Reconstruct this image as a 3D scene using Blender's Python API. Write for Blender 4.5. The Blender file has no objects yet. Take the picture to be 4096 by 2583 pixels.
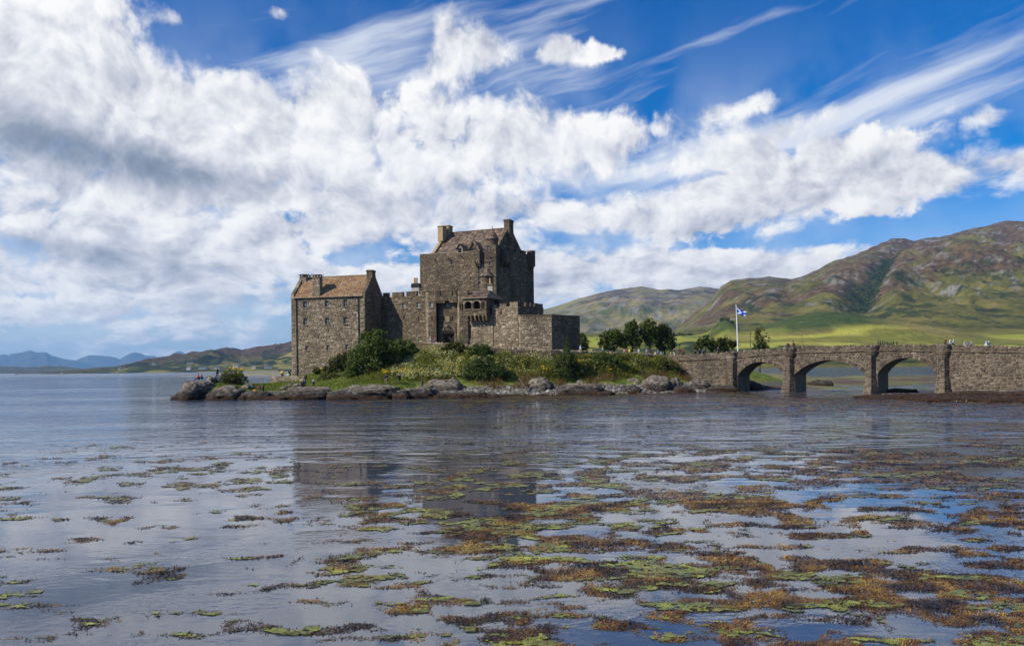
import bpy, bmesh, math, random
import numpy as np
from mathutils import Vector, Matrix

sc = bpy.context.scene
COL = sc.collection
R = math.radians

# ------------------------------------------------------------------ camera
F = 3186.0          # focal length in photo pixels (28 mm on a 36 mm sensor)
EYE = 4.4           # eye height above the water
ROLL = 0.0115
HV = 176.8
def UV(X, Y):
    dx, dy = X - 2048.0, Y - 1291.5
    return dx - ROLL * dy, dy + ROLL * dx
def P(X, Y, d):
    u, v = UV(X, Y)
    return (u / F * d, d, EYE + (HV - v) / F * d)
def ZY(X, Y, d):
    return P(X, Y, d)[2]
def PX(X, d, Y=1450):
    return P(X, Y, d)[0]
def to_pix(x, y, z):
    u = x / y * F; v = HV - (z - EYE) / y * F
    return u + ROLL * v + 2048.0, v - ROLL * u + 1291.5

cd = bpy.data.cameras.new('camera')
cam = bpy.data.objects.new('camera', cd); COL.objects.link(cam)
cam.location = (0, 0, EYE); cam.rotation_euler = (R(90), ROLL, 0)
cd.lens = 28.0; cd.sensor_width = 36.0; cd.sensor_fit = 'HORIZONTAL'
cd.shift_x = -HV * ROLL / 4096.0; cd.shift_y = HV / 4096.0
cd.clip_start = 0.5; cd.clip_end = 90000.0
sc.camera = cam

# ------------------------------------------------------------------ render look
sc.view_settings.view_transform = 'Standard'
sc.view_settings.look = 'None'
sc.view_settings.exposure = 0.3
sc.view_settings.gamma = 1.0
sc.view_settings.use_curve_mapping = False
sc.cycles.use_denoising = True
sc.cycles.max_bounces = 5
sc.cycles.diffuse_bounces = 2
sc.cycles.glossy_bounces = 3
sc.cycles.transmission_bounces = 3
sc.cycles.volume_bounces = 0
sc.cycles.transparent_max_bounces = 6
sc.cycles.sample_clamp_indirect = 6.0
sc.cycles.use_adaptive_sampling = True
sc.cycles.adaptive_threshold = 0.015
sc.cycles.caustics_reflective = False
sc.cycles.caustics_refractive = False

# ------------------------------------------------------------------ node helper
class NT:
    def __init__(s, tree): s.t = tree
    def n(s, kind, **kw):
        nd = s.t.nodes.new(kind)
        for k, v in kw.items(): setattr(nd, k, v)
        return nd
    def put(s, sock, v):
        if hasattr(v, 'links') or isinstance(v, bpy.types.NodeSocket): s.t.links.new(v, sock)
        else: sock.default_value = v
    def m(s, op, a, b=None, c=None, clamp=False):
        nd = s.n('ShaderNodeMath', operation=op, use_clamp=clamp)
        s.put(nd.inputs[0], a)
        if b is not None: s.put(nd.inputs[1], b)
        if c is not None: s.put(nd.inputs[2], c)
        return nd.outputs[0]
    def vm(s, op, a, b=None, out=0):
        nd = s.n('ShaderNodeVectorMath', operation=op)
        s.put(nd.inputs[0], a)
        if b is not None: s.put(nd.inputs[1], b)
        return nd.outputs['Value'] if op in ('DOT_PRODUCT', 'LENGTH') else nd.outputs[0]
    def comb(s, x, y, z):
        nd = s.n('ShaderNodeCombineXYZ')
        for i, v in enumerate((x, y, z)): s.put(nd.inputs[i], v)
        return nd.outputs[0]
    def sep(s, v):
        nd = s.n('ShaderNodeSeparateXYZ'); s.put(nd.inputs[0], v); return nd.outputs
    def mapping(s, v, loc=(0,0,0), rot=(0,0,0), scale=(1,1,1), kind='POINT'):
        nd = s.n('ShaderNodeMapping', vector_type=kind); s.put(nd.inputs[0], v)
        nd.inputs['Location'].default_value = loc; nd.inputs['Rotation'].default_value = rot; nd.inputs['Scale'].default_value = scale
        return nd.outputs[0]
    def noise(s, v, scale, detail=4, rough=0.55, dist=0.0, out='Fac', lac=2.0):
        nd = s.n('ShaderNodeTexNoise'); s.put(nd.inputs['Vector'], v)
        nd.inputs['Scale'].default_value = scale; nd.inputs['Detail'].default_value = detail
        nd.inputs['Roughness'].default_value = rough; nd.inputs['Distortion'].default_value = dist
        nd.inputs['Lacunarity'].default_value = lac
        return nd.outputs['Fac' if out == 'Fac' else 'Color']
    def voro(s, v, scale, feature='F1', out='Distance', rnd=1.0):
        nd = s.n('ShaderNodeTexVoronoi', feature=feature); s.put(nd.inputs['Vector'], v)
        nd.inputs['Scale'].default_value = scale; nd.inputs['Randomness'].default_value = rnd
        return nd.outputs[out]
    def rng(s, v, a, b, c=0.0, d=1.0, smooth=False):
        nd = s.n('ShaderNodeMapRange', interpolation_type='SMOOTHSTEP' if smooth else 'LINEAR', clamp=True)
        s.put(nd.inputs[0], v)
        for i, x in enumerate((a, b, c, d)): s.put(nd.inputs[i + 1], x)
        return nd.outputs[0]
    def ramp(s, v, stops, interp='LINEAR'):
        nd = s.n('ShaderNodeValToRGB'); s.put(nd.inputs[0], v); cr = nd.color_ramp; cr.interpolation = interp
        while len(cr.elements) < len(stops): cr.elements.new(0.5)
        for e, (p, c) in zip(cr.elements, stops):
            e.position = p; e.color = tuple(c) + (1.0,) if len(c) == 3 else c
        return nd.outputs[0]
    def mix(s, f, a, b, blend='MIX'):
        nd = s.n('ShaderNodeMix', data_type='RGBA', blend_type=blend)
        s.put(nd.inputs[0], f); 
        for sk, v in ((nd.inputs[6], a), (nd.inputs[7], b)):
            if isinstance(v, (tuple, list)) and len(v) == 3: v = tuple(v) + (1.0,)
            s.put(sk, v)
        return nd.outputs[2]
# ------------------------------------------------------------------ sun and sky
SUN_EL = R(38.0)
SUN_H = Vector((-0.925, -0.38)).normalized()
SUN_DIR = Vector((SUN_H.x * math.cos(SUN_EL), SUN_H.y * math.cos(SUN_EL), math.sin(SUN_EL)))
sd = bpy.data.lights.new('sun', 'SUN'); sd.energy = 5.0; sd.angle = R(0.5); sd.color = (1.0, 0.93, 0.82)
sun = bpy.data.objects.new('sun', sd); COL.objects.link(sun)
sun.rotation_euler = SUN_DIR.to_track_quat('Z', 'Y').to_euler()
sun.location = SUN_DIR * 400

world = bpy.data.worlds.new('World'); sc.world = world; world.use_nodes = True
SKY_STRENGTH = 0.09
def build_world():
    t = world.node_tree; t.nodes.clear(); N = NT(t)
    out = N.n('ShaderNodeOutputWorld'); bg = N.n('ShaderNodeBackground'); bg.inputs[1].default_value = SKY_STRENGTH
    t.links.new(bg.outputs[0], out.inputs[0])
    sky = N.n('ShaderNodeTexSky', sky_type='NISHITA'); sky.sun_disc = False
    sky.sun_elevation = SUN_EL; sky.sun_rotation = math.atan2(SUN_H.x, SUN_H.y)
    sky.altitude = 0; sky.air_density = 1.0; sky.dust_density = 0.2; sky.ozone_density = 1.5
    g = N.n('ShaderNodeTexCoord').outputs['Generated']
    x, y, z = N.sep(g)[:3]
    el = N.m('MAXIMUM', z, 0.0)
    az = N.m('ARCTAN2', x, y)
    ae = N.comb(az, z, 0.0)
    rr = N.m('MAXIMUM', N.m('SQRT', N.m('ADD', N.m('MULTIPLY', x, x), N.m('MULTIPLY', y, y))), 0.02)
    hx, hy = N.m('DIVIDE', x, rr), N.m('DIVIDE', y, rr)
    vv = N.m('LOGARITHM', N.m('MULTIPLY_ADD', el, 8.0, 1.0), math.e)
    base = N.comb(N.m('MULTIPLY', hx, 1.0), hy, N.m('MULTIPLY', vv, 0.42))
    # ---- layout of the clouds by direction
    AE = [ae]
    def blobs(lst, start):
        acc = start; cur = AE[0]
        for i, (X, Y, sx, sy, rot, amp) in enumerate(lst):
            if i and i % 8 == 0: cur = N.vm('ADD', ae, N.m('MULTIPLY', acc, 1e-7))   # keeps the shader evaluation in sequence
            u, v = UV(X, Y)
            a0 = math.atan2(u, F); e0 = (HV - v) / math.sqrt(F * F + u * u + (HV - v) ** 2)
            mp = N.mapping(cur, (a0, e0, 0), (0, 0, R(rot)), (sx / F * math.cos(a0), sy / F, 1.0), 'TEXTURE')
            q = N.vm('DOT_PRODUCT', mp, mp)
            e = N.m('EXPONENT', N.m('MULTIPLY_ADD', q, -1.0, math.log(abs(amp))))
            acc = N.m('ADD' if amp > 0 else 'SUBTRACT', acc, e)
        AE[0] = N.vm('ADD', ae, N.m('MULTIPLY', acc, 1e-7))
        return acc
    dens = [(3690,190,150,60,20,.85),(690,70,60,36,0,1.0),(1120,50,110,34,0,1.0),(3330,280,80,36,0,.9),(3950,470,60,30,0,.7),(2700,560,260,70,0,.3),(3100,700,420,80,8,.28),(700,1150,1300,200,0,.42),(200,800,500,120,0,.25),(3000,1180,1500,120,0,.25),(2000,700,700,160,0,.15),(2250,640,300,60,0,.2),(120,190,420,330,0,.85),(470,180,170,170,0,.35),(950,430,520,170,8,.62),(1450,560,700,220,0,.5),(600,560,420,150,-8,.45),
            (500,880,900,180,0,.30),(1500,880,900,170,0,.38),(400,1200,700,110,0,.26),
            (860,90,330,170,0,-.95),(1350,40,420,130,-14,-.75),(1700,180,200,120,30,-.35),
            (3400,150,1100,230,-4,-.85),(2600,60,800,130,0,-.55),(2080,120,90,160,0,-.4),(2250,330,300,60,0,-.35),(2650,330,300,130,0,-.4),
            (2270,190,140,72,0,1.25),(2440,215,130,50,0,.85),(2200,215,80,40,0,.5),(1790,120,80,105,-20,1.05),(1960,165,115,80,0,.95),(1700,260,170,90,30,.5),(1880,260,200,80,0,.3),
            (2050,470,330,150,0,.45),(2400,500,260,160,0,.42),
            (2960,430,280,42,7,.95),(3250,470,500,40,14,.45),(3330,320,330,60,20,-.2),
            (3330,650,330,110,0,.72),(3600,700,300,110,0,.6),(4080,690,240,70,0,.6),
            (2950,850,560,75,5,.6),(2300,860,500,90,0,.38),
            (2650,1075,420,70,0,.95),(3200,1060,330,65,0,.85),(2250,1100,220,50,0,.45),(3400,985,230,36,0,.4),
            (3750,900,520,70,6,-.65),(3950,560,330,55,0,-.5),(1090,850,260,34,0,-.6),(1420,1035,180,36,0,-.6),(2640,730,520,26,4,-.45),
            (2380,960,330,36,0,-.45),(60,1185,230,26,0,-.5),(250,1320,280,22,0,-.35),(2600,620,160,70,30,-.35),(1150,1120,120,36,0,-.3),(2900,985,300,26,0,-.4)]
    bias = blobs(dens, 0.05)
    warp = N.noise(base, 7.0, 2, .5, out='Color')
    wv = N.vm('SCALE', N.vm('SUBTRACT', warp, (.5, .5, .5))); wv.node.inputs['Scale'].default_value = 0.075
    p0 = N.vm('ADD', base, wv)
    def field(p, det, amp):
        big = N.noise(p, 7.5, 2, .5)
        fine = N.noise(p, 20.0, det, .60, lac=2.15)
        return N.m('ADD', N.m('MULTIPLY', N.m('SUBTRACT', big, .5), 1.05), N.m('MULTIPLY', N.m('SUBTRACT', fine, .5), amp))
    def puffs(p):
        # rounded heads: squared cell distance at two sizes
        acc = None
        for sc_, am in ((21.0, .55), (52.0, .26)):
            v = N.voro(p, sc_); v = N.m('MULTIPLY', N.m('SUBTRACT', .26, N.m('MULTIPLY', v, v)), am)
            acc = v if acc is None else N.m('ADD', acc, v)
        return acc
    ws = N.vm('SCALE', N.vm('SUBTRACT', N.noise(p0, 40.0, 3, .6, out='Color'), (.5, .5, .5))); ws.node.inputs['Scale'].default_value = .030
    pw = N.vm('ADD', p0, ws)
    q1 = N.vm('ADD', p0, (-.019, -.0, .023))
    u0, u1 = puffs(pw), puffs(N.vm('ADD', pw, (-.010, -.0, .014)))
    f0 = N.m('ADD', field(p0, 7, 1.75), u0)
    g0 = N.m('ADD', field(p0, 4, 1.5), u0)
    g1 = N.m('ADD', field(q1, 4, 1.5), u1)
    d0 = N.m('ADD', f0, bias)
    soft = N.rng(N.noise(base, 6.0, 1, .5), .35, .65, .30, .90)
    alpha = N.rng(d0, .0, soft, 0, 1, True)
    # thin high cloud, drawn out along the wind
    cm = N.mapping(ae, (0, 0, 0), (0, 0, R(-13)), (1, 1, 1))
    cwarp = N.noise(ae, 5.0, 3, .5, out='Color')
    cw = N.vm('SCALE', N.vm('SUBTRACT', cwarp, (.5, .5, .5))); cw.node.inputs['Scale'].default_value = 0.05
    cv = N.mapping(N.vm('ADD', cm, cw), scale=(3.6, 30.0, 1.0))
    cn = N.noise(cv, 1.0, 6, .55)
    cbias = blobs([(3250,480,900,120,14,.34),(3000,60,700,60,14,.10),(2200,60,420,110,14,.28),(1250,270,520,100,18,.5),(1700,330,500,160,14,.3),(3850,420,420,40,9,.34),(3500,420,500,40,16,.22),(2950,110,420,30,14,.16),(2800,640,700,130,6,.30),(3900,640,300,30,4,.2),(2350,330,300,120,0,.25)], -.10)
    ca = N.rng(N.m('ADD', N.m('MULTIPLY', N.m('SUBTRACT', cn, .5), 1.3), cbias), .0, .6, 0, .85, True)
    veil = N.m('MULTIPLY', N.rng(N.noise(base, 9.0, 4, .5), .36, .66, 0, 1, True), blobs([(1200,800,1500,420,0,.6),(2900,720,900,240,5,.5),(1500,1250,2600,160,0,.45)], .0))
    ca = N.m('MAXIMUM', ca, N.m('MINIMUM', veil, .8))
    # shading: sides facing away from the sun and thick bases are greyer
    lit = N.m('ADD', N.m('SUBTRACT', g0, g1), N.m('MULTIPLY', N.m('SUBTRACT', f0, g0), .55))
    thick = N.rng(d0, .25, 1.5, 0, 1)
    dark = blobs([(120,560,420,120,-10,.95),(620,680,330,60,-8,.75),(1000,730,300,45,-8,.5),(300,1010,420,45,-3,.7),(720,1090,240,60,0,.45),(250,960,300,60,0,.2),
                  (200,1330,420,45,0,.4),(150,1440,300,30,0,.25),(3600,680,420,90,0,.32),(2900,1110,700,34,0,.28),(1900,830,420,50,0,.35),(1350,860,300,60,0,.25),(900,1230,420,40,0,.35),(2150,1130,100,40,0,.45),(2650,940,500,30,4,.2)], 0.02)
    sh = N.m('ADD', N.m('MULTIPLY', lit, .52), N.m('SUBTRACT', .87, N.m('MULTIPLY', dark, N.m('ADD', .27, N.m('MULTIPLY', thick, .42)))))
    sh = N.m('SUBTRACT', sh, N.m('MULTIPLY', thick, .06))
    ccol = N.ramp(sh, [(0.0, (.13, .17, .25)), (.35, (.30, .345, .43)), (.62, (.58, .60, .67)), (.85, (.86, .862, .885)), (1.0, (1.0, .99, .97))])
    ck = 1.0 / SKY_STRENGTH
    sat = N.n('ShaderNodeHueSaturation'); N.put(sat.inputs['Saturation'], N.rng(el, .0, .36, .85, 1.75)); sat.inputs['Value'].default_value = 0.86; sat.inputs['Hue'].default_value = 0.5
    tint = N.ramp(N.rng(z, 0.0, .40), [(0, (.95, 1.12, 1.5)), (.22, (.80, .98, 1.34)), (.6, (.76, .93, 1.25)), (1, (.74, .90, 1.28))])
    t.links.new(N.mix(1.0, sky.outputs[0], tint, 'MULTIPLY'), sat.inputs['Color'])
    c1 = N.mix(ca, sat.outputs[0], tuple(v * ck for v in (.72, .75, .80)))
    cc = N.vm('SCALE', ccol); cc.node.inputs['Scale'].default_value = ck * .84
    c2 = N.mix(N.m('MULTIPLY', alpha, N.rng(z, -.02, .0)), c1, cc)
    t.links.new(c2, bg.inputs[0])
build_world()
world.cycles.sampling_method = 'MANUAL'
world.cycles.sample_map_resolution = 512
# ------------------------------------------------------------------ mesh and object helpers
def new_obj(name, me, parent=None, mats=()):
    o = bpy.data.objects.new(name, me); COL.objects.link(o)
    for m in mats: me.materials.append(m)
    if parent is not None: attach(o, parent)
    return o
def attach(o, parent):
    o.parent = parent
    if 'base' in parent: o.matrix_parent_inverse = Matrix.Translation(-Vector(parent['base']))
def np_mesh(name, V, Q, rnd=None, mi=None, smooth=False, extra=None):
    V = np.asarray(V, dtype=np.float32).reshape(-1, 3); Q = np.asarray(Q, dtype=np.int32); k = Q.shape[1]
    me = bpy.data.meshes.new(name)
    me.vertices.add(len(V)); me.vertices.foreach_set('co', V.ravel())
    me.loops.add(Q.size); me.loops.foreach_set('vertex_index', Q.ravel())
    me.polygons.add(len(Q)); me.polygons.foreach_set('loop_start', np.arange(0, Q.size, k, dtype=np.int32))
    if mi is not None: me.polygons.foreach_set('material_index', np.asarray(mi, dtype=np.int32))
    if smooth: me.polygons.foreach_set('use_smooth', np.ones(len(Q), dtype=bool))
    if rnd is not None:
        a = me.attributes.new('rnd', 'FLOAT', 'FACE'); a.data.foreach_set('value', np.asarray(rnd, dtype=np.float32))
    if extra:
        for nm, arr in extra.items():
            a = me.attributes.new(nm, 'FLOAT', 'POINT'); a.data.foreach_set('value', np.asarray(arr, dtype=np.float32))
    me.update(calc_edges=True); me.validate()
    return me
class MB:
    def __init__(s): s.v = []; s.f = []; s.r = []; s.m = []
    def face(s, pts, r=0.0, mi=0):
        b = len(s.v); s.v.extend([tuple(p) for p in pts]); s.f.append(tuple(range(b, b + len(pts)))); s.r.append(r); s.m.append(mi)
    def mesh_add(s, vs, fs, r=0.0, mi=0):
        b = len(s.v); s.v.extend([tuple(p) for p in vs])
        for f in fs: s.f.append(tuple(i + b for i in f)); s.r.append(r); s.m.append(mi)
    def prism(s, poly, z0, z1, r=0.0, mi=0, bottom=True):
        """poly: plan points counter-clockwise; z0/z1 numbers or lists"""
        n = len(poly); a = z0 if hasattr(z0, '__len__') else [z0] * n; b = z1 if hasattr(z1, '__len__') else [z1] * n
        vs = [(p[0], p[1], a[i]) for i, p in enumerate(poly)] + [(p[0], p[1], b[i]) for i, p in enumerate(poly)]
        fs = [(i, (i + 1) % n, n + (i + 1) % n, n + i) for i in range(n)] + [tuple(range(n, 2 * n))]
        if bottom: fs.append(tuple(range(n - 1, -1, -1)))
        s.mesh_add(vs, fs, r, mi)
    def obox(s, c, ux, uy, uz, r=0.0, mi=0):
        """oriented box: centre and three half-extent vectors"""
        c = Vector(c); vs = []
        for k in (-1, 1):
            for a, b in ((-1, -1), (1, -1), (1, 1), (-1, 1)): vs.append(c + ux * a + uy * b + uz * k)
        s.mesh_add(vs, [(0, 3, 2, 1), (4, 5, 6, 7), (0, 1, 5, 4), (1, 2, 6, 5), (2, 3, 7, 6), (3, 0, 4, 7)], r, mi)
    def box(s, x0, x1, y0, y1, z0, z1, r=0.0, mi=0):
        s.prism([(x0, y0), (x1, y0), (x1, y1), (x0, y1)], z0, z1, r, mi)
    def ring(s, c, prof, n=16, r=0.0, mi=0, a0=0.0, a1=None, rj=0.0, rg=None):
        """lathe about a vertical axis: prof = [(radius, z)...]"""
        full = a1 is None; a1 = a0 + 2 * math.pi if full else a1
        b = len(s.v); cols = n if full else n + 1
        for (rad, z) in prof:
            for i in range(cols):
                t = a0 + (a1 - a0) * i / n
                s.v.append((c[0] + rad * math.cos(t), c[1] + rad * math.sin(t), z))
        for j in range(len(prof) - 1):
            for i in range(n):
                i2 = (i + 1) % cols
                s.f.append((b + j * cols + i, b + j * cols + i2, b + (j + 1) * cols + i2, b + (j + 1) * cols + i))
                s.r.append(r if rg is None else rg.random()); s.m.append(mi)
    def tube(s, pts, rads, n=8, r=0.0, mi=0, cap=True):
        pts = [Vector(p) for p in pts]; b = len(s.v)
        for i, p in enumerate(pts):
            d = (pts[min(i + 1, len(pts) - 1)] - pts[max(i - 1, 0)]).normalized()
            e1 = d.cross(Vector((0, 0, 1))) if abs(d.z) < .95 else d.cross(Vector((1, 0, 0)))
            e1.normalize(); e2 = e1.cross(d).normalized()
            rad = rads[i] if hasattr(rads, '__len__') else rads
            for k in range(n):
                t = 2 * math.pi * k / n
                s.v.append(tuple(p + e1 * (rad * math.cos(t)) + e2 * (rad * math.sin(t))))
        for i in range(len(pts) - 1):
            for k in range(n):
                k2 = (k + 1) % n
                s.f.append((b + i * n + k, b + i * n + k2, b + (i + 1) * n + k2, b + (i + 1) * n + k)); s.r.append(r); s.m.append(mi)
        if cap:
            s.f.append(tuple(b + k for k in range(n - 1, -1, -1))); s.r.append(r); s.m.append(mi)
            e = b + (len(pts) - 1) * n; s.f.append(tuple(e + k for k in range(n))); s.r.append(r); s.m.append(mi)
    def mesh(s, name, smooth=False):
        me = bpy.data.meshes.new(name); me.from_pydata(s.v, [], s.f); me.update()
        a = me.attributes.new('rnd', 'FLOAT', 'FACE'); a.data.foreach_set('value', s.r)
        if any(s.m): me.polygons.foreach_set('material_index', s.m)
        if smooth: me.polygons.foreach_set('use_smooth', [True] * len(s.f))
        return me
    def build(s, name, mats, parent=None, smooth=False):
        if not isinstance(mats, (list, tuple)): mats = [mats]
        return new_obj(name, s.mesh(name, smooth), parent, mats)

def tag(o, label=None, cat=None, group=None, kind=None):
    if label: o['label'] = label
    if cat: o['category'] = cat
    if group: o['group'] = group
    if kind: o['kind'] = kind
    return o
def thing(name, label, cat, loc=(0, 0, 0), group=None):
    o = bpy.data.objects.new(name, None); COL.objects.link(o); o.location = loc; o.empty_display_size = .3
    o['base'] = tuple(float(v) for v in loc)
    return tag(o, label, cat, group)

# ------------------------------------------------------------------ noise
def _hash(ix, iy, seed):
    with np.errstate(over='ignore'):
        n = (ix.astype(np.int64) * 374761393 + iy.astype(np.int64) * 668265263 + seed * 1442695041) & 0xffffffff
        n = ((n ^ (n >> 13)) * 1274126177) & 0xffffffff
        n = (n ^ (n >> 16)) & 0xffffffff
    return n / 4294967295.0
def vnoise(x, y, seed=0):
    x = np.asarray(x, float); y = np.asarray(y, float)
    ix = np.floor(x); iy = np.floor(y); fx = x - ix; fy = y - iy
    fx = fx * fx * fx * (fx * (fx * 6 - 15) + 10); fy = fy * fy * fy * (fy * (fy * 6 - 15) + 10)
    a = _hash(ix, iy, seed); b = _hash(ix + 1, iy, seed); c = _hash(ix, iy + 1, seed); d = _hash(ix + 1, iy + 1, seed)
    return (a * (1 - fx) + b * fx) * (1 - fy) + (c * (1 - fx) + d * fx) * fy
def fbm(x, y, oct=4, seed=0, gain=.5, lac=2.03):
    s = 0; a = 1; t = 0
    for i in range(oct):
        s = s + a * vnoise(x, y, seed + i * 17); t += a; a *= gain; x = x * lac + 13.7; y = y * lac - 7.3
    return s / t
def ridged(x, y, oct=4, seed=0, gain=.5, lac=2.03):
    s = 0; a = 1; t = 0
    for i in range(oct):
        n = 1 - np.abs(2 * vnoise(x, y, seed + i * 17) - 1); s = s + a * n * n; t += a; a *= gain; x = x * lac + 5.1; y = y * lac - 9.7
    return s / t

# ------------------------------------------------------------------ materials
MATS = {}
def material(name):
    m = bpy.data.materials.new(name); m.use_nodes = True; t = m.node_tree; N = NT(t)
    b = t.nodes['Principled BSDF']; MATS[name] = m
    return m, N, b
def pos(N): return N.n('ShaderNodeNewGeometry').outputs['Position']
def rnd(N):
    """a random value per piece: face attribute plus object random"""
    a = N.n('ShaderNodeAttribute', attribute_name='rnd').outputs['Fac']; o = N.n('ShaderNodeObjectInfo').outputs['Random']
    return N.m('FRACT', N.m('ADD', a, o))
def bump(N, b, h, strength=.4, dist=.05):
    nd = N.n('ShaderNodeBump'); nd.inputs['Strength'].default_value = strength; nd.inputs['Distance'].default_value = dist
    N.put(nd.inputs['Height'], h); N.t.links.new(nd.outputs[0], b.inputs['Normal'])
def flat(name, col, rough=.7, metal=0.0, var=.12, spec=.3):
    m, N, b = material(name)
    n = N.noise(pos(N), 3.0, 3, .6)
    c = N.mix(N.rng(n, .3, .7), tuple(v * (1 - var) for v in col), tuple(min(1, v * (1 + var)) for v in col))
    N.put(b.inputs['Base Color'], c); b.inputs['Roughness'].default_value = rough; b.inputs['Metallic'].default_value = metal
    b.inputs['Specular IOR Level'].default_value = spec
    return m

def stone_mat(name, stops, stain=.55, lichen=.25, streak=False):
    m, N, b = material(name)
    p = pos(N); r = rnd(N)
    c = N.ramp(r, stops)
    n1 = N.noise(p, 5.0, 5, .65)
    c = N.mix(.55, c, N.ramp(n1, [(.3, (.55, .54, .52)), (.7, (1.3, 1.28, 1.24))]), 'MULTIPLY')
    big = N.noise(N.mapping(p, scale=(1, 1, .45)), .33, 4, .6)
    c = N.mix(N.m('MULTIPLY', N.rng(big, .42, .68, 0, 1, True), stain), c, (.030, .027, .024))
    li = N.rng(N.noise(p, 1.6, 5, .7), .60, .72, 0, lichen)
    c = N.mix(li, c, (.36, .34, .29))
    ir = N.rng(N.noise(N.mapping(p, scale=(1, 1, .5)), .8, 4, .6), .60, .75, 0, .4)
    c = N.mix(ir, c, (.17, .105, .05))
    if streak:
        sn = N.noise(N.mapping(p, scale=(5.5, 5.5, .25)), 1.0, 3, .6)
        c = N.mix(N.rng(sn, .58, .72, 0, .75), c, (.030, .028, .026))
        c = N.mix(N.rng(N.noise(N.mapping(p, scale=(6.5, 6.5, .22)), 1.0, 2, .5), .71, .77, 0, .6), c, (.42, .40, .36))
    N.put(b.inputs['Base Color'], c); b.inputs['Roughness'].default_value = .92; b.inputs['Specular IOR Level'].default_value = .2
    bump(N, b, N.noise(p, 9.0, 4, .65), .6, .06)
    return m
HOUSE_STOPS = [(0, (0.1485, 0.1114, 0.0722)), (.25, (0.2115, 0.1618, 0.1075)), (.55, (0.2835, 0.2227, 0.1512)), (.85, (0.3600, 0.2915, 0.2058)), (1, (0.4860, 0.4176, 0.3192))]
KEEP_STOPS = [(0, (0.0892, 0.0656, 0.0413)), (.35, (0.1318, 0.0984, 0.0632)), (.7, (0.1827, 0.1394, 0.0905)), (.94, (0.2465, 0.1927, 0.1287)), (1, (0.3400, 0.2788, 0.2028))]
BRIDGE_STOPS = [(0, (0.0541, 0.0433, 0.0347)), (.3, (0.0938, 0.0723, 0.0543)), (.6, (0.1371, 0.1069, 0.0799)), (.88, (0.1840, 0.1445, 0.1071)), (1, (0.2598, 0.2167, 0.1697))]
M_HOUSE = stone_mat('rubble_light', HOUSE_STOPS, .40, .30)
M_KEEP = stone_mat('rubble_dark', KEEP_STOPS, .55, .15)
M_KEEPS = stone_mat('rubble_stained_shaded', KEEP_STOPS, .7, .12, True)  # streaky stain, and painted shade for the faces turned from the sun
M_BRIDGE = stone_mat('rubble_bridge', BRIDGE_STOPS, .45, .22)
M_MORTAR = stone_mat('mortar', [(0, (.17, .138, .098)), (1, (.22, .18, .13))], .4, .1)
M_MORTAR_D = stone_mat('mortar_dark', [(0, (.095, .074, .052)), (1, (.125, .10, .07))], .5, .1)
M_ASHLAR = stone_mat('dressed_stone', [(0, (.19, .16, .115)), (1, (.30, .25, .175))], .25, .15)
M_RENDER = stone_mat('ochre_render', [(0, (.34, .25, .14)), (1, (.40, .30, .17))], .12, .1)
M_CREAM = flat('cream_render', (.42, .37, .29), .85)
M_POT = flat('clay_pot', (.50, .30, .13), .8)
M_LEAD = flat('lead', (.10, .11, .12), .5)
M_PIPE = flat('black_pipe', (.012, .012, .013), .5)
M_FRAME = flat('window_paint', (.36, .35, .32), .6)
M_DOOR = flat('old_timber', (.05, .034, .022), .8)
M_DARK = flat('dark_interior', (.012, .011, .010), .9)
M_TANPANEL = flat('carved_panel', (.22, .17, .10), .85)
def glass_mat():
    m, N, b = material('window_glass')
    b.inputs['Base Color'].default_value = (.012, .014, .017, 1); b.inputs['Roughness'].default_value = .2
    b.inputs['Specular IOR Level'].default_value = .22
    return m
M_GLASS = glass_mat()
def slate_mat(name, stops):
    m, N, b = material(name); p = pos(N)
    c = N.ramp(rnd(N), stops)
    c = N.mix(.5, c, N.ramp(N.noise(p, 4.0, 4, .6), [(.3, (.5, .5, .5)), (.7, (1.3, 1.3, 1.3))]), 'MULTIPLY')
    c = N.mix(N.rng(N.noise(p, .55, 4, .65), .55, .68, 0, .55), c, (.36, .33, .26))
    c = N.mix(N.rng(N.noise(N.vm('ADD', p, (31, 7, 3)), .9, 4, .65), .60, .70, 0, .6), c, (.40, .17, .045))
    N.put(b.inputs['Base Color'], c); b.inputs['Roughness'].default_value = .75; b.inputs['Specular IOR Level'].default_value = .3
    return m
M_SLATE_H = slate_mat('slate_orange', [(0, (0.1596, 0.0968, 0.0558)), (.3, (0.2184, 0.1312, 0.0705)), (.6, (0.2688, 0.1640, 0.0861)), (.88, (0.3024, 0.2050, 0.1189)), (1, (0.3528, 0.1722, 0.0533))])
M_SLATE_K = slate_mat('slate_brown', [(0, (.055, .040, .033)), (.35, (.105, .072, .053)), (.7, (.16, .11, .078)), (1, (.25, .185, .125))])

# ------------------------------------------------------------------ masonry
RG = random.Random(7)
def unit_stone(rg):
    """irregular eight-cornered block, bulging towards its face"""
    ring = [(-.5, -.30), (-.30, -.5), (.30, -.5), (.5, -.30), (.5, .30), (.30, .5), (-.30, .5), (-.5, .30)]
    j = lambda a: rg.uniform(-a, a); out = [(x + j(.05) + (j(.12) if abs(x) < .4 else 0), y + j(.05) + (j(.12) if abs(y) < .4 else 0)) for x, y in ring]
    k = rg.uniform(.74, .88); tx, ty = j(.22), j(.22)
    vs = [(x, y, -.3) for x, y in out] + [(x * k + j(.03), y * k + j(.03), .8 + x * tx + y * ty + j(.12)) for x, y in out]
    fs = [(i, (i + 1) % 8, 8 + (i + 1) % 8, 8 + i) for i in range(8)] + [(8, 9, 10, 11), (8, 11, 12, 15), (12, 13, 14, 15)]
    return vs, fs
STONES = [unit_stone(RG) for _ in range(16)]
_stone_mesh = {}
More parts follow.
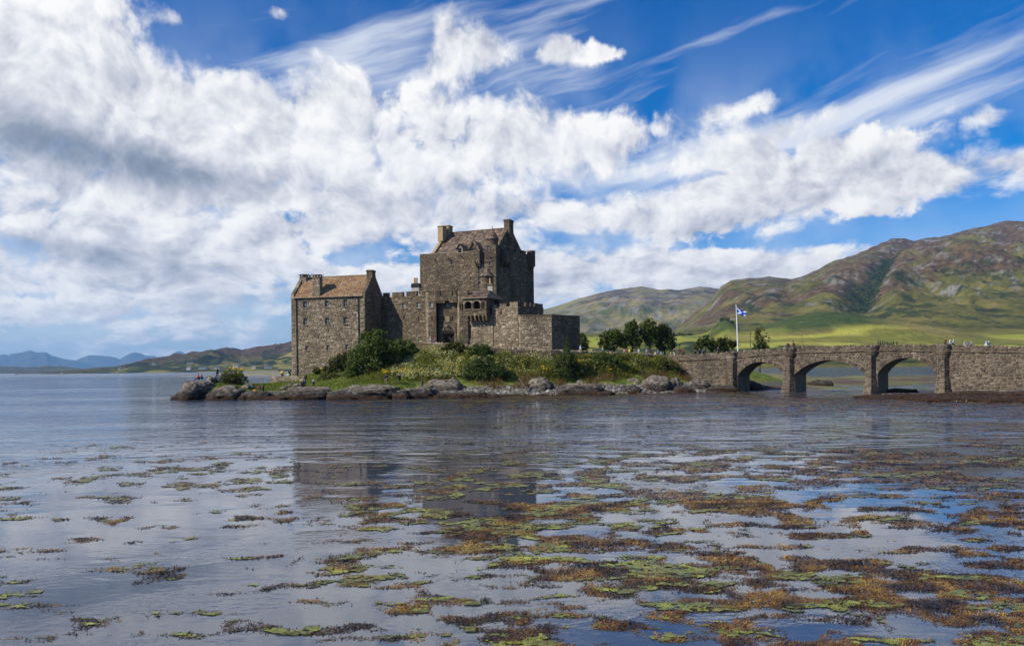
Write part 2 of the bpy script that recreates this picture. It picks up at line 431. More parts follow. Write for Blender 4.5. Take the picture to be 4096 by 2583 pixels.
def stone_mesh(i, mat):
    k = (i, mat.name)
    if k not in _stone_mesh:
        me = bpy.data.meshes.new('stone'); me.from_pydata(STONES[i][0], [], STONES[i][1]); me.materials.append(mat); me.update()
        _stone_mesh[k] = me
    return _stone_mesh[k]

class Wall:
    """a vertical wall face; p0 is its left end and p1 its right end seen from outside"""
    def __init__(s, p0, p1):
        s.p0 = Vector((p0[0], p0[1])); s.p1 = Vector((p1[0], p1[1])); s.L = (s.p1 - s.p0).length
        e = (s.p1 - s.p0) / s.L; s.u = Vector((e.x, e.y, 0)); s.n = Vector((e.y, -e.x, 0))
    def at(s, u, z, out=0.0):
        p = s.p0 + (s.p1 - s.p0) * (u / s.L)
        return Vector((p.x, p.y, z)) + s.n * out
    def uX(s, X, Y=1200):
        k = UV(X, Y)[0] / F; e = s.u
        return (k * s.p0.y - s.p0.x) / (e.x - k * e.y)
    def zY(s, X, Y):
        p = s.at(s.uX(X, Y), 0); return ZY(X, Y, p.y)
    def op(s, X0, X1, Y0, Y1, depth=.35, **kw):
        u0, u1 = s.uX(X0, Y0), s.uX(X1, Y0)
        return dict(u0=u0, u1=u1, z0=s.zY(X0, Y1), z1=s.zY(X0, Y0), depth=depth, **kw)

def wall_face(mb, W, z0, za, zb, ops=(), u0=0.0, u1=None):
    """backing face of a wall from z0 to a top running za..zb, with openings and their reveals"""
    u1 = W.L if u1 is None else u1
    us = sorted({u0, u1} | {o['u0'] for o in ops} | {o['u1'] for o in ops})
    zs = sorted({z0} | {o['z0'] for o in ops} | {o['z1'] for o in ops})
    top = lambda u: za + (zb - za) * (u - u0) / (u1 - u0)
    for i in range(len(us) - 1):
        a, b = us[i], us[i + 1]; m = (a + b) / 2
        for j in range(len(zs)):
            l = zs[j]; last = j == len(zs) - 1; h = None if last else zs[j + 1]
            if not last and any(o['u0'] < m < o['u1'] and o['z0'] < (l + h) / 2 < o['z1'] for o in ops): continue
            mb.face([W.at(a, l), W.at(b, l), W.at(b, top(b) if last else h), W.at(a, top(a) if last else h)])
    for o in ops:
        a, b, l, h, d = o['u0'], o['u1'], o['z0'], o['z1'], -o['depth']
        mb.face([W.at(a, l), W.at(a, l, d), W.at(a, h, d), W.at(a, h)][::-1])
        mb.face([W.at(b, l), W.at(b, h), W.at(b, h, d), W.at(b, l, d)][::-1])
        mb.face([W.at(a, l), W.at(b, l), W.at(b, l, d), W.at(a, l, d)])
        mb.face([W.at(a, h), W.at(a, h, d), W.at(b, h, d), W.at(b, h)])
        if o.get('back', True): mb.face([W.at(a, l, d), W.at(b, l, d), W.at(b, h, d), W.at(a, h, d)])

def masonry(W, z0, ztop, ops=(), h=(.22, .42), w=(.3, .9), u0=0.0, u1=None, clip=None, rg=RG, dep=(.02, .055), quoin=True):
    """lay irregular courses; returns a list of stones (u, z, w, h, depth)"""
    u1 = W.L if u1 is None else u1; out = []; z = z0; g = .03; row = 0
    zt = ztop if callable(ztop) else (lambda u: ztop)
    zmax = max(zt(u0 + (u1 - u0) * k / 12) for k in range(13))
    while z < zmax - .08:
        hh = rg.uniform(*h)
        if z + hh > zmax - .12: hh = zmax - z
        iv = [(u0, u1)]
        if clip: 
            c = clip(z + hh * .6); iv = [c] if c and c[1] - c[0] > .15 else []
        for o in ops:
            if o['z0'] < z + hh - .05 and o['z1'] > z + .05:
                nv = []
                for a, b in iv:
                    if o['u1'] <= a or o['u0'] >= b: nv.append((a, b)); continue
                    if o['u0'] - a > .06: nv.append((a, o['u0']))
                    if b - o['u1'] > .06: nv.append((o['u1'], b))
                iv = nv
        for a, b in iv:
            u = a; k = 0
            while u < b - .04:
                ww = rg.uniform(*w) * (1.25 if hh > (h[0] + h[1]) / 2 else .85)
                if quoin and (k == 0 and a == u0): ww = (w[1] * .95 if row % 2 else w[0] * 1.2)
                if b - u - ww < w[0] * .6: ww = b - u
                if zt(u + ww / 2) > z + hh * .55:
                    hz = min(hh * rg.uniform(.86, 1.12), zt(u + ww / 2) - z)
                    if hh > .3 and ww > w[0] and rg.random() < .42:
                        s = hz * rg.uniform(.4, .6)
                        out.append((u + ww / 2, z + s / 2, ww - g, s - g, rg.uniform(*dep))); out.append((u + ww / 2, z + s + (hz - s) / 2, ww - g, hz - s - g, rg.uniform(*dep)))
                    else:
                        out.append((u + ww / 2, z + hz / 2, ww - g, hz - g, rg.uniform(*dep)))
                u += ww; k += 1
        z += hh; row += 1
    return [(W, s) for s in out if s[2] > .05 and s[3] > .04]

def lay(stones, parent, mat, limit=300, rg=RG, name='stone'):
    """the largest stones become parts of their own, the rest one joined part"""
    stones = sorted(stones, key=lambda t: -t[1][2] * t[1][3])
    M0 = parent
    for W, (u, z, w, h, d) in stones[:limit]:
        i = rg.randrange(len(STONES)); o = bpy.data.objects.new(name, stone_mesh(i, mat)); COL.objects.link(o); o.parent = M0
        p = W.at(u, z); t = rg.uniform(-.07, .07); ct, st_ = math.cos(t), math.sin(t); f = rg.choice((-1, 1)); w *= f; h *= f
        o.matrix_basis = Matrix(((W.u.x * w * ct, -W.u.x * h * st_, W.n.x * d, p.x), (W.u.y * w * ct, -W.u.y * h * st_, W.n.y * d, p.y), (w * st_, h * ct, 0, p.z), (0, 0, 0, 1)))
    rest = stones[limit:]
    if rest:
        nv, nf = len(STONES[0][0]), len(STONES[0][1])
        V = np.empty((len(rest) * nv, 3)); Fq = np.empty((len(rest) * nf, 4), dtype=int); rr = np.empty(len(rest) * nf)
        tv = [np.array(s[0]) for s in STONES]; tf = np.array(STONES[0][1])
        for k, (W, (u, z, w, h, d)) in enumerate(rest):
            q = tv[rg.randrange(len(tv))]; p = W.at(u, z); U = np.array(W.u); Nn = np.array(W.n); t = rg.uniform(-.07, .07); f = rg.choice((-1, 1))
            a_, b_ = q[:, 0] * w * f, q[:, 1] * h * f; a2, b2 = a_ * math.cos(t) - b_ * math.sin(t), a_ * math.sin(t) + b_ * math.cos(t)
            V[k * nv:(k + 1) * nv] = np.array(p) + np.outer(a2, U) + np.outer(b2, (0, 0, 1)) + np.outer(q[:, 2] * d, Nn)
            Fq[k * nf:(k + 1) * nf] = tf + k * nv; rr[k * nf:(k + 1) * nf] = rg.random()
        o = new_obj('small_' + name + 's', np_mesh('small_stones', V, Fq, rr), None, [mat]); o.parent = M0; o['kind'] = 'stuff'

# ------------------------------------------------------------------ roofs
def slate_roof(parent, corners, mat, w=.45, course=.30, limit=300, rg=RG, base_mat=None):
    """corners: eave-left, eave-right, ridge-right, ridge-left (seen from outside); a slope may taper"""
    a, b, c, d = [Vector(p) for p in corners]
    nrm = (b - a).cross(d - a).normalized(); up = ((d + c) / 2 - (a + b) / 2); L = up.length; rows = max(3, int(L / course)); sl = []
    for k in range(rows):
        t0, t1 = k / rows, min(1.0, (k + 1.25) / rows)
        l0, r0 = a.lerp(d, t0), b.lerp(c, t0); l1, r1 = a.lerp(d, t1), b.lerp(c, t1)
        wid = (r0 - l0).length; n = max(1, int(round(wid / w))); cuts = [0.0]
        off = (.5 if k % 2 else 0.0)
        for i in range(n): cuts.append(min(1.0, max(0.0, (i + 1 - off * .5 + rg.uniform(-.16, .16)) / n)))
        cuts[-1] = 1.0
        for i in range(len(cuts) - 1):
            f0, f1 = cuts[i] + .004, cuts[i + 1] - .004
            if f1 - f0 < .004: continue
            th = .045 + rg.uniform(0, .03)
            q = [l0.lerp(r0, f0), l0.lerp(r0, f1), l1.lerp(r1, f1), l1.lerp(r1, f0)]
            sl.append((q, th, (q[1] - q[0]).length))
    sl.sort(key=lambda t: -t[2])
    def geo(q, th):
        lo = [q[0] + nrm * th, q[1] + nrm * th, q[2] + nrm * .012, q[3] + nrm * .012]
        return [q[0], q[1]] + lo, [(2, 3, 4, 5), (0, 1, 3, 2), (0, 2, 5), (1, 4, 3)]
    for q, th, _ in sl[:limit]:
        vs, fs = geo(q, th); o0 = (q[0] + q[2]) / 2
        me = bpy.data.meshes.new('slate'); me.from_pydata([tuple(v - o0) for v in vs], [], fs); me.materials.append(mat)
        o = bpy.data.objects.new('slate', me); COL.objects.link(o); o.parent = parent; o.location = o0
    mb = MB()
    for q, th, _ in sl[limit:]:
        vs, fs = geo(q, th); mb.mesh_add(vs, fs, rg.random())
    if mb.f:
        o = mb.build('slates', mat); o.parent = parent; o['kind'] = 'stuff'

def cone_roof(parent, c, rad, z0, z1, mat, n=18, rows=9, rg=RG, name='roof'):
    mb = MB()
    for k in range(rows):
        t0, t1 = k / rows, (k + 1) / rows
        r0 = rad * (1 - t0) + .02; r1 = rad * (1 - t1) + .0
        za, zb = z0 + (z1 - z0) * t0, z0 + (z1 - z0) * t1
        mb.ring(c, [(r0 - .03, za), (r0 + .035, za), (r1 + .012, zb)], n, a0=rg.random(), rg=rg)
    mb.ring(c, [(.0, z0), (rad, z0)], n)
    o = mb.build(name, mat, parent)
    fm = MB(); fm.ring(c, [(.10, z1 - .18), (.07, z1 + .05), (.09, z1 + .14), (.0, z1 + .38)], 8); f = fm.build('finial', M_LEAD); f.parent = o
    return o

def window(parent, W, o, cols=2, rows=3, sill=True, mat=None):
    """sash window: frame and bars as a part, its pane below it"""
    a, b, l, h = o['u0'], o['u1'], o['z0'], o['z1']; d = -o['depth'] * .55; mb = MB(); t = .055
    def bar(u0, u1, z0, z1, out=0.0):
        c = (W.at(u0, z0, d) + W.at(u1, z1, d)) / 2
        mb.obox(c + W.n * out, W.u * ((u1 - u0) / 2), W.n * .03, Vector((0, 0, (z1 - z0) / 2)))
    bar(a, a + t, l, h); bar(b - t, b, l, h); bar(a + t, b - t, l, l + t * 1.3); bar(a + t, b - t, h - t, h)
    bar(a + t, b - t, (l + h) / 2 - .03, (l + h) / 2 + .03, .012)
    for i in range(1, cols): u = a + (b - a) * i / cols; bar(u - .016, u + .016, l + t, h - t, -.004)
    for j in range(1, rows * 2):
        if rows > 1 and j != rows: z = l + (h - l) * j / (rows * 2); bar(a + t, b - t, z - .013, z + .013, -.008)
    f = mb.build('window', mat or M_FRAME, parent)
    pm = MB(); pm.face([W.at(a, l, d - .02), W.at(b, l, d - .02), W.at(b, h, d - .02), W.at(a, h, d - .02)])
    p = pm.build('pane', M_GLASS); p.parent = f
    if sill:
        sm = MB(); c = W.at((a + b) / 2, l - .06, .03); sm.obox(c, W.u * ((b - a) / 2 + .08), W.n * .13, Vector((0, 0, .058)), RG.random())
        s = sm.build('sill', M_ASHLAR); s.parent = f
    return f

def chimney(parent, c, ax, wx, wy, z0, z1, mat, cap=.25, name='chimney', capmat=None, legs=True, stones=None):
    """rectangular stack about plan centre c; ax = unit plan axis"""
    ux = Vector((ax.x, ax.y, 0)); uy = Vector((-ax.y, ax.x, 0)); mb = MB(); C0 = Vector((c[0], c[1], 0))
    up = lambda z0, z1, k, m=mb, e=0.0: m.obox(C0 + Vector((0, 0, (z0 + z1) / 2)), ux * (wx / 2 * k + e), uy * (wy / 2 * k + e), Vector((0, 0, (z1 - z0) / 2)), RG.random())
    zt = z1 - (cap if legs else cap)
    up(z0, zt, 1.0)
    o = mb.build(name, M_MORTAR if stones else mat, parent)
    cb = MB()
    if legs:
        up(zt, zt + .10, 1.0, cb, .10)
        for sx in (-1, 0, 1):
            for sy in (-1, 1):
                p = C0 + ux * (wx / 2 * .8 * sx) + uy * (wy / 2 * .8 * sy) + Vector((0, 0, zt + .10 + (cap - .2) / 2)); cb.obox(p, ux * .09, uy * .09, Vector((0, 0, (cap - .2) / 2)))
        up(z1 - .10, z1, 1.0, cb, .16)
    else:
        up(zt, zt + cap * .5, 1.0, cb, .10); up(zt + cap * .5, z1, 1.0, cb, .04)
    k = cb.build('chimney_cap', capmat or M_KEEP); k.parent = o
    if stones:
        st = []
        A, B = C0 - ux * wx / 2 - uy * wy / 2, C0 + ux * wx / 2 - uy * wy / 2
        for (p, q) in ((A, B), (B, B + uy * wy), (A + uy * wy, A)):
            Wc = Wall((p.x, p.y), (q.x, q.y)); st += masonry(Wc, z0, zt, h=(.22, .36), w=(.25, .6))
        lay(st, o, stones, 60)
    return o
# ------------------------------------------------------------------ water
def water_mat():
    m, N, b = material('loch_water'); p = pos(N); x, y, z = N.sep(p)[:3]
    wn = N.noise(N.mapping(p, scale=(.030, .085, 0)), 1.0, 5, .62, dist=.8)
    dist = N.rng(N.m('MULTIPLY_ADD', x, -.16, y), 22, 92, -.42, .42)
    wind = N.rng(N.m('ADD', wn, dist), .26, .74, 0, 1)
    w1 = N.noise(N.mapping(p, rot=(0, 0, .35), scale=(.75, 1.25, 1)), 1.0, 3, .55, dist=.4)
    w2 = N.noise(N.mapping(p, rot=(0, 0, -.3), scale=(3.0, 4.6, 1)), 1.0, 3, .55, dist=.5)
    w3 = N.noise(N.mapping(p, rot=(0, 0, .2), scale=(.22, .55, 1)), 1.0, 2, .5, dist=.8)
    far = N.rng(y, 100, 900, 1, 1.4)
    w0 = N.noise(N.mapping(p, rot=(0, 0, .12), scale=(.11, .30, 1)), 1.0, 4, .6, dist=.5)
    gust = N.rng(N.noise(N.mapping(p, scale=(.012, .035, 0)), 1.0, 3, .6), .35, .65, .35, 1.3)
    rip = N.rng(N.noise(N.mapping(p, scale=(.13, .20, 0)), 1.0, 2, .5, dist=.5), .52, .62, .05, .5, True)
    a1 = N.m('MULTIPLY', wind, gust)
    h = N.m('ADD', N.m('MULTIPLY', N.m('MULTIPLY', w1, .24), N.m('ADD', a1, .015)), N.m('MULTIPLY', N.m('MULTIPLY', w2, .030), N.m('MAXIMUM', a1, rip)))
    h = N.m('ADD', N.m('MULTIPLY', h, far), N.m('MULTIPLY', w3, N.rng(y, 18, 60, .008, .05)))
    h = N.m('ADD', h, N.m('MULTIPLY', N.m('MULTIPLY', w0, a1), N.rng(y, 30, 400, .25, 2.6)))
    bp = N.n('ShaderNodeBump'); bp.inputs['Strength'].default_value = 1.0; bp.inputs['Distance'].default_value = 1.0
    N.put(bp.inputs['Height'], h); N.t.links.new(bp.outputs[0], b.inputs['Normal'])
    sh = N.noise(N.mapping(p, scale=(.05, .09, 0)), 1.0, 4, .6)
    near = N.mix(N.rng(sh, .35, .7), (.040, .055, .085), (.055, .062, .075))
    c = N.mix(wind, near, (.020, .040, .074))
    N.put(b.inputs['Base Color'], c)
    N.put(b.inputs['Roughness'], N.rng(y, 40, 1500, .02, .16))
    N.put(b.inputs['IOR'], N.rng(wind, 0, 1, 1.7, 1.52)); b.inputs['Specular IOR Level'].default_value = .5
    return m
M_WATER = water_mat()
wm = MB(); S_ = 45000.0
wm.face([(-S_, -400, 0), (S_, -400, 0), (S_, S_, 0), (-S_, S_, 0)])
tag(wm.build('water', M_WATER), 'blue-grey loch water with ripples and calm patches', kind='structure')
bed = MB(); bed.face([(-S_, -400, -2.2), (S_, -400, -2.2), (S_, S_, -2.2), (-S_, S_, -2.2)])
M_BED = flat('loch_bed', (.05, .042, .03), .95)
tag(bed.build('loch_bed', M_BED), 'dark bed of the loch under the water', kind='structure')

# ------------------------------------------------------------------ distant land
def polar(name, Xs, ds, zf, mat, label, attrs=None):
    Xs = np.asarray(Xs, float); ds = np.asarray(ds, float); n, m = len(Xs), len(ds)
    Xg, D = np.meshgrid(Xs, ds); x = (Xg - 2048) / F * D
    z, ex = zf(Xg, D, x, D)
    V = np.stack([x, D, z], -1).reshape(-1, 3)
    i = np.arange(n - 1)[None, :] + n * np.arange(m - 1)[:, None]
    Q = np.stack([i, i + 1, i + n + 1, i + n], -1).reshape(-1, 4)
    o = new_obj(name, np_mesh(name, V, Q, smooth=True, extra={k: v.ravel() for k, v in ex.items()}), None, [mat])
    return tag(o, label, kind='structure'), V.reshape(m, n, 3)
def yh(X): return 1291.5 + HV - ROLL * (X - 2048)
def crest(X, pts):
    xs, ys = zip(*pts); return np.interp(X, xs, ys)
def attr(N, nm): return N.n('ShaderNodeAttribute', attribute_name=nm).outputs['Fac']
def sstep(a, b, v): t = np.clip((v - a) / (b - a), 0, 1); return t * t * (3 - 2 * t)

def hill_mat(name, dark=1.0):
    m, N, b = material(name); p = pos(N)
    n1 = N.noise(p, .012, 5, .6); n2 = N.noise(p, .05, 4, .65)
    g = N.ramp(N.m('ADD', N.m('MULTIPLY', n1, .55), N.m('MULTIPLY', n2, .45)), [(.36, (.042, .047, .012)), (.47, (.086, .084, .017)), (.56, (.135, .120, .026)), (.66, (.20, .152, .050))])
    he = N.ramp(n2, [(.36, (.046, .028, .017)), (.5, (.090, .054, .030)), (.64, (.12, .083, .040))])
    c = N.mix(attr(N, 'heather'), g, he)
    c = N.mix(attr(N, 'bracken'), c, N.ramp(n2, [(.3, (.030, .048, .011)), (.7, (.062, .085, .018))]))
    c = N.mix(attr(N, 'field'), c, N.ramp(n1, [(.3, (.22, .25, .03)), (.7, (.36, .34, .06))]))  # grass green, brightened in colour to read as a sunlit patch
    c = N.mix(attr(N, 'gold'), c, N.ramp(n2, [(.3, (.22, .17, .05)), (.7, (.33, .26, .09))]))
    rk = N.ramp(N.noise(p, .12, 4, .7), [(.35, (.09, .082, .074)), (.6, (.24, .225, .205))])
    c = N.mix(attr(N, 'rock'), c, rk)
    c = N.mix(attr(N, 'scrub'), c, N.ramp(N.noise(p, .10, 3, .6), [(.4, (.012, .020, .008)), (.65, (.035, .05, .016))]))
    if dark != 1.0:
        c = N.mix(1.0, c, (dark, dark, dark), 'MULTIPLY')
    N.put(b.inputs['Base Color'], c); b.inputs['Roughness'].default_value = .95; b.inputs['Specular IOR Level'].default_value = .1
    bump(N, b, N.noise(p, .06, 6, .65), .9, 7.0)
    return m
M_HILL = hill_mat('hill_ground')

CR_A = [(2000,1392),(2500,1385),(2620,1365),(2697,1322),(2780,1247),(2846,1202),(2887,1150),(2929,1125),(2987,1115),(3078,1104),(3161,1117),(3202,1104),(3277,1071),(3343,1038),(3426,1009),(3492,980),(3567,951),(3617,949),(3658,958),(3725,947),(3824,930),(3923,905),(4006,889),(4096,878),(4300,860),(4600,850)]
def zA(X, D, x, y):
    yc = crest(X, CR_A)
    dc = 3300 + 500 * sstep(3200, 4200, X)
    low = np.maximum(-2.5, (D - 900) * .11 + (fbm(x / 90, y / 90, 3, 3) - .5) * 5 * sstep(900, 1000, D))
    zfoot = (1500 - 900) * .11
    zc = EYE + (yh(X) - yc) / F * dc; zc = np.maximum(zc, zfoot * .7)
    t = np.clip((D - 1500) / (dc - 1500), 0, 1.25)
    prof = np.where(t <= 1, .92 * t + .08 * t * t, 1 - (t - 1) * 1.6)
    amp = np.clip((zc - zfoot) / 420, .04, 1.3) * np.maximum(np.sin(np.pi * np.clip(t, 0, 1)) ** .8, .28 * (t > .6))
    wx = x + 160 * (fbm(x / 300, y / 300, 2, 71) - .5); wy = y + 160 * (fbm(x / 300, y / 300, 2, 72) - .5)
    g = (ridged(wx / 520, wy / 900, 4, 11, .5) - .45) * 95 + (ridged(wx / 150, wy / 330, 4, 93, .55) - .45) * 34 + (fbm(wx / 170, wy / 220, 4, 91) - .5) * 40 + (fbm(x / 38, y / 38, 4, 21) - .5) * 16
    hill = zfoot + (zc - zfoot) * prof + g * amp
    z = np.where(D < 1500, low, np.maximum(hill, low * 0 + zfoot * .9 - (D - 1500) * .02))
    for (Xc, dcn, top, sx, sd, pw) in ((3330, 1430, 96, 120, 140, 2), (2900, 1400, 80, 22, 40, 2), (3690, 1330, 57, 70, 70, 2), (2760, 1150, 38, 30, 40, 2)):
        xc = (Xc - 2048) / F * dcn; r2 = ((x - xc) / sx) ** 2 + ((y - dcn) / sd) ** 2
        z = np.maximum(z, z + (top - (dcn - 900) * .11) * np.exp(-r2) * (D < 1800))
    e = (z - 60) / 400
    n = fbm(x / 210, y / 210, 5, 31); n2 = fbm(x / 70, y / 70, 4, 33)
    heather = sstep(.50, .64, n * .70 + n2 * .34 + np.clip(e, 0, .8) * .20 - .04) * sstep(1500, 1750, D) * .9
    # a broad heathery shoulder on the right
    rx = np.gradient(z, axis=1); gz = np.gradient(z, axis=0)
    steep = fbm(x / 55, y / 55, 5, 41, .6)
    steep = steep * .6 + fbm(x / 16, y / 16, 4, 43, .6) * .4; rock = sstep(.605, .665, steep + np.clip(e, 0, 1) * .03 + .035 * np.exp(-((t - .97) / .10) ** 2)) * sstep(1700, 2000, D) * .85
    rk2 = np.zeros_like(z)
    field = (1 - sstep(1380, 1480, D)) * sstep(1000, 1080, D) * (1 - sstep(.52, .62, fbm(x / 120, y / 60, 3, 51)) * .7)
    def blob(Xc, dcn, sx, sd): xc = (Xc - 2048) / F * dcn; return np.exp(-(((x - xc) / sx) ** 2 + ((y - dcn) / sd) ** 2))
    brk = np.clip(blob(3330, 1410, 125, 130) * 1.6, 0, 1) * sstep(1290, 1340, D); brk = np.maximum(brk, np.clip(blob(2900, 1400, 30, 50) * 1.3, 0, 1)); brk = np.maximum(brk, np.clip(blob(2640, 1150, 70, 120) * 1.2, 0, 1) * .8)
    gold = np.clip(blob(3720, 1330, 80, 60) * 1.5 - .2, 0, 1) * (.5 + .5 * n2); gold = np.maximum(gold, .6 * np.clip(blob(3000, 1320, 160, 40) - .4, 0, 1))
    # gully and lower-slope scrub
    gx = np.interp(D, [1500, 2000, 2700, 3100, 3800], [(3380 - 2048) / F * 1500, (3440 - 2048) / F * 2000, (3530 - 2048) / F * 2700, (3590 - 2048) / F * 3100, (3640 - 2048) / F * 3800])
    gul = np.exp(-((x - gx + 40 * (n2 - .5)) / (26 + 30 * n2)) ** 2) * sstep(1900, 2050, D) * (1 - sstep(2900, 3100, D))
    z = z - 55 * np.exp(-((x - gx) / 60) ** 2) * sstep(1700, 2000, D) * (1 - sstep(3000, 3300, D))
    scrub = np.clip(gul * 1.5 - .25 + .5 * (n2 - .5), 0, 1)
    scrub = np.maximum(scrub, sstep(.60, .66, fbm(x / 40, y / 40, 4, 61)) * .8 * (D < 2300) * (D > 1500))
    scrub = np.maximum(scrub, sstep(.50, .58, fbm(x / 45, y / 30, 3, 62)) * (D < 1180) * (D > 930) * .9)
    return z, dict(heather=heather, rock=rock, field=np.clip(field - brk - gold, 0, 1), bracken=brk, gold=gold, scrub=scrub)
ds_A = np.concatenate([np.linspace(880, 1500, 90), np.linspace(1510, 3300, 170), np.linspace(3320, 4600, 50)])
hillA, VA = polar('hillside', np.linspace(2060, 5100, 490), ds_A, zA, M_HILL, 'broad green and heather-brown hillside rising to the right edge')

CR_B = [(1900,1400),(2050,1300),(2179,1237),(2266,1212),(2324,1191),(2398,1167),(2465,1154),(2572,1142),(2639,1152),(2697,1150),(2763,1148),(2829,1146),(2887,1152),(3000,1165),(3200,1180)]
def zB(X, D, x, y):
    yc = crest(X, CR_B); dc = 6200.0
    zc = EYE + (yh(X) - yc) / F * dc; t = np.clip((D - 3900) / (dc - 3900), 0, 1.3)
    prof = np.where(t <= 1, t, 1 - (t - 1) * 1.5)
    wx = x + 300 * (fbm(x / 500, y / 500, 2, 75) - .5)
    g = (ridged(wx / 700, y / 900, 4, 12, .45) - .45) * 120 + (fbm(wx / 220, y / 260, 4, 92) - .5) * 80 + (fbm(x / 60, y / 60, 4, 22) - .5) * 26
    z = 30 + (zc - 30) * prof + g * np.maximum(np.sin(np.pi * np.clip(t, 0, 1)) ** .8 * .9, .3 * (t > .6))
    n = fbm(x / 330, y / 330, 5, 36); n2 = fbm(x / 90, y / 90, 4, 37)
    return z, dict(heather=sstep(.48, .6, n) * .8, rock=sstep(.61, .68, fbm(x / 60, y / 60, 5, 46, .65) + .03 * t) * .8, field=0 * z, bracken=sstep(.55, .65, n2) * .5, gold=sstep(.40, .66, fbm(x / 160, y / 130, 4, 47)) * .6, scrub=0 * z)
polar('far_hill', np.linspace(1880, 3240, 260), np.concatenate([np.linspace(3900, 6200, 130), np.linspace(6250, 7600, 20)]), zB, M_HILL, 'far tan and green hill behind the castle and the flagpole')

CR_C = [(60,1494),(146,1492),(166,1488),(233,1484),(289,1480),(339,1475),(399,1469),(465,1465),(498,1456),(532,1450),(578,1438),(631,1431),(674,1427),(718,1420),(764,1413),(800,1408),(851,1400),(906,1393),(965,1398),(1025,1385),(1107,1380),(1165,1366),(1300,1350),(1500,1350)]
def zC(X, D, x, y):
    yc = crest(X, CR_C); dc = 4300.0
    zc = np.maximum(2.0, EYE + (yh(X) - yc) / F * dc); t = np.clip((D - 2300) / (dc - 2300), 0, 1.3)
    prof = np.where(t <= 1, .35 * sstep(0, .22, t) * .35 + t * (1 - .1225 * sstep(0, .22, t)), 1 - (t - 1) * 1.5)
    g = (ridged(x / 330, y / 420, 4, 14) - .45) * 70 + (fbm(x / 50, y / 50, 4, 24) - .5) * 18
    z = -2 + (zc + 2) * prof + g * np.maximum(np.sin(np.pi * np.clip(t, 0, 1)), .2 * (t > .6)) * np.clip(zc / 110, 0, 1)
    n = fbm(x / 200, y / 200, 4, 38); lowb = 1 - sstep(.25, .5, t)
    fld = sstep(.52, .6, fbm(x / 130, y / 90, 3, 48)) * lowb
    return z, dict(heather=sstep(.35, .55, n + .3 * t), rock=0 * z, field=fld * .6, bracken=(1 - fld) * .7 * lowb, gold=fld * .35, scrub=sstep(.47, .55, fbm(x / 60, y / 45, 4, 58)) * (1 - sstep(.35, .6, t)))
M_HILLC = hill_mat('far_shore_ground', .8)
polar('far_shore', np.linspace(60, 1500, 300), np.concatenate([np.linspace(2290, 2700, 60), np.linspace(2720, 4300, 80), np.linspace(4350, 5400, 12)]), zC, M_HILLC, 'low dark heathery headland across the loch on the left')

def ridge(name, pts, d, X0, X1, dep, mat, label, seed, rough=6):
    def zf(X, D, x, y):
        yc = crest(X, pts) + (fbm(X / 14, D / (d * .02), 4, seed) - .5) * rough
        zc = np.maximum(1, EYE + (yh(X) - yc) / F * d); t = np.clip((D - d + dep) / dep, 0, 1.5)
        prof = np.where(t <= 1, t ** .9, 1 - (t - 1) * 1.2)
        g = (ridged(x / (d * .05), y / (d * .07), 4, seed + 3) - .45) * zc * .35 * np.sin(np.pi * np.clip(t, 0, 1))
        z = -3 + (zc + 3) * prof + g
        n = fbm(x / (d * .03), y / (d * .03), 4, seed + 5); o = 0 * z
        return z, dict(heather=sstep(.4, .6, n), rock=o, field=o, bracken=o + .3, gold=o, scrub=sstep(.5, .6, fbm(x / (d * .01), y / (d * .01), 3, seed + 6)) * .7)
    return polar(name, np.linspace(X0, X1, 200), np.linspace(d - dep, d + dep * .45, 60), zf, mat, label)
Cp = lambda l: [(u / 3.01, 1340 + v / 3.01) for u, v in l]
ridge('low_island', [(-400, 1460)] + Cp([(0,370),(200,380),(330,388),(430,378),(560,365),(680,378),(720,370),(800,378),(870,390),(1000,405),(1060,412),(1120,445),(1160,466)]), 7500, -400, 388, 1400, M_HILL, 'low wooded island on the horizon at far left', 201, 3)
ridge('mountain_range', [(-500, 1400), (-200, 1412)] + Cp([(0,235),(60,232),(95,245),(130,225),(220,215),(290,200),(360,180),(450,205),(550,200),(600,235),(700,270),(800,290),(905,303),(1060,340),(1200,380),(1400,430),(1500,460)]), 21000, -500, 500, 3500, M_HILL, 'hazy blue craggy mountain range at far left', 221, 4)
ridge('blue_mountain', Cp([(500,460),(700,400),(800,350),(905,303),(980,270),(1060,242),(1200,245),(1330,255),(1440,285),(1500,250),(1560,215),(1620,203),(1700,220),(1760,245),(1850,248),(1890,270),(1990,300),(2200,380)]), 23000, 160, 730, 3500, M_HILL, 'hazy blue rounded mountain with two humps across the loch', 241, 3)
ridge('blue_peak', Cp([(1850,330),(1950,290),(2010,262),(2080,215),(2140,188),(2180,192),(2230,228),(2290,230),(2370,212),(2480,216),(2600,235),(2900,260)]), 24000, 610, 970, 3000, M_HILL, 'hazy blue pointed peak above the headland', 261, 3)

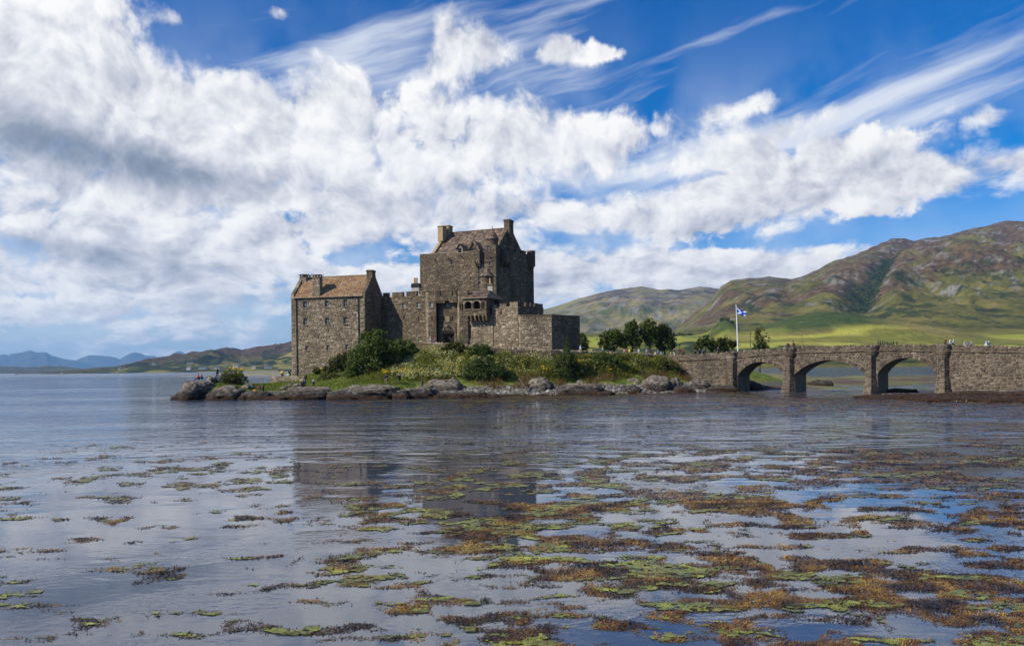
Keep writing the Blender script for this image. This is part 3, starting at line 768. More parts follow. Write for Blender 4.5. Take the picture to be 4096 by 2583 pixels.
# shingle spit across the inlet
def spit_mat():
    m, N, b = material('shingle'); p = pos(N)
    c = N.ramp(N.noise(p, 1.2, 5, .7), [(.3, (.10, .085, .06)), (.7, (.30, .26, .20))])
    c = N.mix(attr(N, 'grass'), c, N.ramp(N.noise(p, .4, 3, .6), [(.3, (.10, .11, .02)), (.7, (.22, .20, .05))]))
    N.put(b.inputs['Base Color'], c); b.inputs['Roughness'].default_value = .95; return m
M_SHINGLE = spit_mat()
def zS(X, D, x, y):
    ln = sstep(560, 800, X); t = (D - 640) / 60.0
    z = -.5 + 1.0 * np.sin(np.pi * np.clip(t, 0, 1)) ** .7 * ln + (fbm(x / 6, y / 6, 3, 9) - .5) * .4
    gr = sstep(950, 990, X) * sstep(.35, .5, t)
    return z + gr * 1.9 * np.sin(np.pi * np.clip(t, 0, 1)), dict(grass=gr)
polar('shingle_spit', np.linspace(560, 1500, 200), np.linspace(640, 700, 40), zS, M_SHINGLE, 'low shingle spit with a strip of grass beyond the inlet')

# mudflat behind the bridge
def mud_mat():
    m, N, b = material('mudflat'); p = pos(N)
    n = N.noise(N.mapping(p, scale=(.10, .05, .1)), 1.0, 5, .6)
    c = N.ramp(n, [(.32, (.045, .026, .012)), (.48, (.085, .050, .020)), (.56, (.10, .105, .028)), (.75, (.14, .14, .04))])
    c = N.mix(attr(N, 'grass'), c, N.ramp(N.noise(p, .5, 4, .6), [(.3, (.10, .105, .022)), (.7, (.22, .19, .055))]))
    N.put(b.inputs['Base Color'], c); b.inputs['Roughness'].default_value = .8
    bump(N, b, N.noise(p, 3.0, 4, .6), .6, .15); return m
M_MUD = mud_mat()
def zM(X, D, x, y):
    e = sstep(128, 142, D + (X - 3300) * .012) * (1 - sstep(265, 300, D + 20 * np.sin(X / 170)))
    z = -.5 + .62 * e + (fbm(x / 9, y / 14, 4, 19) - .47) * .75
    ch = np.exp(-((D - (152 + 6 * np.sin(X / 120))) / 5.0) ** 2) * sstep(3170, 3260, X); z = z - .7 * ch
    kn = np.exp(-(((X - 3060) / 190) ** 2 + ((D - 172) / 22) ** 2)); z = z + 2.2 * kn
    kn2 = np.exp(-(((X - 3480) / 330) ** 2 + ((D - 205) / 14) ** 2)); z = z + .75 * kn2
    return z, dict(grass=np.clip(sstep(.55, 1.0, z + .4 * (fbm(x / 4, y / 6, 3, 29) - .5)), 0, 1))
polar('mudflat', np.linspace(2780, 5200, 300), np.linspace(124, 305, 110), zM, M_MUD, 'brown and green mudflat seen through the bridge arches')

# ------------------------------------------------------------------ the island
ISL = []   # (X, d, z)
def col(X, *pairs):
    for d, z in pairs: ISL.append((X, d, z))
col(560, (112,-1.6),(120,-1.6),(132,-1.6),(145,-1.6),(165,-1.6),(190,-2))
col(690, (116,-1.5),(124,-1.2),(130,-.8),(138,-1.0),(150,-1.6),(190,-2))
col(760, (114,-1.4),(121,-.3),(125,1.2),(130,1.6),(137,.2),(145,-1.4),(190,-2))
col(860, (112,-1.4),(120,-.1),(124,1.4),(129,2.5),(135,1.8),(142,-.6),(150,-1.6),(190,-2))
col(960, (112,-1.4),(119.5,0),(123,1.0),(128,1.8),(133,2.2),(139,1.2),(145,-1.0),(190,-2))
col(1060, (112,-1.4),(120,0),(124,1.1),(129,1.6),(134,2.0),(140,1.0),(147,-1.2),(190,-2))
col(1165, (111,-1.4),(119,0),(123,1.1),(128,1.6),(134,2.2),(142,3.2),(150,3.4),(165,2.5),(190,-1))
col(1300, (109,-1.4),(117,0),(120,1.2),(125,1.9),(134,2.9),(145,3.6),(160,5),(190,4))
col(1450, (108,-1.4),(115.5,0),(119,1.6),(124,2.3),(132,3.7),(142,4.6),(150,6),(190,5))
col(1600, (108,-1.4),(116,0),(120,1.9),(124.5,2.5),(130,4.3),(136,6.0),(141,7.6),(150,8),(190,6))
col(1700, (110,-1.4),(118,0),(121,1.5),(125.5,2.6),(130,4.4),(135.5,6.6),(138.5,7.8),(150,8),(190,6))
col(1850, (111,-1.4),(118,0),(121,.9),(125,1.9),(129,3.6),(133.5,6.2),(137,7.2),(150,7.5),(190,6))
col(2000, (112,-1.4),(118.5,0),(122,.7),(126,1.9),(130,4.4),(133.2,6.3),(136,6.8),(150,7),(190,6))
col(2150, (114,-1.4),(121,0),(125,.9),(128.5,2.2),(131,4.6),(133.5,6.0),(136,6.5),(150,6.8),(190,6))
col(2300, (116,-1.4),(123.5,0),(126,.9),(129,2.3),(131.5,4.6),(133.5,5.8),(136,6.2),(150,6.4),(190,5.5))
col(2450, (117,-1.4),(125,0),(127,.9),(130,2.4),(133,4.4),(136,5.6),(139,6.0),(155,6.2),(190,5.5))
col(2570, (118,-1.4),(126.5,0),(129,1.0),(132,2.3),(135,3.9),(138.5,5.2),(142,5.6),(160,5.8),(190,5))
col(2680, (119,-1.4),(128,0),(131,1.1),(134,2.0),(138,3.2),(142,4.8),(147,5.4),(165,5.4),(190,4))
col(2790, (120,-1.4),(130,0),(133,.7),(137,1.4),(142,2.6),(148,4.6),(158,5.0),(175,4.6),(195,2))
col(2900, (120,-1.4),(131,-.1),(135,.9),(140,1.6),(146,3.0),(154,4.4),(168,4.2),(185,1.4))
col(3020, (118,-1.5),(128,-.8),(134,-.3),(139,.9),(146,2.0),(156,3.0),(170,2.6),(185,.4))
col(3150, (110,-1.6),(125,-1.4),(136,-.6),(146,.3),(158,1.0),(172,.8),(186,-.6))
col(3350, (110,-1.6),(130,-1.6),(150,-1.4),(175,-1.2)); col(3700, (100,-1.6),(120,-1.6),(150,-1.5))
ISL = np.array(ISL); ISL_XY = np.stack([(ISL[:, 0] - 2048) / F * ISL[:, 1], ISL[:, 1]], -1)
def _tps():
    n = len(ISL_XY); sx = np.array([1.0, 1.6]); q = ISL_XY * sx
    d2 = ((q[:, None] - q[None]) ** 2).sum(-1); K = np.where(d2 > 0, d2 * np.log(d2 + 1e-12) * .5, 0) + np.eye(n) * 6.0
    A = np.zeros((n + 3, n + 3)); A[:n, :n] = K; A[:n, n] = 1; A[:n, n + 1:] = q; A[n, :n] = 1; A[n + 1:, :n] = q.T
    b = np.zeros(n + 3); b[:n] = ISL[:, 2]; return q, np.linalg.solve(A, b), sx
_TQ, _TW, _TS = _tps()
def gz(x, y, detail=True):
    x = np.asarray(x, float); y = np.asarray(y, float); sh = x.shape; p = np.stack([x.ravel(), y.ravel()], -1) * _TS
    out = np.empty(len(p))
    for i in range(0, len(p), 20000):
        c = p[i:i + 20000]; d2 = ((c[:, None] - _TQ[None]) ** 2).sum(-1)
        out[i:i + 20000] = (np.where(d2 > 0, d2 * np.log(d2 + 1e-12) * .5, 0) @ _TW[:len(_TQ)]) + _TW[len(_TQ)] + c @ _TW[len(_TQ) + 1:]
    z = np.maximum(out, -2.0).reshape(sh)
    if detail:
        low = 1 - sstep(.6, 2.2, z)
        z = z + (fbm(x / 2.3, y / 2.3, 4, 77) - .5) * (.35 + .45 * low)
    return z
def gz1(x, y): return float(gz(np.array([x]), np.array([y]))[0])
def on_ground(X, d, dz=0.0):
    x = PX(X, d, 1500); return (x, d, gz1(x, d) + dz)
def island_mat():
    m, N, b = material('island_ground'); p = pos(N); z = N.sep(p)[2]
    zj = N.m('ADD', z, N.m('MULTIPLY', N.m('SUBTRACT', N.noise(p, .7, 4, .6), .5), .9))
    n = N.noise(p, .8, 5, .65); n2 = N.noise(p, .22, 4, .6)
    g = N.ramp(n, [(.36, (.060, .085, .014)), (.5, (.11, .145, .024)), (.64, (.18, .19, .04))])
    g = N.mix(N.rng(n2, .5, .7, 0, .7), g, (.15, .115, .045))
    sh = N.ramp(N.voro(p, 3.2, out='Color') if False else N.noise(p, 4.0, 5, .7), [(.3, (.035, .028, .022)), (.5, (.09, .08, .068)), (.72, (.24, .23, .21))])
    wk = N.ramp(N.noise(p, 3.0, 4, .6), [(.35, (.020, .011, .006)), (.65, (.055, .028, .010))])
    c = N.mix(N.rng(zj, .25, .6), wk, sh); c = N.mix(N.rng(zj, .95, 1.35), c, g)
    N.put(b.inputs['Base Color'], c); b.inputs['Roughness'].default_value = .95; b.inputs['Specular IOR Level'].default_value = .15
    bump(N, b, N.noise(p, 2.5, 5, .7), .8, .25); return m
M_ISLAND = island_mat()
xs = np.arange(-62, 66, .55); ys = np.arange(104, 196, .55)
Xg, Yg = np.meshgrid(xs, ys); Zg = gz(Xg, Yg)
Vi = np.stack([Xg, Yg, Zg], -1).reshape(-1, 3); ni = len(xs); ii = np.arange(ni - 1)[None, :] + ni * np.arange(len(ys) - 1)[:, None]
Qi = np.stack([ii, ii + 1, ii + ni + 1, ii + ni], -1).reshape(-1, 4)
keep_q = Vi[Qi][:, :, 2].max(1) > -1.5
tag(new_obj('island', np_mesh('island', Vi, Qi[keep_q], smooth=True), None, [M_ISLAND]), 'low rocky island under the castle with grassy bank', kind='structure')
# ------------------------------------------------------------------ the castle
def pl(X, d, Y=1250): return (P(X, Y, d)[0], d)
def mid(a, b, t=.5): return (a[0] + (b[0] - a[0]) * t, a[1] + (b[1] - a[1]) * t)
ST = dict(h=(.19, .42), w=(.28, .82))
def block(th, pts, z0, zt, faces, mat, mortar=M_MORTAR_D, limit=250, name='wall', top=True, zs=None, st=None, mats=None):
    """closed wall block; faces = {edge index: openings}; zt per corner; stones laid on the listed faces from zs up"""
    n = len(pts); zt = zt if hasattr(zt, '__len__') else [zt] * n; mb = MB(); stones = []; walls = {}
    for i in range(n):
        j = (i + 1) % n; W = Wall(pts[i], pts[j]); walls[i] = W; ops = faces.get(i, [])
        wall_face(mb, W, z0, zt[i], zt[j], ops or [])
        if i in faces:
            s0 = z0 if zs is None else zs
            stones.append((i, masonry(W, s0, (lambda u, a=zt[i], b=zt[j], L=W.L: a + (b - a) * u / L), ops, **(st or ST))))
    if top: mb.face([(p[0], p[1], zt[i]) for i, p in enumerate(pts)])
    o = mb.build(name, mortar, th)
    if mats:
        for i, s in stones: lay(s, o, mats.get(i, mat), limit // len(stones))
    else: lay(sum((s for _, s in stones), []), o, mat, limit)
    return o, walls
def cap_slab(parent, W, u0, u1, z, th=.9, h=.12, out=.08, name='coping', mat=None, zb=None):
    mb = MB(); zb = z if zb is None else zb
    a, b = W.at(u0 - .03, 0, out), W.at(u1 + .03, 0, out); c, d = W.at(u1 + .03, 0, out - th - 2 * out), W.at(u0 - .03, 0, out - th - 2 * out)
    mb.prism([(p.x, p.y) for p in (a, b, c, d)], [z, zb, zb, z], [z + h, zb + h, zb + h, z + h], RG.random())
    return mb.build(name, mat or M_KEEP, parent)
def merlon(th, W, X0, X1, z0, z1, thick=.6, mat=None, out=.0):
    u0, u1 = W.uX(X0), W.uX(X1); mb = MB(); c = W.at((u0 + u1) / 2, (z0 + z1) / 2, out - thick / 2)
    mb.obox(c, W.u * ((u1 - u0) / 2), W.n * (thick / 2 - .02), Vector((0, 0, (z1 - z0) / 2)))
    o = mb.build('merlon', M_MORTAR_D, th)
    lay(masonry(W if not out else Wall((W.at(0, 0, out).x, W.at(0, 0, out).y), (W.at(W.L, 0, out).x, W.at(W.L, 0, out).y)), z0, z1, u0=u0, u1=u1, h=(.2, .34), w=(.3, .7), quoin=False), o, mat or M_KEEP, 40)
    cm = MB(); cm.obox(W.at((u0 + u1) / 2, z1 + .05, out - thick / 2), W.u * ((u1 - u0) / 2 + .06), W.n * (thick / 2 + .06), Vector((0, 0, .05)), RG.random())
    c = cm.build('coping', M_KEEP); c.parent = o
    return o
def slit(th, W, X, Y0, Y1, w=.2):
    """narrow loophole set into the wall"""
    u = W.uX(X); o = dict(u0=u - w / 2, u1=u + w / 2, z0=W.zY(X, Y1), z1=W.zY(X, Y0), depth=.4); return o
def pane(th, W, o, name='loophole'):
    mb = MB(); d = -o['depth'] + .02
    mb.face([W.at(o['u0'], o['z0'], d), W.at(o['u1'], o['z0'], d), W.at(o['u1'], o['z1'], d), W.at(o['u0'], o['z1'], d)])
    return mb.build(name, M_DARK, th)
def crow_steps(parent, W, uL, uR, zE, uA, zA, n=13, thick=.55, mat=None, over=.35):
    """stepped stones climbing both slopes of a gable from the eaves to the apex"""
    for s, ue in ((0, uL), (1, uR)):
        for k in range(n):
            t0, t1 = k / n, (k + 1) / n
            a, b = ue + (uA - ue) * t0, ue + (uA - ue) * t1; z = zE + (zA - zE) * t1
            mb = MB(); c = W.at((a + b) / 2, z - .25 + over / 2, -thick / 2 + .06)
            mb.obox(c, W.u * (abs(b - a) / 2 + .04), W.n * (thick / 2), Vector((0, 0, .25 + over / 2)), RG.random())
            o = mb.build('crow_step', mat or M_KEEP); o.parent = parent

# ---- left wing
th = thing('castle_house', 'rubble stone wing with orange slate roof and nine windows, left end of castle', 'building', P(1310, 1500, 146))
hA, hB = pl(1165, 149), pl(1460, 145.5)
WF = Wall(hA, hB); inw = -WF.n; HW = 8.3
hC = (hB[0] + inw.x * HW, hB[1] + inw.y * HW); hD = (hA[0] + inw.x * HW, hA[1] + inw.y * HW)
zE = WF.zY(1460, 1181) ; zG = 2.2
hops = []
for (X, Y, w, h) in ((1220,1219,15,27),(1307,1215,15,27),(1381,1212,15,27),(1221,1287,15,27),(1308.5,1284,15,27),(1382,1281,15,27),(1227.5,1392,12,18),(1312,1391,12,20),(1387.5,1388,12,20)):
    hops.append(WF.op(X - w / 2, X + w / 2, Y - h / 2, Y + h / 2, .38))
WG = Wall(hB, hC)
gops = [WG.op(1508, 1512, 1285, 1302, .4), WG.op(1520, 1523, 1240, 1262, .4)]
wall_h, wh = block(th, [hA, hB, hC, hD], zG, zE, {0: hops, 1: gops, 3: []}, M_HOUSE, M_MORTAR, 300, mats={0: M_HOUSE, 1: M_KEEPS, 3: M_HOUSE})  # right gable in the darker rubble, shade put into its colour
for o in hops: window(th, WF, o)
for o in gops: pane(th, WG, o)
# pale quoins on the corner towards the entrance
for Y in (1246, 1265, 1283, 1317):
    u = WF.L - .55; z = WF.zY(1453, Y)
    o = bpy.data.objects.new('quoin', stone_mesh(3, M_ASHLAR)); COL.objects.link(o); o.parent = wall_h; p = WF.at(u, z)
    o.matrix_basis = Matrix(((WF.u.x * .95, 0, WF.n.x * .10, p.x), (WF.u.y * .95, 0, WF.n.y * .10, p.y), (0, .55, 0, p.z), (0, 0, 0, 1)))
zR = zE + 4.15
ra, rb = mid(hA, hD), mid(hB, hC)
for (W, za, m, nm) in ((WG, zE, M_KEEPS, 'gable'), (Wall(hD, hA), zE, M_HOUSE, 'gable')):
    g = MB(); L = W.L
    p0, p1, p2 = W.at(0, zE), W.at(L, zE), W.at(L / 2, zR); k = -.5
    g.face([p0, p1, p2]); q0, q1, q2 = [v - W.n * .55 for v in (p0, p1, p2)]; g.face([q1, q0, q2]); g.face([p0, p2, q2, q0]); g.face([p1, q1, q2, p2])
    go = g.build(nm, M_MORTAR_D, th)
    lay(masonry(W, zE, zR, clip=lambda z, L=L: ((z - zE) / (zR - zE) * L / 2 + .1, L - (z - zE) / (zR - zE) * L / 2 - .1), quoin=False, **ST), go, m, 60)
    crow_steps(go, W, 0, L, zE, L / 2, zR, 15, .6, m, .30)
rf = MB()
def ins(p, q, t): v = Vector((q[0] - p[0], q[1] - p[1])); L = v.length; return (p[0] + v.x / L * t, p[1] + v.y / L * t)
e0, e1 = ins(hA, hB, .5), ins(hB, hA, .5); r0, r1 = ins(ra, rb, .5), ins(rb, ra, .5); b0, b1 = ins(hD, hC, .5), ins(hC, hD, .5)
ev = lambda p, out, z: (p[0] + WF.n.x * out, p[1] + WF.n.y * out, z)
c_f = [ev(e0, .18, zE - .12), ev(e1, .18, zE - .12), (r1[0], r1[1], zR), (r0[0], r0[1], zR)]
rf.face(c_f); rf.face([ev(b1, -.18, zE - .12), ev(b0, -.18, zE - .12), (r0[0], r0[1], zR), (r1[0], r1[1], zR)])
roof = rf.build('roof', M_SLATE_H, th)
slate_roof(roof, [Vector(c) + WF.n * .012 for c in c_f], M_SLATE_H, .60, .33, 300)
rd = MB(); rd.tube([(r0[0], r0[1], zR + .06), (r1[0], r1[1], zR + .06)], .11, 6); o = rd.build('ridge', M_KEEP); o.parent = roof
gt = MB(); gt.tube([ev(e0, .24, zE - .16), ev(e1, .24, zE - .16)], .08, 6); gt.build('gutter', M_PIPE, th)
ux2 = Vector((WF.u.x, WF.u.y))
chimney(th, ins(ra, rb, .75), ux2, 1.35, 2.0, zR - 1.6, ZY(1208, 1095, 151), M_KEEP, .55, stones=M_HOUSE, capmat=M_KEEP)
pc = WF.at(WF.uX(1265), 0, -.55); chimney(th, (pc.x, pc.y), ux2, 1.5, 1.15, zE - .3, ZY(1265, 1096, 147), M_KEEP, .5, stones=M_HOUSE)
chimney(th, ins(rb, ra, .55), ux2, 1.15, 1.55, zR - 1.3, ZY(1493, 1079, 149), M_KEEP, .3, legs=False, stones=M_KEEP)
for X in (1186, 1434):
    m = MB(); u = WF.uX(X); m.tube([WF.at(u, zG + .8, .12), WF.at(u, zE - .2, .12)], .075, 8)
    dp = m.build('drainpipe', M_PIPE, th)
    for z in (6, 9, 12, 15):
        b = MB(); b.obox(WF.at(u, z, .1), WF.u * .13, WF.n * .08, Vector((0, 0, .05))); bo = b.build('pipe_bracket', M_PIPE); bo.parent = dp

# ---- curtain wall between the wing and the gatehouse
th = thing('curtain_wall', 'crenellated stone wall joining orange-roofed wing to castle gatehouse', 'wall', P(1620, 1400, 147))
cA, cB = pl(1524, 150), pl(1712, 146)
WC = Wall(cA, cB); cD = (cA[0] - WC.n.x * 1.2, cA[1] - WC.n.y * 1.2); cC = (cB[0] - WC.n.x * 1.2, cB[1] - WC.n.y * 1.2)
zc = WC.zY(1620, 1186); zm = WC.zY(1620, 1169)
cops = [WC.op(1609.5, 1624.5, 1213, 1233, .3), WC.op(1667, 1682, 1210, 1231, .3), slit(th, WC, 1616, 1262, 1276), slit(th, WC, 1674.5, 1265, 1286)]
block(th, [cA, cB, cC, cD], 4.0, zc, {0: cops}, M_KEEP, limit=250)
for o in cops[:2]: window(th, WC, o, 3, 2, mat=flat('window_white', (.55, .56, .56), .5))
for o in cops[2:]: pane(th, WC, o)
for a, b in ((1532, 1553), (1569, 1611), (1625, 1667), (1681, 1708)): merlon(th, WC, a, b, zc, zm)
M_WINW = MATS['window_white']

# ---- house chimney standing behind the curtain wall
th = thing('inner_house', 'cream rendered house top with three chimney pots behind the curtain wall', 'building', P(1640, 1200, 158))
q = [pl(1545, 158), pl(1700, 155), pl(1700, 162), pl(1545, 165)]
m = MB(); m.prism(q, 8.0, ZY(1600, 1180, 157)); m.build('wall', M_CREAM, th)
m = MB(); zz = ZY(1600, 1180, 157)
m.face([(q[0][0], q[0][1], zz), (q[1][0], q[1][1], zz), (q[2][0], q[2][1], zz + .5), (q[3][0], q[3][1], zz + .5)]); m.build('roof', M_LEAD, th)
cc = pl(1665.5, 157); ck = chimney(th, cc, Vector((.97, -.25)), 1.55, 1.0, ZY(1665, 1190, 157), ZY(1665, 1134, 157), M_CREAM, .75, legs=False, capmat=M_PIPE)
for X in (1659, 1664.5, 1670):
    m = MB(); c = pl(X, 157); z = ZY(X, 1134, 157); m.ring(c, [(.14, z), (.16, z + .15), (.13, z + .25), (.12, z + .98), (.15, z + 1.02), (.15, z + 1.1), (.0, z + 1.1)], 10)
    p = m.build('chimney_pot', M_POT); p.parent = ck

# ---- gatehouse
th = thing('gatehouse', 'dark stone gatehouse with pointed entrance arch and slits below the keep', 'building', P(1790, 1366, 144))
gd = 143.6
g0 = pl(1703, 145.6); g1 = pl(1713, 144.4); g2 = pl(1745, 143.8); g3 = pl(1828, 142.6); g4 = pl(1836, 141.6); g5 = pl(1872, 141.0)
gR = .9
WGm = Wall(g1, g5)
zt0, zt1 = ZY(1713, 1164, 144), ZY(1872, 1160, 141)
back = [pl(1872, 152), pl(1700, 156)]
# left body, recessed gate bay, right body
WL = Wall(g1, g2); WCh = Wall(g0, g1)
lops = [WL.op(1719, 1733, 1208, 1229, .3), slit(th, WL, 1727.5, 1266, 1283)]
kL, _ = block(th, [g0, g1, g2, (g2[0], g2[1] + 4), (g0[0], g0[1] + 4)], 5.5, zt0 - .1, {0: [], 1: lops}, M_KEEP, limit=90, mats={0: M_HOUSE, 1: M_KEEP})  # paler rubble on the chamfer paints in its sunlit side
window(th, WL, lops[0], 3, 2, mat=M_WINW); pane(th, WL, lops[1])
n3 = WGm.n
h2 = (g2[0] - n3.x * gR, g2[1] - n3.y * gR); h3 = (g3[0] - n3.x * gR, g3[1] - n3.y * gR)
WB = Wall(h2, h3)
arch = dict(u0=WB.uX(1771), u1=WB.uX(1816), z0=6.5, z1=WB.zY(1793, 1334), depth=1.4)
bops = [WB.op(1785, 1798, 1208, 1228, .3), slit(th, WB, 1752.5, 1265, 1283), slit(th, WB, 1775, 1265, 1283), slit(th, WB, 1809.5, 1265, 1283), arch]
zlint = WB.zY(1790, 1204)
kB, _ = block(th, [h2, h3, (h3[0], h3[1] + 4), (h2[0], h2[1] + 4)], 5.5, zlint + .1, {0: bops}, M_KEEP, limit=120, top=False)
window(th, WB, bops[0], 3, 2, mat=M_WINW)
for o in bops[1:4]: pane(th, WB, o)
# pointed arch: dressed ring and a dark sheet painting the shadowed opening above the springing
am = MB(); uc = (arch['u0'] + arch['u1']) / 2; hw = (arch['u1'] - arch['u0']) / 2; zs_ = arch['z1']
rad = hw * 1.35; rise = math.sqrt(rad ** 2 - (rad - hw) ** 2)
def arch_pts(r_extra=0.0, n=7):
    pts = []
    a_end = math.acos((rad - hw) / rad)
    for k in range(n + 1):
        t = a_end * k / n; pts.append((uc + hw - rad + (rad + r_extra) * math.cos(t), zs_ + (rad + r_extra) * math.sin(t)))
    return pts
inn, outp = arch_pts(0), arch_pts(.38)
vo = 0
for side in (1, -1):
    for k in range(7):
        q = [inn[k], outp[k], outp[k + 1], inn[k + 1]]; q = [(uc + side * (a - uc), z) for a, z in q]
        v = MB(); f = [WB.at(a, z, .10) for a, z in q]; bk = [WB.at(a, z, -.5) for a, z in q]
        v.mesh_add(f + bk, [(0, 1, 2, 3), (0, 4, 5, 1), (1, 5, 6, 2), (2, 6, 7, 3), (3, 7, 4, 0)], RG.random()); vb = v.build('voussoir', M_KEEP); vb.parent = kB
    for z in range(4):
        v = MB(); hh = (zs_ - 6.8) / 4; v.obox(WB.at(uc + side * (hw + .19), 6.8 + hh * (z + .5), -.2), WB.u * .18, WB.n * .29, Vector((0, 0, hh / 2 - .015)), RG.random()); vb = v.build('jamb_stone', M_KEEP); vb.parent = kB
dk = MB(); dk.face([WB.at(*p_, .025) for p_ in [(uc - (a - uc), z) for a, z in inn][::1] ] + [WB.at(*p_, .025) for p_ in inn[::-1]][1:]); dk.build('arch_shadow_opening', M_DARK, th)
dm = MB()
for k in range(7):
    u = arch['u0'] + (arch['u1'] - arch['u0']) * (k + .5) / 7
    dm.obox(WB.at(u, (6.6 + zs_) / 2, -1.25), WB.u * (hw / 7 * .94), WB.n * .05, Vector((0, 0, (zs_ - 6.6) / 2)))
dm.build('gate_door', M_DOOR, th)
pm = MB(); o = WB.op(1784, 1799, 1265, 1288); pm.obox((WB.at(o['u0'], o['z0'], .06) + WB.at(o['u1'], o['z1'], .06)) / 2, WB.u * ((o['u1'] - o['u0']) / 2), WB.n * .08, Vector((0, 0, (o['z1'] - o['z0']) / 2))); pm.build('carved_panel', M_TANPANEL, th)
# overhanging top across the bay, with corbels and firing slots
WT = Wall(g2, g3)
tops = [slit(th, WT, 1762, 1164, 1184, .18), slit(th, WT, 1811, 1162, 1183, .18)]
kT, _ = block(th, [g2, g3, (g3[0], g3[1] + 5), (g2[0], g2[1] + 5)], zlint, (zt0 + zt1) / 2 - .05, {0: tops}, M_KEEP, limit=80)
for X in (1750, 1758, 1766, 1775, 1800, 1808, 1816, 1824):
    m = MB(); u = WT.uX(X); m.obox(WT.at(u, zlint - .18, -.35), WT.u * .16, WT.n * .34, Vector((0, 0, .19)), RG.random()); m.build('corbel', M_KEEP, th)
rops = [slit(th, Wall(g4, g5), 1841, 1214, 1240), slit(th, Wall(g4, g5), 1849, 1214, 1240)]
kR, _ = block(th, [(g3[0], g3[1] + .9), g4, g5, (g5[0], g5[1] + 6), (g3[0], g3[1] + 6)], 5.5, zt1 - .1, {0: [], 1: rops}, M_KEEP, limit=80, mats={0: M_HOUSE, 1: M_KEEP})  # left reveal in paler stone, sunlight put into its colour
for o in rops: pane(th, Wall(g4, g5), o)
for W_, a, b, z in ((WL, 0, WL.L, zt0 - .1), (WT, 0, WT.L, (zt0 + zt1) / 2 - .05), (Wall(g4, g5), 0, Wall(g4, g5).L, zt1 - .1)): cap_slab(th, W_, a, b, z, .7)

# ---- guard room with the two arches, on corbels
th = thing('guard_room', 'small corbelled guard room with two arched openings and hipped slate roof', 'building', P(1900, 1385, 142))
o0, o1, o2 = pl(1858, 140.2), pl(1946, 138.6), pl(2006, 143.5)
WO, WOr = Wall(o0, o1), Wall(o1, o2)
zf, ze = WO.zY(1900, 1262), WO.zY(1900, 1192)
aops = [WO.op(1859.5, 1885.5, 1212, 1237, 1.4), WO.op(1893.5, 1920, 1212, 1237, 1.4), slit(th, WO, 1928.5, 1208, 1237, .2), slit(th, WO, 1935.5, 1208, 1237, .2)]
for o in aops[:2]: o['z1'] = WO.zY(1890, 1204)
sops = [WOr.op(1979, 1995, 1202, 1228, .5)]
kO, _ = block(th, [o0, o1, o2, (o2[0] - 2.5, o2[1] + 3), (o0[0] - .3, o0[1] + 7)], zf, ze, {0: aops, 1: sops}, M_KEEP, limit=160)
fl = MB(); fl.face([(p[0], p[1], zf) for p in (o0, o1, o2, (o2[0] - 2.5, o2[1] + 3), (o0[0] - .3, o0[1] + 7))][::-1]); fl.build('floor', M_KEEP, th)
for o in aops[:2]:
    # arched heads: spandrels filling the corners of the square opening, and a timber screen inside
    a, b, z1 = o['u0'], o['u1'], o['z1']; c = (a + b) / 2; r = (b - a) / 2; sp = MB(); zs2 = z1 - r * .75
    for s in (-1, 1):
        pts = [(c + s * r, z1 + .02)] + [(c + s * r * math.cos(t), zs2 + r * .75 * math.sin(t)) for t in [math.pi / 2 * k / 8 for k in range(9)]][::-1]
        f = [WO.at(u, z, -.02) for u, z in pts]; bk = [WO.at(u, z, -.5) for u, z in pts]
        sp.face(f); n_ = len(f)
        for k in range(1, n_ - 1): sp.face([f[k], f[k + 1], bk[k + 1], bk[k]])
    s_ = sp.build('spandrel', M_MORTAR_D); s_.parent = kO
    for k in range(9):
        t0, t1 = math.pi * k / 9, math.pi * (k + 1) / 9
        q = [(c + r * math.cos(t), zs2 + r * .75 * math.sin(t)) for t in (t0, t1)] + [(c + (r + .32) * math.cos(t), zs2 + (r * .75 + .32) * math.sin(t)) for t in (t1, t0)]
        v = MB(); f = [WO.at(u, z, .09) for u, z in q]; bk = [WO.at(u, z, -.1) for u, z in q]; v.mesh_add(f + bk, [(0, 1, 2, 3), (0, 4, 5, 1), (1, 5, 6, 2), (2, 6, 7, 3), (3, 7, 4, 0)], RG.random()); vb = v.build('voussoir', M_ASHLAR); vb.parent = kO
    sc_ = MB(); sc_.obox(WO.at(c + r * .2, (o['z0'] + z1) / 2, -1.1), WO.u * (r * .7), WO.n * .04, Vector((0, 0, (z1 - o['z0']) / 2))); x_ = sc_.build('timber_screen', M_DOOR); x_.parent = kO
    sl = MB(); sl.obox(WO.at(c, o['z0'] - .06, .03), WO.u * (r + .12), WO.n * .14, Vector((0, 0, .06)), RG.random()); x_ = sl.build('sill', M_ASHLAR); x_.parent = kO
for o in aops[2:]: pane(th, WO, o)
pane(th, WOr, sops[0])
for X in (1867, 1882, 1898, 1914, 1930, 1943):
    u = WO.uX(X); m = MB()
    for k, (dz, ln) in enumerate(((.14, 1.1), (.42, .85), (.70, .55))): m.obox(WO.at(u, zf - dz, -ln / 2 + .02 - (1.1 - ln) * .0 - .12 * k), WO.u * .17, WO.n * (ln / 2), Vector((0, 0, .15)), RG.random())
    m.build('corbel', M_KEEP, th)
for X in (1957, 1968):
    u = WOr.uX(X); m = MB()
    for k, (dz, ln) in enumerate(((.14, 1.1), (.42, .8), (.70, .5))): m.obox(WOr.at(u, zf - dz, -ln / 2 - .1 * k), WOr.u * .17, WOr.n * (ln / 2), Vector((0, 0, .15)), RG.random())
    m.build('corbel', M_KEEP, th)
ex = lambda W, u, out, z: tuple(W.at(u, z, out))
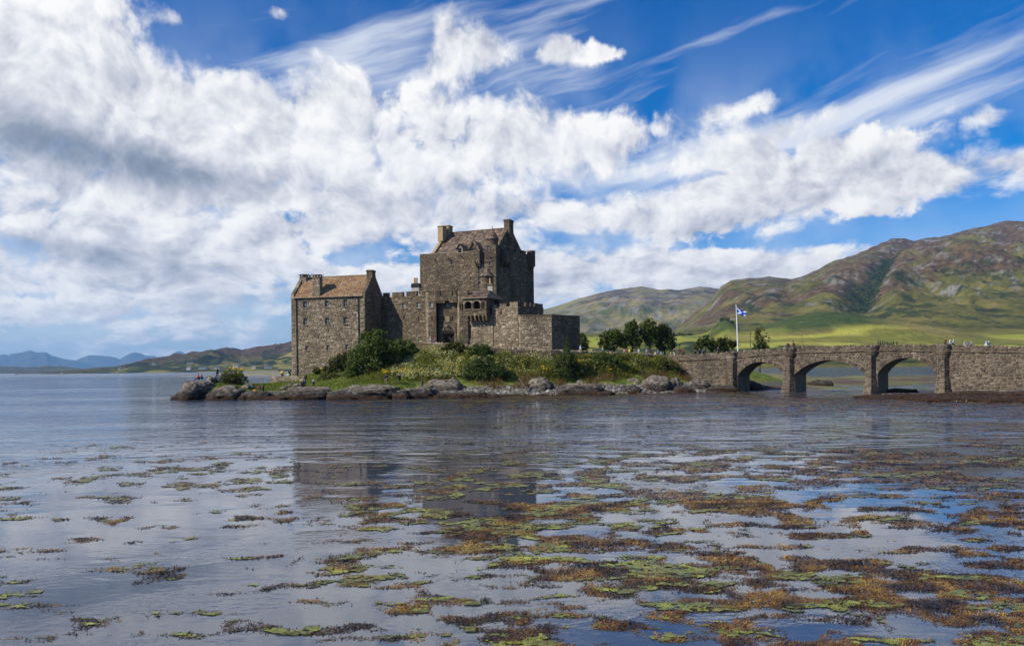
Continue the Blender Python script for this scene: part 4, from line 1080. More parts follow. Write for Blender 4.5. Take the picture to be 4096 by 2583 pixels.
E0 = ex(WO, -.35, .35, ze + .05); E1p = Vector(WO.at(WO.L + .3, ze + .05, .35)); E2 = ex(WOr, WOr.L + .2, .3, ze + .05); E3 = (o0[0] - .6, o0[1] + 7, ze + .05)
zr = ZY(1930, 1161, 142)
Ra, Rb = pl(1897, 143), pl(1962, 142.4); Ra = (Ra[0], Ra[1], zr); Rb = (Rb[0], Rb[1], zr)
rm = MB(); rm.face([E0, E1p, Rb, Ra]); rm.face([E1p, E2, Rb]); rm.face([E0, Ra, E3]); rm.face([E2, E3, Ra, Rb]); rm.face([E0, E3, E2, E1p])
ro = rm.build('roof', M_SLATE_K, th)
slate_roof(ro, [Vector(E0), E1p, Vector(Rb), Vector(Ra)], M_SLATE_K, .5, .32, 120); slate_roof(ro, [E1p, Vector(E2), Vector(Rb), Vector(Rb)], M_SLATE_K, .5, .32, 60)
ea = MB(); ea.tube([Vector(E0) - Vector((0, 0, .06)), E1p - Vector((0, 0, .06)), Vector(E2) - Vector((0, 0, .06))], .09, 6); ea.build('eaves', M_ASHLAR, th)
# wall under the guard room
WU = Wall(pl(1862, 141.5), pl(1972, 139.4))
block(th, [pl(1862, 141.5), pl(1972, 139.4), pl(1980, 146), pl(1862, 149)], 5.0, zf + .1, {0: [slit(th, WU, 1881, 1300, 1352, .16)]}, M_HOUSE, M_MORTAR, limit=120, name='lower_wall')
# little stack with one pot
ck = chimney(th, pl(1963.5, 145), Vector((.97, -.25)), .9, .8, zr - .8, ZY(1963, 1136, 145), M_CREAM, .3, legs=False)
m = MB(); c = pl(1962, 145); z = ZY(1962, 1136, 145); m.ring(c, [(.17, z), (.20, z + .2), (.15, z + .35), (.14, z + 1.0), (.17, z + 1.05), (.0, z + 1.05)], 10); p = m.build('chimney_pot', M_POT); p.parent = ck

# ---- upper bastion wall with battlements
th = thing('upper_bastion', 'battlemented stone wall stepping down right of the guard room', 'wall', P(2060, 1395, 139))
u0_, u1_, u2_ = pl(1968, 139.6), pl(2072, 137.4), pl(2174, 146)
zb_ = ZY(2040, 1226, 138.5)
WV, WVr = Wall(u0_, u1_), Wall(u1_, u2_)
block(th, [u0_, u1_, u2_, pl(2165, 149), pl(1980, 146)], 5.0, [zb_, zb_, zb_ + .35, zb_ + .35, zb_], {0: [slit(th, WV, 2004, 1248, 1256, .25)], 1: []}, M_HOUSE, M_MORTAR_D, 220, mats={0: M_HOUSE, 1: M_KEEPS})  # right face laid in darker stone that paints in its shade
for W_, a, b, dz, mt in ((WV, 1973, 1986, .0, M_HOUSE), (WV, 1999, 2026, .15, M_HOUSE), (WV, 2039, 2071, .35, M_HOUSE), (WVr, 2076, 2096, .35, M_KEEPS), (WVr, 2104, 2118, .4, M_KEEPS), (WVr, 2124, 2134, .45, M_KEEPS), (WVr, 2140, 2171, .5, M_KEEPS)):
    merlon(th, W_, a, b, zb_ + (0 if W_ is WV else .1), zb_ + .32 + dz, .6, mt)

# ---- lower bastion (hexagonal)
th = thing('hexagonal_bastion', 'low many-sided stone bastion with flat top at right end of castle', 'wall', P(2180, 1396, 137))
l0, l1, l2, l3 = pl(2037, 140), pl(2080, 137), pl(2207, 136), pl(2319, 144)
zl = [ZY(2037, 1266, 140), ZY(2080, 1262, 137), ZY(2207, 1260, 136), ZY(2319, 1266, 144)]
W0, W1, W2 = Wall(l0, l1), Wall(l1, l2), Wall(l2, l3)
b0_ = [W0.op(2069, 2075, 1286, 1304, .5)]; b2_ = [W2.op(2221, 2226, 1313, 1324, .4), W2.op(2262, 2268, 1281, 1296, .4), W2.op(2303, 2307, 1315, 1324, .4)]
block(th, [l0, l1, l2, l3, pl(2319, 152), pl(2045, 149)], 4.5, zl + [zl[3], zl[0]], {0: b0_, 1: [], 2: b2_}, M_HOUSE, M_MORTAR, 280, mats={0: M_HOUSE, 1: M_HOUSE, 2: M_KEEPS})  # last face darker, its shaded side built into the stone colour
for o in b0_: pane(th, W0, o)
for o in b2_: pane(th, W2, o)
for W_, za, zb2 in ((W0, zl[0], zl[1]), (W1, zl[1], zl[2]), (W2, zl[2], zl[3])): cap_slab(th, W_, .05, W_.L - .05, za, .8, .13, .09, zb=zb2)

# ---- the keep
th = thing('castle_keep', 'tall square stone keep with steep brown slate roof and round turrets', 'building', P(1900, 1200, 166))
k1, k2, k3 = pl(1680, 169, 1100), pl(1985, 162, 1100), pl(2135, 176, 1100)
k4 = (k1[0] + k3[0] - k2[0], k1[1] + k3[1] - k2[1])
KF, KR, KL = Wall(k1, k2), Wall(k2, k3), Wall(k4, k1)
zk1, zk2 = KF.zY(1682, 1018), KF.zY(1926, 1003); zk3 = KR.zY(2100, 1012)
kops = [KF.op(1803, 1812, 1041, 1060, .35), KF.op(1957, 1966, 1046, 1063, .35), KF.op(1912, 1926, 1071, 1094, .35), KF.op(1913, 1922, 1109, 1124, .35), KF.op(1913, 1922, 1128, 1143, .35), slit(th, KF, 1709, 1105, 1115, .2), slit(th, KF, 1884, 1108, 1117, .2)]
rop = [KR.op(2030, 2039, 1066, 1086, .35), KR.op(2075, 2082, 1068, 1086, .35), KR.op(2075, 2082, 1128, 1156, .35), KR.op(2075, 2083, 1161, 1188, .35), KR.op(2117, 2121, 1084, 1098, .35), KR.op(2117, 2122, 1169, 1186, .35), slit(th, KR, 2046, 1125, 1143, .2)]
kw, _ = block(th, [k1, k2, k3, k4], 8.0, [zk1, zk2, zk3, zk1 + .4], {0: kops, 1: rop, 3: []}, M_KEEP, M_MORTAR_D, 300, mats={0: M_KEEP, 1: M_KEEPS, 3: M_KEEP}, zs=14.0, top=False)
dkm = MB(); dkm.face([(p[0], p[1], zk1 - 1.2) for p in (k1, k2, k3, k4)]); dkm.build('parapet_walk', M_LEAD, th)
for o in kops[:5]: window(th, KF, o, 2, 2)
for o in kops[5:]: pane(th, KF, o)
for o in rop[:6]: window(th, KR, o, 2, 2)
pane(th, KR, rop[6])
# parapet copings and merlons
cap_slab(th, KF, 0, KF.uX(1902), zk1, .6, .10, .05, zb=KF.zY(1902, 1004.5))
for a, b in ((2042, 2058), (2066, 2082), (2088, 2106)): merlon(th, KR, a, b, zk3 - .35, zk3 + .35, .55, M_KEEPS)
# gargoyle spouts
for X, Y in ((1743, 1042), (1797, 1037), (1849, 1027), (1963, 1032)):
    m = MB(); u = KF.uX(X); z = KF.zY(X, Y); m.tube([KF.at(u, z + .15, -.1), KF.at(u, z, .65)], [.13, .09], 6); m.build('water_spout', M_LEAD, th)
# box machicolation on the front and on the right face
def bretache(W, X0, X1, Y0, Y1, mat, out=.75, nc=3):
    u0, u1 = W.uX(X0), W.uX(X1); z1, z0 = W.zY(X0, Y0), W.zY(X0, Y1)
    A, B = W.at(u0, 0, out), W.at(u1, 0, out); C, D = W.at(u1, 0, -.1), W.at(u0, 0, -.1)
    pts = [(p.x, p.y) for p in (A, B, C, D)]
    o, _ = block(th, pts, z0, z1, {0: [], 1: [], 3: []}, mat, M_MORTAR_D, 40, name='machicolation', st=dict(h=(.22, .34), w=(.3, .7)))
    f = MB(); f.face([(p[0], p[1], z0) for p in pts][::-1]); x = f.build('floor', M_KEEP); x.parent = o
    for k in range(nc):
        u = u0 + (u1 - u0) * (k + .5) / nc; m = MB()
        for q, (dz, ln) in enumerate(((.17, out), (.48, out * .7), (.78, out * .4))): m.obox(W.at(u, z0 - dz, ln / 2), W.u * min(.2, (u1 - u0) / nc * .33), W.n * (ln / 2), Vector((0, 0, .15)), RG.random())
        x = m.build('corbel', mat); x.parent = o
    return o
bretache(KF, 1904, 1927, 999, 1048, M_KEEP, .8, 3)
bretache(KR, 2001, 2037, 1000, 1046, M_KEEPS, .8, 3)
# corner bartizan at the far right
c3 = Vector((k3[0], k3[1])) - Vector((KR.u.x, KR.u.y)) * .6
bt = MB(); bz0, bz1 = ZY(2124, 1062, 174), ZY(2124, 1004, 174)
cxy = pl(2124, 174.2, 1030)
bt.ring(cxy, [(.15, bz0 - 1.1), (.35, bz0 - .9), (.4, bz0 - .6), (.62, bz0 - .55), (.65, bz0 - .3), (.88, bz0 - .25), (.9, bz0), (.93, bz0 + .02), (.93, bz1 - .12), (1.0, bz1 - .12), (1.0, bz1), (.6, bz1), (.6, bz1 - .5)], 16, rg=RG)
bt.build('bartizan', M_KEEPS, th)
# cap house and turret at the near corner
ch0 = KF.at(KF.uX(1944), 0, .12); ch1 = KF.at(KF.L + .1, 0, .12)
chp = [(ch0.x, ch0.y), (ch1.x, ch1.y), (ch1.x + KR.u.x * 2.2, ch1.y + KR.u.y * 2.2), (ch0.x + KR.u.x * 2.2, ch0.y + KR.u.y * 2.2)]
zch = ZY(1965, 983, 163); Wch = Wall(chp[0], chp[1])
chop = [Wch.op(1950, 1958, 984.5, 998, .3)]
block(th, chp, zk2 - 1.5, zch, {0: chop, 1: [], 3: []}, M_KEEP, M_MORTAR_D, 50, name='cap_house')
window(th, Wch, chop[0], 1, 1, sill=False, mat=M_WINW)
def turret(c, rad, z0, ze_, za, mat, nm='turret', rows=9):
    n = 16; st = []; mb = MB()
    pts = [(c[0] + rad * math.cos(2 * math.pi * k / n), c[1] + rad * math.sin(2 * math.pi * k / n)) for k in range(n)]
    mb.prism(pts, z0, ze_); o = mb.build(nm, M_MORTAR_D, th)
    for k in range(n):
        W = Wall(pts[k], pts[(k + 1) % n])
        if W.n.y < .3: st += masonry(W, z0, ze_, h=(.22, .36), w=(W.L * .5, W.L * .9), quoin=False)
    lay(st, o, mat, 70)
    cone_roof(o, c, rad + .22, ze_, za, M_SLATE_K, 20, rows)
    return o
turret(pl(1970, 163.6, 970), 1.12, zch - .1, ZY(1970, 958, 163.6), ZY(1970, 911, 163.6), M_KEEP, rows=10)
turret(pl(1948, 159.5, 1130), 1.28, 12.0, ZY(1948, 1106, 159.5), ZY(1945, 1068, 159.5), M_KEEP, 'stair_turret', 9)
lm = MB(); c = pl(1948, 159.5, 1130)
lw = P(1948, 1090, 161.3); lm.face([P(1962, 1106, 159.2), P(1979, 1106, 161.5), P(1949, 1070, 160.2)]); lm.face([P(1979, 1106, 161.5), P(1968, 1104, 163), P(1949, 1070, 160.2)]); lm.build('turret_roof_skirt', M_SLATE_K, th)
# main roof
ax = Vector((KF.u.x, KF.u.y)); ay = Vector((KR.u.x, KR.u.y)); LW = KR.L
i1 = Vector(k1) + ax * 1.6 + ay * 1.5; i2 = Vector(k2) - ax * 1.5 + ay * 1.5; i3 = Vector(k3) - ax * 1.5 - ay * 1.5; i4 = Vector(k4) + ax * 1.6 - ay * 1.5
zre = zk1 - .9; RgL, RgR = (i1 + i4) / 2, (i2 + i3) / 2
zrr = ZY(2021, 909, 168.5)
rm = MB(); v3 = lambda p, z: (p.x, p.y, z)
rm.face([v3(i1, zre), v3(i2, zre), v3(RgR, zrr), v3(RgL, zrr)]); rm.face([v3(i3, zre), v3(i4, zre), v3(RgL, zrr), v3(RgR, zrr)])
ro = rm.build('roof', M_SLATE_K, th)
slate_roof(ro, [v3(i1, zre), v3(i2, zre), v3(RgR, zrr), v3(RgL, zrr)], M_SLATE_K, .62, .36, 300)
rd = MB(); rd.tube([v3(RgL, zrr + .06), v3(RgR, zrr + .06)], .13, 6); x = rd.build('ridge', M_KEEP); x.parent = ro
for (a, b, mt, smt) in ((i2, i3, M_KEEPS, M_KEEP), (i4, i1, M_RENDER, M_RENDER)):
    W = Wall((a.x, a.y), (b.x, b.y)); L = W.L; g = MB()
    p0, p1, p2 = W.at(0, zre, .25), W.at(L, zre, .25), W.at(L / 2, zrr, .25)
    g.face([p0, p1, p2]); q0, q1, q2 = [v - W.n * .6 for v in (p0, p1, p2)]; g.face([q1, q0, q2]); g.face([p0, p2, q2, q0]); g.face([p1, q1, q2, p2])
    go = g.build('gable', M_MORTAR_D, th); Wo = Wall((W.at(0, 0, .25).x, W.at(0, 0, .25).y), (W.at(L, 0, .25).x, W.at(L, 0, .25).y))
    lay(masonry(Wo, zre, zrr, clip=lambda z, L=L: ((z - zre) / (zrr - zre) * L / 2 + .1, L - (z - zre) / (zrr - zre) * L / 2 - .1), quoin=False, **ST), go, mt if mt is not M_RENDER else M_KEEP, 60)
    crow_steps(go, Wo, 0, L, zre, L / 2, zrr, 17, .65, smt, .35)
a2 = Vector((KF.u.x, KF.u.y))
cR = RgR + ax * .0; chimney(th, (cR.x, cR.y), a2, 1.25, 2.2, zrr - 2.2, ZY(2042, 876, 168.5), M_KEEP, .45, legs=False, stones=M_KEEP)
cL = RgL
ckl = chimney(th, (cL.x + ax.x * .1, cL.y + ax.y * .1), a2, 1.3, 1.9, zrr - 1.9, ZY(1795, 902, 175), M_RENDER, .2, legs=False, capmat=M_RENDER)
c2 = cL - ay * 2.2; chimney(th, (c2.x, c2.y), a2, 1.2, 1.7, zrr - 2.1, ZY(1760, 904, 173), M_RENDER, .2, legs=False, capmat=M_RENDER)
for X, Y0, Y1, d in ((1799, 888, 902, 174.5), (2030, 865, 876, 168.5)):
    m = MB(); m.tube([P(X, Y1, d), P(X, Y0, d)], .02, 5); m.build('lightning_rod', M_PIPE, th)
# dormers on the front slope
def dormer(X, Yb, Yt, hwpx, steps, mat):
    d = 166.0; c = Vector(P(X, Yb, 165.2)); zt_ = ZY(X, Yt, 165.2); hw = hwpx / F * 165
    u = KF.u; nrm = KF.n; c0 = c - nrm * 0
    mb = MB(); A, B, T = c0 - u * hw, c0 + u * hw, Vector((c0.x, c0.y, zt_)); bk = -nrm * 3.2
    mb.face([A - Vector((0, 0, .9)), B - Vector((0, 0, .9)), B, T, A])
    o = mb.build('dormer', mat, th)
    r = MB(); e = nrm * .25; dn = Vector((0, 0, .12))
    r.face([A + e - u * .2 - dn, T + e, T + bk, A + bk - u * .2 - dn]); r.face([T + e, B + e + u * .2 - dn, B + bk + u * .2 - dn, T + bk]); r.face([A - Vector((0, 0, .9)), A, A + bk, A + bk - Vector((0, 0, .9))]); r.face([B - Vector((0, 0, .9)), B + bk - Vector((0, 0, .9)), B + bk, B])
    x = r.build('dormer_roof', M_SLATE_K); x.parent = o
    w = MB(); w.obox(c0 - Vector((0, 0, .25)) + nrm * .03, u * (hw * .55), nrm * .03, Vector((0, 0, .45))); x = w.build('dormer_window', M_GLASS); x.parent = o
    if steps:
        for s in (-1, 1):
            for k in range(6):
                t = (k + .5) / 6; p = (A if s < 0 else B).lerp(T, t); m = MB(); m.obox(p + Vector((0, 0, .1)) + nrm * .02, u * (hw / 12 + .06), nrm * .22, Vector((0, 0, .26)), RG.random()); x = m.build('crow_step', M_KEEP); x.parent = o
dormer(1839, 996, 975, 13, False, M_CREAM if False else M_KEEP); dormer(1894, 997, 964, 22, True, M_KEEP)
# ------------------------------------------------------------------ bridge
pa, pb = (PX(2640, 143.0), 143.0), None
A_, B_ = Vector((PX(2800, 137), 137)), Vector((PX(4000, 104), 104)); e_ = (B_ - A_).normalized()
k_ = UV(2640, 1430)[0] / F; s_ = (k_ * A_.y - A_.x) / (e_.x - k_ * e_.y); p0_ = A_ + e_ * s_
k_ = UV(4800, 1430)[0] / F; s_ = (k_ * A_.y - A_.x) / (e_.x - k_ * e_.y); p1_ = A_ + e_ * s_
BW = Wall(p0_, p1_); WID = 3.8
TOP = [(2640,1418),(2656,1417.5),(2800,1413),(2899,1408.6),(2952,1398.6),(3121,1391),(3181,1384),(3300,1381.6),(3400,1377),(3505,1376.6),(3730,1375),(3796,1376),(4096,1383),(4230,1387)]
STR = [(2640,1449),(2690,1446),(2899,1436),(2952,1431),(3121,1417.5),(3178,1414),(3400,1407.5),(3505,1403.7),(3733,1405),(3796,1407),(4096,1412),(4230,1415)]
def prof(tab):
    us = [BW.uX(X, Y) for X, Y in tab]; zs = [BW.zY(X, Y) for X, Y in tab]; return lambda u: float(np.interp(u, us, zs))
zTop, zStr = prof(TOP), prof(STR)
ARCH = []
for (X0, X1, Ys, Xc, Yc) in ((2951, 3137, 1503, 3062, 1447), (3179, 3463, 1497, 3324, 1440), (3511, 3744, 1494, 3632, 1431)):
    a, b = BW.uX(X0, Ys), BW.uX(X1, Ys); zs = (BW.zY(X0, Ys) + BW.zY(X1, Ys)) / 2; zc = BW.zY(Xc, Yc); c = (a + b) / 2; h = zc - zs; hw = (b - a) / 2
    r = (hw * hw + h * h) / (2 * h); ARCH.append((a, b, c, zs, zc, r))
def zarch(u):
    for a, b, c, zs, zc, r in ARCH:
        if a < u < b: return zc - r + math.sqrt(max(0, r * r - (u - c) ** 2))
    return None
th = thing('stone_bridge', 'long rubble stone footbridge with three arches and rounded refuges', 'bridge', tuple(BW.at(BW.uX(3320), 0, -1.9)))
BASEZ = -1.2
mb = MB(); us = sorted(set(list(np.linspace(0, BW.L, 130)) + [q for a in ARCH for q in list(np.linspace(a[0], a[1], 25))]))
for i in range(len(us) - 1):
    a, b = us[i], us[i + 1]; m = (a + b) / 2; ins_ = zarch(m) is not None
    za = (zarch(a) if zarch(a) is not None else next(x[3] for x in ARCH if x[0] - .01 <= m <= x[1] + .01)) if ins_ else BASEZ
    zb = (zarch(b) if zarch(b) is not None else next(x[3] for x in ARCH if x[0] - .01 <= m <= x[1] + .01)) if ins_ else BASEZ
    ta, tb = zTop(a) - .34, zTop(b) - .34; da, db = ta - .45, tb - .45
    mb.face([BW.at(a, za), BW.at(b, zb), BW.at(b, tb), BW.at(a, ta)])
    mb.face([BW.at(b, zb, -WID), BW.at(a, za, -WID), BW.at(a, ta, -WID), BW.at(b, tb, -WID)])
    mb.face([BW.at(a, da, -.45), BW.at(b, db, -.45), BW.at(b, db, -WID + .45), BW.at(a, da, -WID + .45)])
    mb.face([BW.at(a, ta), BW.at(b, tb), BW.at(b, tb, -.45), BW.at(a, ta, -.45)]); mb.face([BW.at(a, ta, -WID + .45), BW.at(b, tb, -WID + .45), BW.at(b, tb, -WID), BW.at(a, ta, -WID)])
    mb.face([BW.at(b, db, -.45), BW.at(a, da, -.45), BW.at(a, ta, -.45), BW.at(b, tb, -.45)]); mb.face([BW.at(a, da, -WID + .45), BW.at(b, db, -WID + .45), BW.at(b, tb, -WID + .45), BW.at(a, ta, -WID + .45)])
    if ins_: mb.face([BW.at(b, zb), BW.at(a, za), BW.at(a, za, -WID), BW.at(b, zb, -WID)])
for a, b, c, zs, zc, r in ARCH:
    for u, s in ((a, 1), (b, -1)):
        q = [BW.at(u, BASEZ), BW.at(u, BASEZ, -WID), BW.at(u, zs, -WID), BW.at(u, zs)]; mb.face(q if s > 0 else q[::-1])
body = mb.build('wall', M_MORTAR, th)
ops = [dict(u0=a, u1=b, z0=BASEZ, z1=zs, depth=1) for a, b, c, zs, zc, r in ARCH]
sp = masonry(BW, -.6, lambda u: zStr(u) - .05, ops, h=(.20, .40), w=(.28, .75), dep=(.03, .08))
def ok(u, z, w, h):
    for a, b, c, zs, zc, r in ARCH:
        for uu in (u - w / 2, u, u + w / 2):
            dz = z - h / 2 - (zc - r); 
            if a - .5 < uu < b + .5 and math.hypot(uu - c, dz) < r + .50 and z > zs - .2: return False
    return True
sp = [t for t in sp if ok(*t[1][:4])]
par = []
zz = masonry(BW, 0, 1.0, h=(.20, .30), w=(.28, .7), dep=(.03, .07), quoin=False)
# parapet stones follow the slope of the bridge
par = []
for W, (u, z, w, h, d) in zz:
    lo, hi = zStr(u) + .16, zTop(u) - .36; s = hi - lo
    if s > .15: par.append((W, (u, lo + z * s, w, h * s, d)))
lay(sp + par, body, M_BRIDGE, 300)
for a, b, c, zs, zc, r in ARCH:
    ang = math.asin((b - a) / 2 / r); n = max(18, int(2 * ang * r / .34))
    for k in range(n):
        t0, t1 = -ang + 2 * ang * k / n + .006, -ang + 2 * ang * (k + 1) / n - .006; ln = .52 + RG.uniform(-.05, .08)
        q = [(c + R_ * math.sin(t), zc - r + R_ * math.cos(t)) for R_, t in ((r, t0), (r, t1), (r + ln, t1), (r + ln, t0))]
        v = MB(); o = .05 + RG.uniform(0, .05); f = [BW.at(u, z, o) for u, z in q]; bk = [BW.at(u, z, -.3) for u, z in q]
        v.mesh_add(f + bk, [(0, 1, 2, 3), (0, 4, 5, 1), (1, 5, 6, 2), (2, 6, 7, 3), (3, 7, 4, 0)], RG.random()); x = v.build('voussoir', M_BRIDGE); x.parent = body
sc_ = MB(); su = np.linspace(0, BW.L, 90)
for i in range(89):
    a, b = su[i], su[i + 1]
    for (z0, z1, o) in ((.0, .09, .10), (.09, .2, .2)):
        f = [BW.at(a, zStr(a) - .05 + z0, o), BW.at(b, zStr(b) - .05 + z0, o), BW.at(b, zStr(b) - .05 + z1, o), BW.at(a, zStr(a) - .05 + z1, o)]; bk = [BW.at(a, zStr(a) - .05 + z0, -.05), BW.at(b, zStr(b) - .05 + z0, -.05), BW.at(b, zStr(b) - .05 + z1, -.05), BW.at(a, zStr(a) - .05 + z1, -.05)]
        sc_.mesh_add(f + bk, [(0, 1, 2, 3), (3, 2, 6, 7), (0, 4, 5, 1)], RG.random())
sc_.build('string_course', M_KEEP, th)
def coping_stones(parent, W, u0, u1, zf, thick=.5, step=.34, rg=RG, mat=None, off=0.0):
    u = u0
    while u < u1:
        w = step * rg.uniform(.7, 1.2); h = rg.uniform(.28, .44)
        o = bpy.data.objects.new('coping_stone', cop_mesh(rg.randrange(8), mat or M_BRIDGE)); COL.objects.link(o); o.parent = parent
        p = W.at(u + w / 2, zf(u + w / 2) + h * .36, -thick / 2 + off); t = rg.uniform(-.25, .25)
        X_ = W.u * math.cos(t) + Vector((0, 0, 1)) * math.sin(t); Z_ = -W.u * math.sin(t) + Vector((0, 0, 1)) * math.cos(t); Y_ = W.n
        a, b, c = w * .92, thick + rg.uniform(.0, .14), h
        o.matrix_basis = Matrix(((X_.x * a, Y_.x * b, Z_.x * c, p.x), (X_.y * a, Y_.y * b, Z_.y * c, p.y), (X_.z * a, Y_.z * b, Z_.z * c, p.z), (0, 0, 0, 1)))
        u += w
_cop = {}
def cop_mesh(i, mat):
    if (i, mat.name) not in _cop:
        rg = random.Random(100 + i); j = lambda: rg.uniform(-.10, .10); vs = []
        for z, s in ((-.5, 1.0), (.22, .98), (.5, .62)):
            for a, b in ((-.5, -.5), (.5, -.5), (.5, .5), (-.5, .5)): vs.append((a * s + j() * .7, b * s + j(), z + j() * .8))
        fs = [(8, 9, 10, 11)] + [(k + i2, k + (i2 + 1) % 4, k + 4 + (i2 + 1) % 4, k + 4 + i2) for k in (0, 4) for i2 in range(4)]
        me = bpy.data.meshes.new('coping_stone'); me.from_pydata(vs, [], fs); me.materials.append(mat); _cop[(i, mat.name)] = me
    return _cop[(i, mat.name)]
PIERS = [(2914, 2949, 2926, 1443, 0), (3137, 3178, 3160, 1430, 1), (3463, 3503, 3487, 1421, 1), (3746, 3797, 3772, 1423, 1)]
segs = []; cu = 0.0
for X0, X1, Xc, Yb, fl in PIERS:
    u = BW.uX(Xc, 1400); segs.append((cu, u - 1.15)); cu = u + 1.15
segs.append((cu, BW.L))
for a, b in segs: coping_stones(body, BW, a, b, lambda u: zTop(u) - .40)
for X0, X1, Xc, Yb, fl in PIERS:
    a, b = BW.uX(X0, 1480), BW.uX(X1, 1480); hw = (b - a) / 2; uc = BW.uX(Xc, 1400); zc_ = BW.zY(Xc, Yb); c = (a + b) / 2
    # half-hexagon shaft, spreading towards its foot
    lev = [(zc_, 1.0, .85)] + ([(2.4, 1.0, .85), (1.2, 1.25, 1.15), (.1, 1.42, 1.45), (-1.2, 1.5, 1.6)] if fl else [(-1.2, 1.02, .9)])
    mb = MB(); st = []
    def plan(kw, kd): 
        w = hw * kw; return [BW.at(c - w, 0, .0), BW.at(c - w * .52, 0, kd), BW.at(c + w * .52, 0, kd), BW.at(c + w, 0, .0)]
    for k in range(len(lev) - 1):
        (z1, k1w, k1d), (z0, k0w, k0d) = lev[k], lev[k + 1]; T, Bm = plan(k1w, k1d), plan(k0w, k0d)
        for i in range(3): mb.face([(Bm[i].x, Bm[i].y, z0), (Bm[i + 1].x, Bm[i + 1].y, z0), (T[i + 1].x, T[i + 1].y, z1), (T[i].x, T[i].y, z1)])
    po = mb.build('pier', M_MORTAR, th)
    for k in range(len(lev) - 1):
        (z1, k1w, k1d), (z0, k0w, k0d) = lev[k], lev[k + 1]; T, Bm = plan(k1w, k1d), plan(k0w, k0d)
        for i in range(3):
            nr = max(1, int((z1 - max(z0, -.3)) / .27)); z00 = max(z0, -.3)
            for r_ in range(nr):
                t0 = (z00 + (z1 - z00) * (r_ + .5) / nr - z0) / (z1 - z0)
                L_, R2 = Bm[i].lerp(T[i], t0), Bm[i + 1].lerp(T[i + 1], t0); W = Wall((L_.x, L_.y), (R2.x, R2.y)); u = 0
                while u < W.L - .05:
                    w = min(W.L - u, RG.uniform(.25, .55)); w = W.L - u if W.L - u - w < .15 else w
                    st.append((W, (u + w / 2, z00 + (z1 - z00) * (r_ + .5) / nr, w - .03, (z1 - z00) / nr - .03, RG.uniform(.03, .07)))); u += w
    lay(st, po, M_BRIDGE, 60)
    # rounded refuge on corbelled rings
    cc = BW.at(uc, 0, -.15); rb = MB(); zt_ = zTop(uc) - .36; R0 = 1.06
    a0 = math.atan2(-BW.u.y, -BW.u.x)
    pr = [(R0 * .70, zc_ - .05), (R0 * .72, zc_ + .10), (R0 * .80, zc_ + .12), (R0 * .82, zc_ + .30), (R0 * .90, zc_ + .32), (R0 * .92, zc_ + .50), (R0 * .98, zc_ + .52), (R0, zc_ + .72), (R0 * .97, zc_ + .74), (R0 * .97, zt_), (R0 * .6, zt_)]
    rb.ring((cc.x, cc.y), pr, 14, .3, a0=a0, a1=a0 + math.pi); ro = rb.build('refuge', M_ASHLAR if False else M_KEEP, th)
    st = []
    for k in range(9):
        t0, t1 = a0 + math.pi * k / 9, a0 + math.pi * (k + 1) / 9; q0, q1 = (cc.x + R0 * math.cos(t0), cc.y + R0 * math.sin(t0)), (cc.x + R0 * math.cos(t1), cc.y + R0 * math.sin(t1)); W = Wall(q0, q1)
        st += masonry(W, zc_ + .76, zt_, h=(.16, .24), w=(W.L * .55, W.L), quoin=False, dep=(.0, .04))
        coping_stones(ro, W, 0.0, W.L * .9, lambda u: zt_ - .04, .4, .34)
    lay(st, ro, M_BRIDGE, 60)

# ------------------------------------------------------------------ path wall from the gate to the bridge
th = thing('path_wall', 'low rubble wall with upright coping stones along the path below the castle', 'wall', P(2150, 1400, 133))
PW = [(1646,1362,138.2),(1700,1365,137.6),(1770,1369,136.8),(1860,1375,135.8),(1960,1381,134.6),(2040,1387,133.8),(2120,1392,133.4),(2200,1395,133.2),(2320,1400,134),(2450,1406,136.5),(2560,1411,139.6)]
pts = [P(*q) for q in PW] + [tuple(BW.at(0.0, zTop(0)))]
mb = MB(); st = []; segw = []
for i in range(len(pts) - 1):
    a, b = pts[i], pts[i + 1]; W = Wall((a[0], a[1]), (b[0], b[1])); segw.append((W, a[2] - .32, b[2] - .32))
    mb.prism([(W.at(0, 0).x, W.at(0, 0).y), (W.at(W.L, 0).x, W.at(W.L, 0).y), (W.at(W.L, 0, -.5).x, W.at(W.L, 0, -.5).y), (W.at(0, 0, -.5).x, W.at(0, 0, -.5).y)], min(a[2], b[2]) - 2.6, [a[2] - .32, b[2] - .32, b[2] - .32, a[2] - .32])
    st += masonry(W, min(a[2], b[2]) - 1.9, (lambda u, a=a[2], b=b[2], L=W.L: a + (b - a) * u / L - .34), h=(.18, .32), w=(.25, .65), quoin=False)
po = mb.build('wall', M_MORTAR_D, th); lay(st, po, M_KEEP, 200)
for W, za, zb in segw: coping_stones(po, W, 0, W.L, lambda u, za=za, zb=zb, L=W.L: za + (zb - za) * u / L - .04, .5, .36, mat=M_HOUSE)

# landing wall with its dark post, left of the wing
th = thing('landing_wall', 'short pale rubble wall with dark end post beside the wing', 'wall', P(1140, 1536, 136))
a, b = P(1081, 1504, 138), P(1216, 1504, 136); W = Wall((a[0], a[1]), (b[0], b[1])); mb = MB()
mb.prism([(W.at(0, 0).x, W.at(0, 0).y), (W.at(W.L, 0).x, W.at(W.L, 0).y), (W.at(W.L, 0, -.6).x, W.at(W.L, 0, -.6).y), (W.at(0, 0, -.6).x, W.at(0, 0, -.6).y)], .6, [a[2], b[2], b[2], a[2]])
po = mb.build('wall', M_MORTAR, th); lay(masonry(W, 1.2, a[2], h=(.2, .36), w=(.28, .7)), po, M_HOUSE, 100)
pm = MB(); c = W.at(W.L + .25, 0, -.1); pm.ring((c.x, c.y), [(.2, .8), (.21, b[2] + .05), (.16, b[2] + .1), (0, b[2] + .1)], 8, rg=RG); pm.build('post', M_DOOR, th)
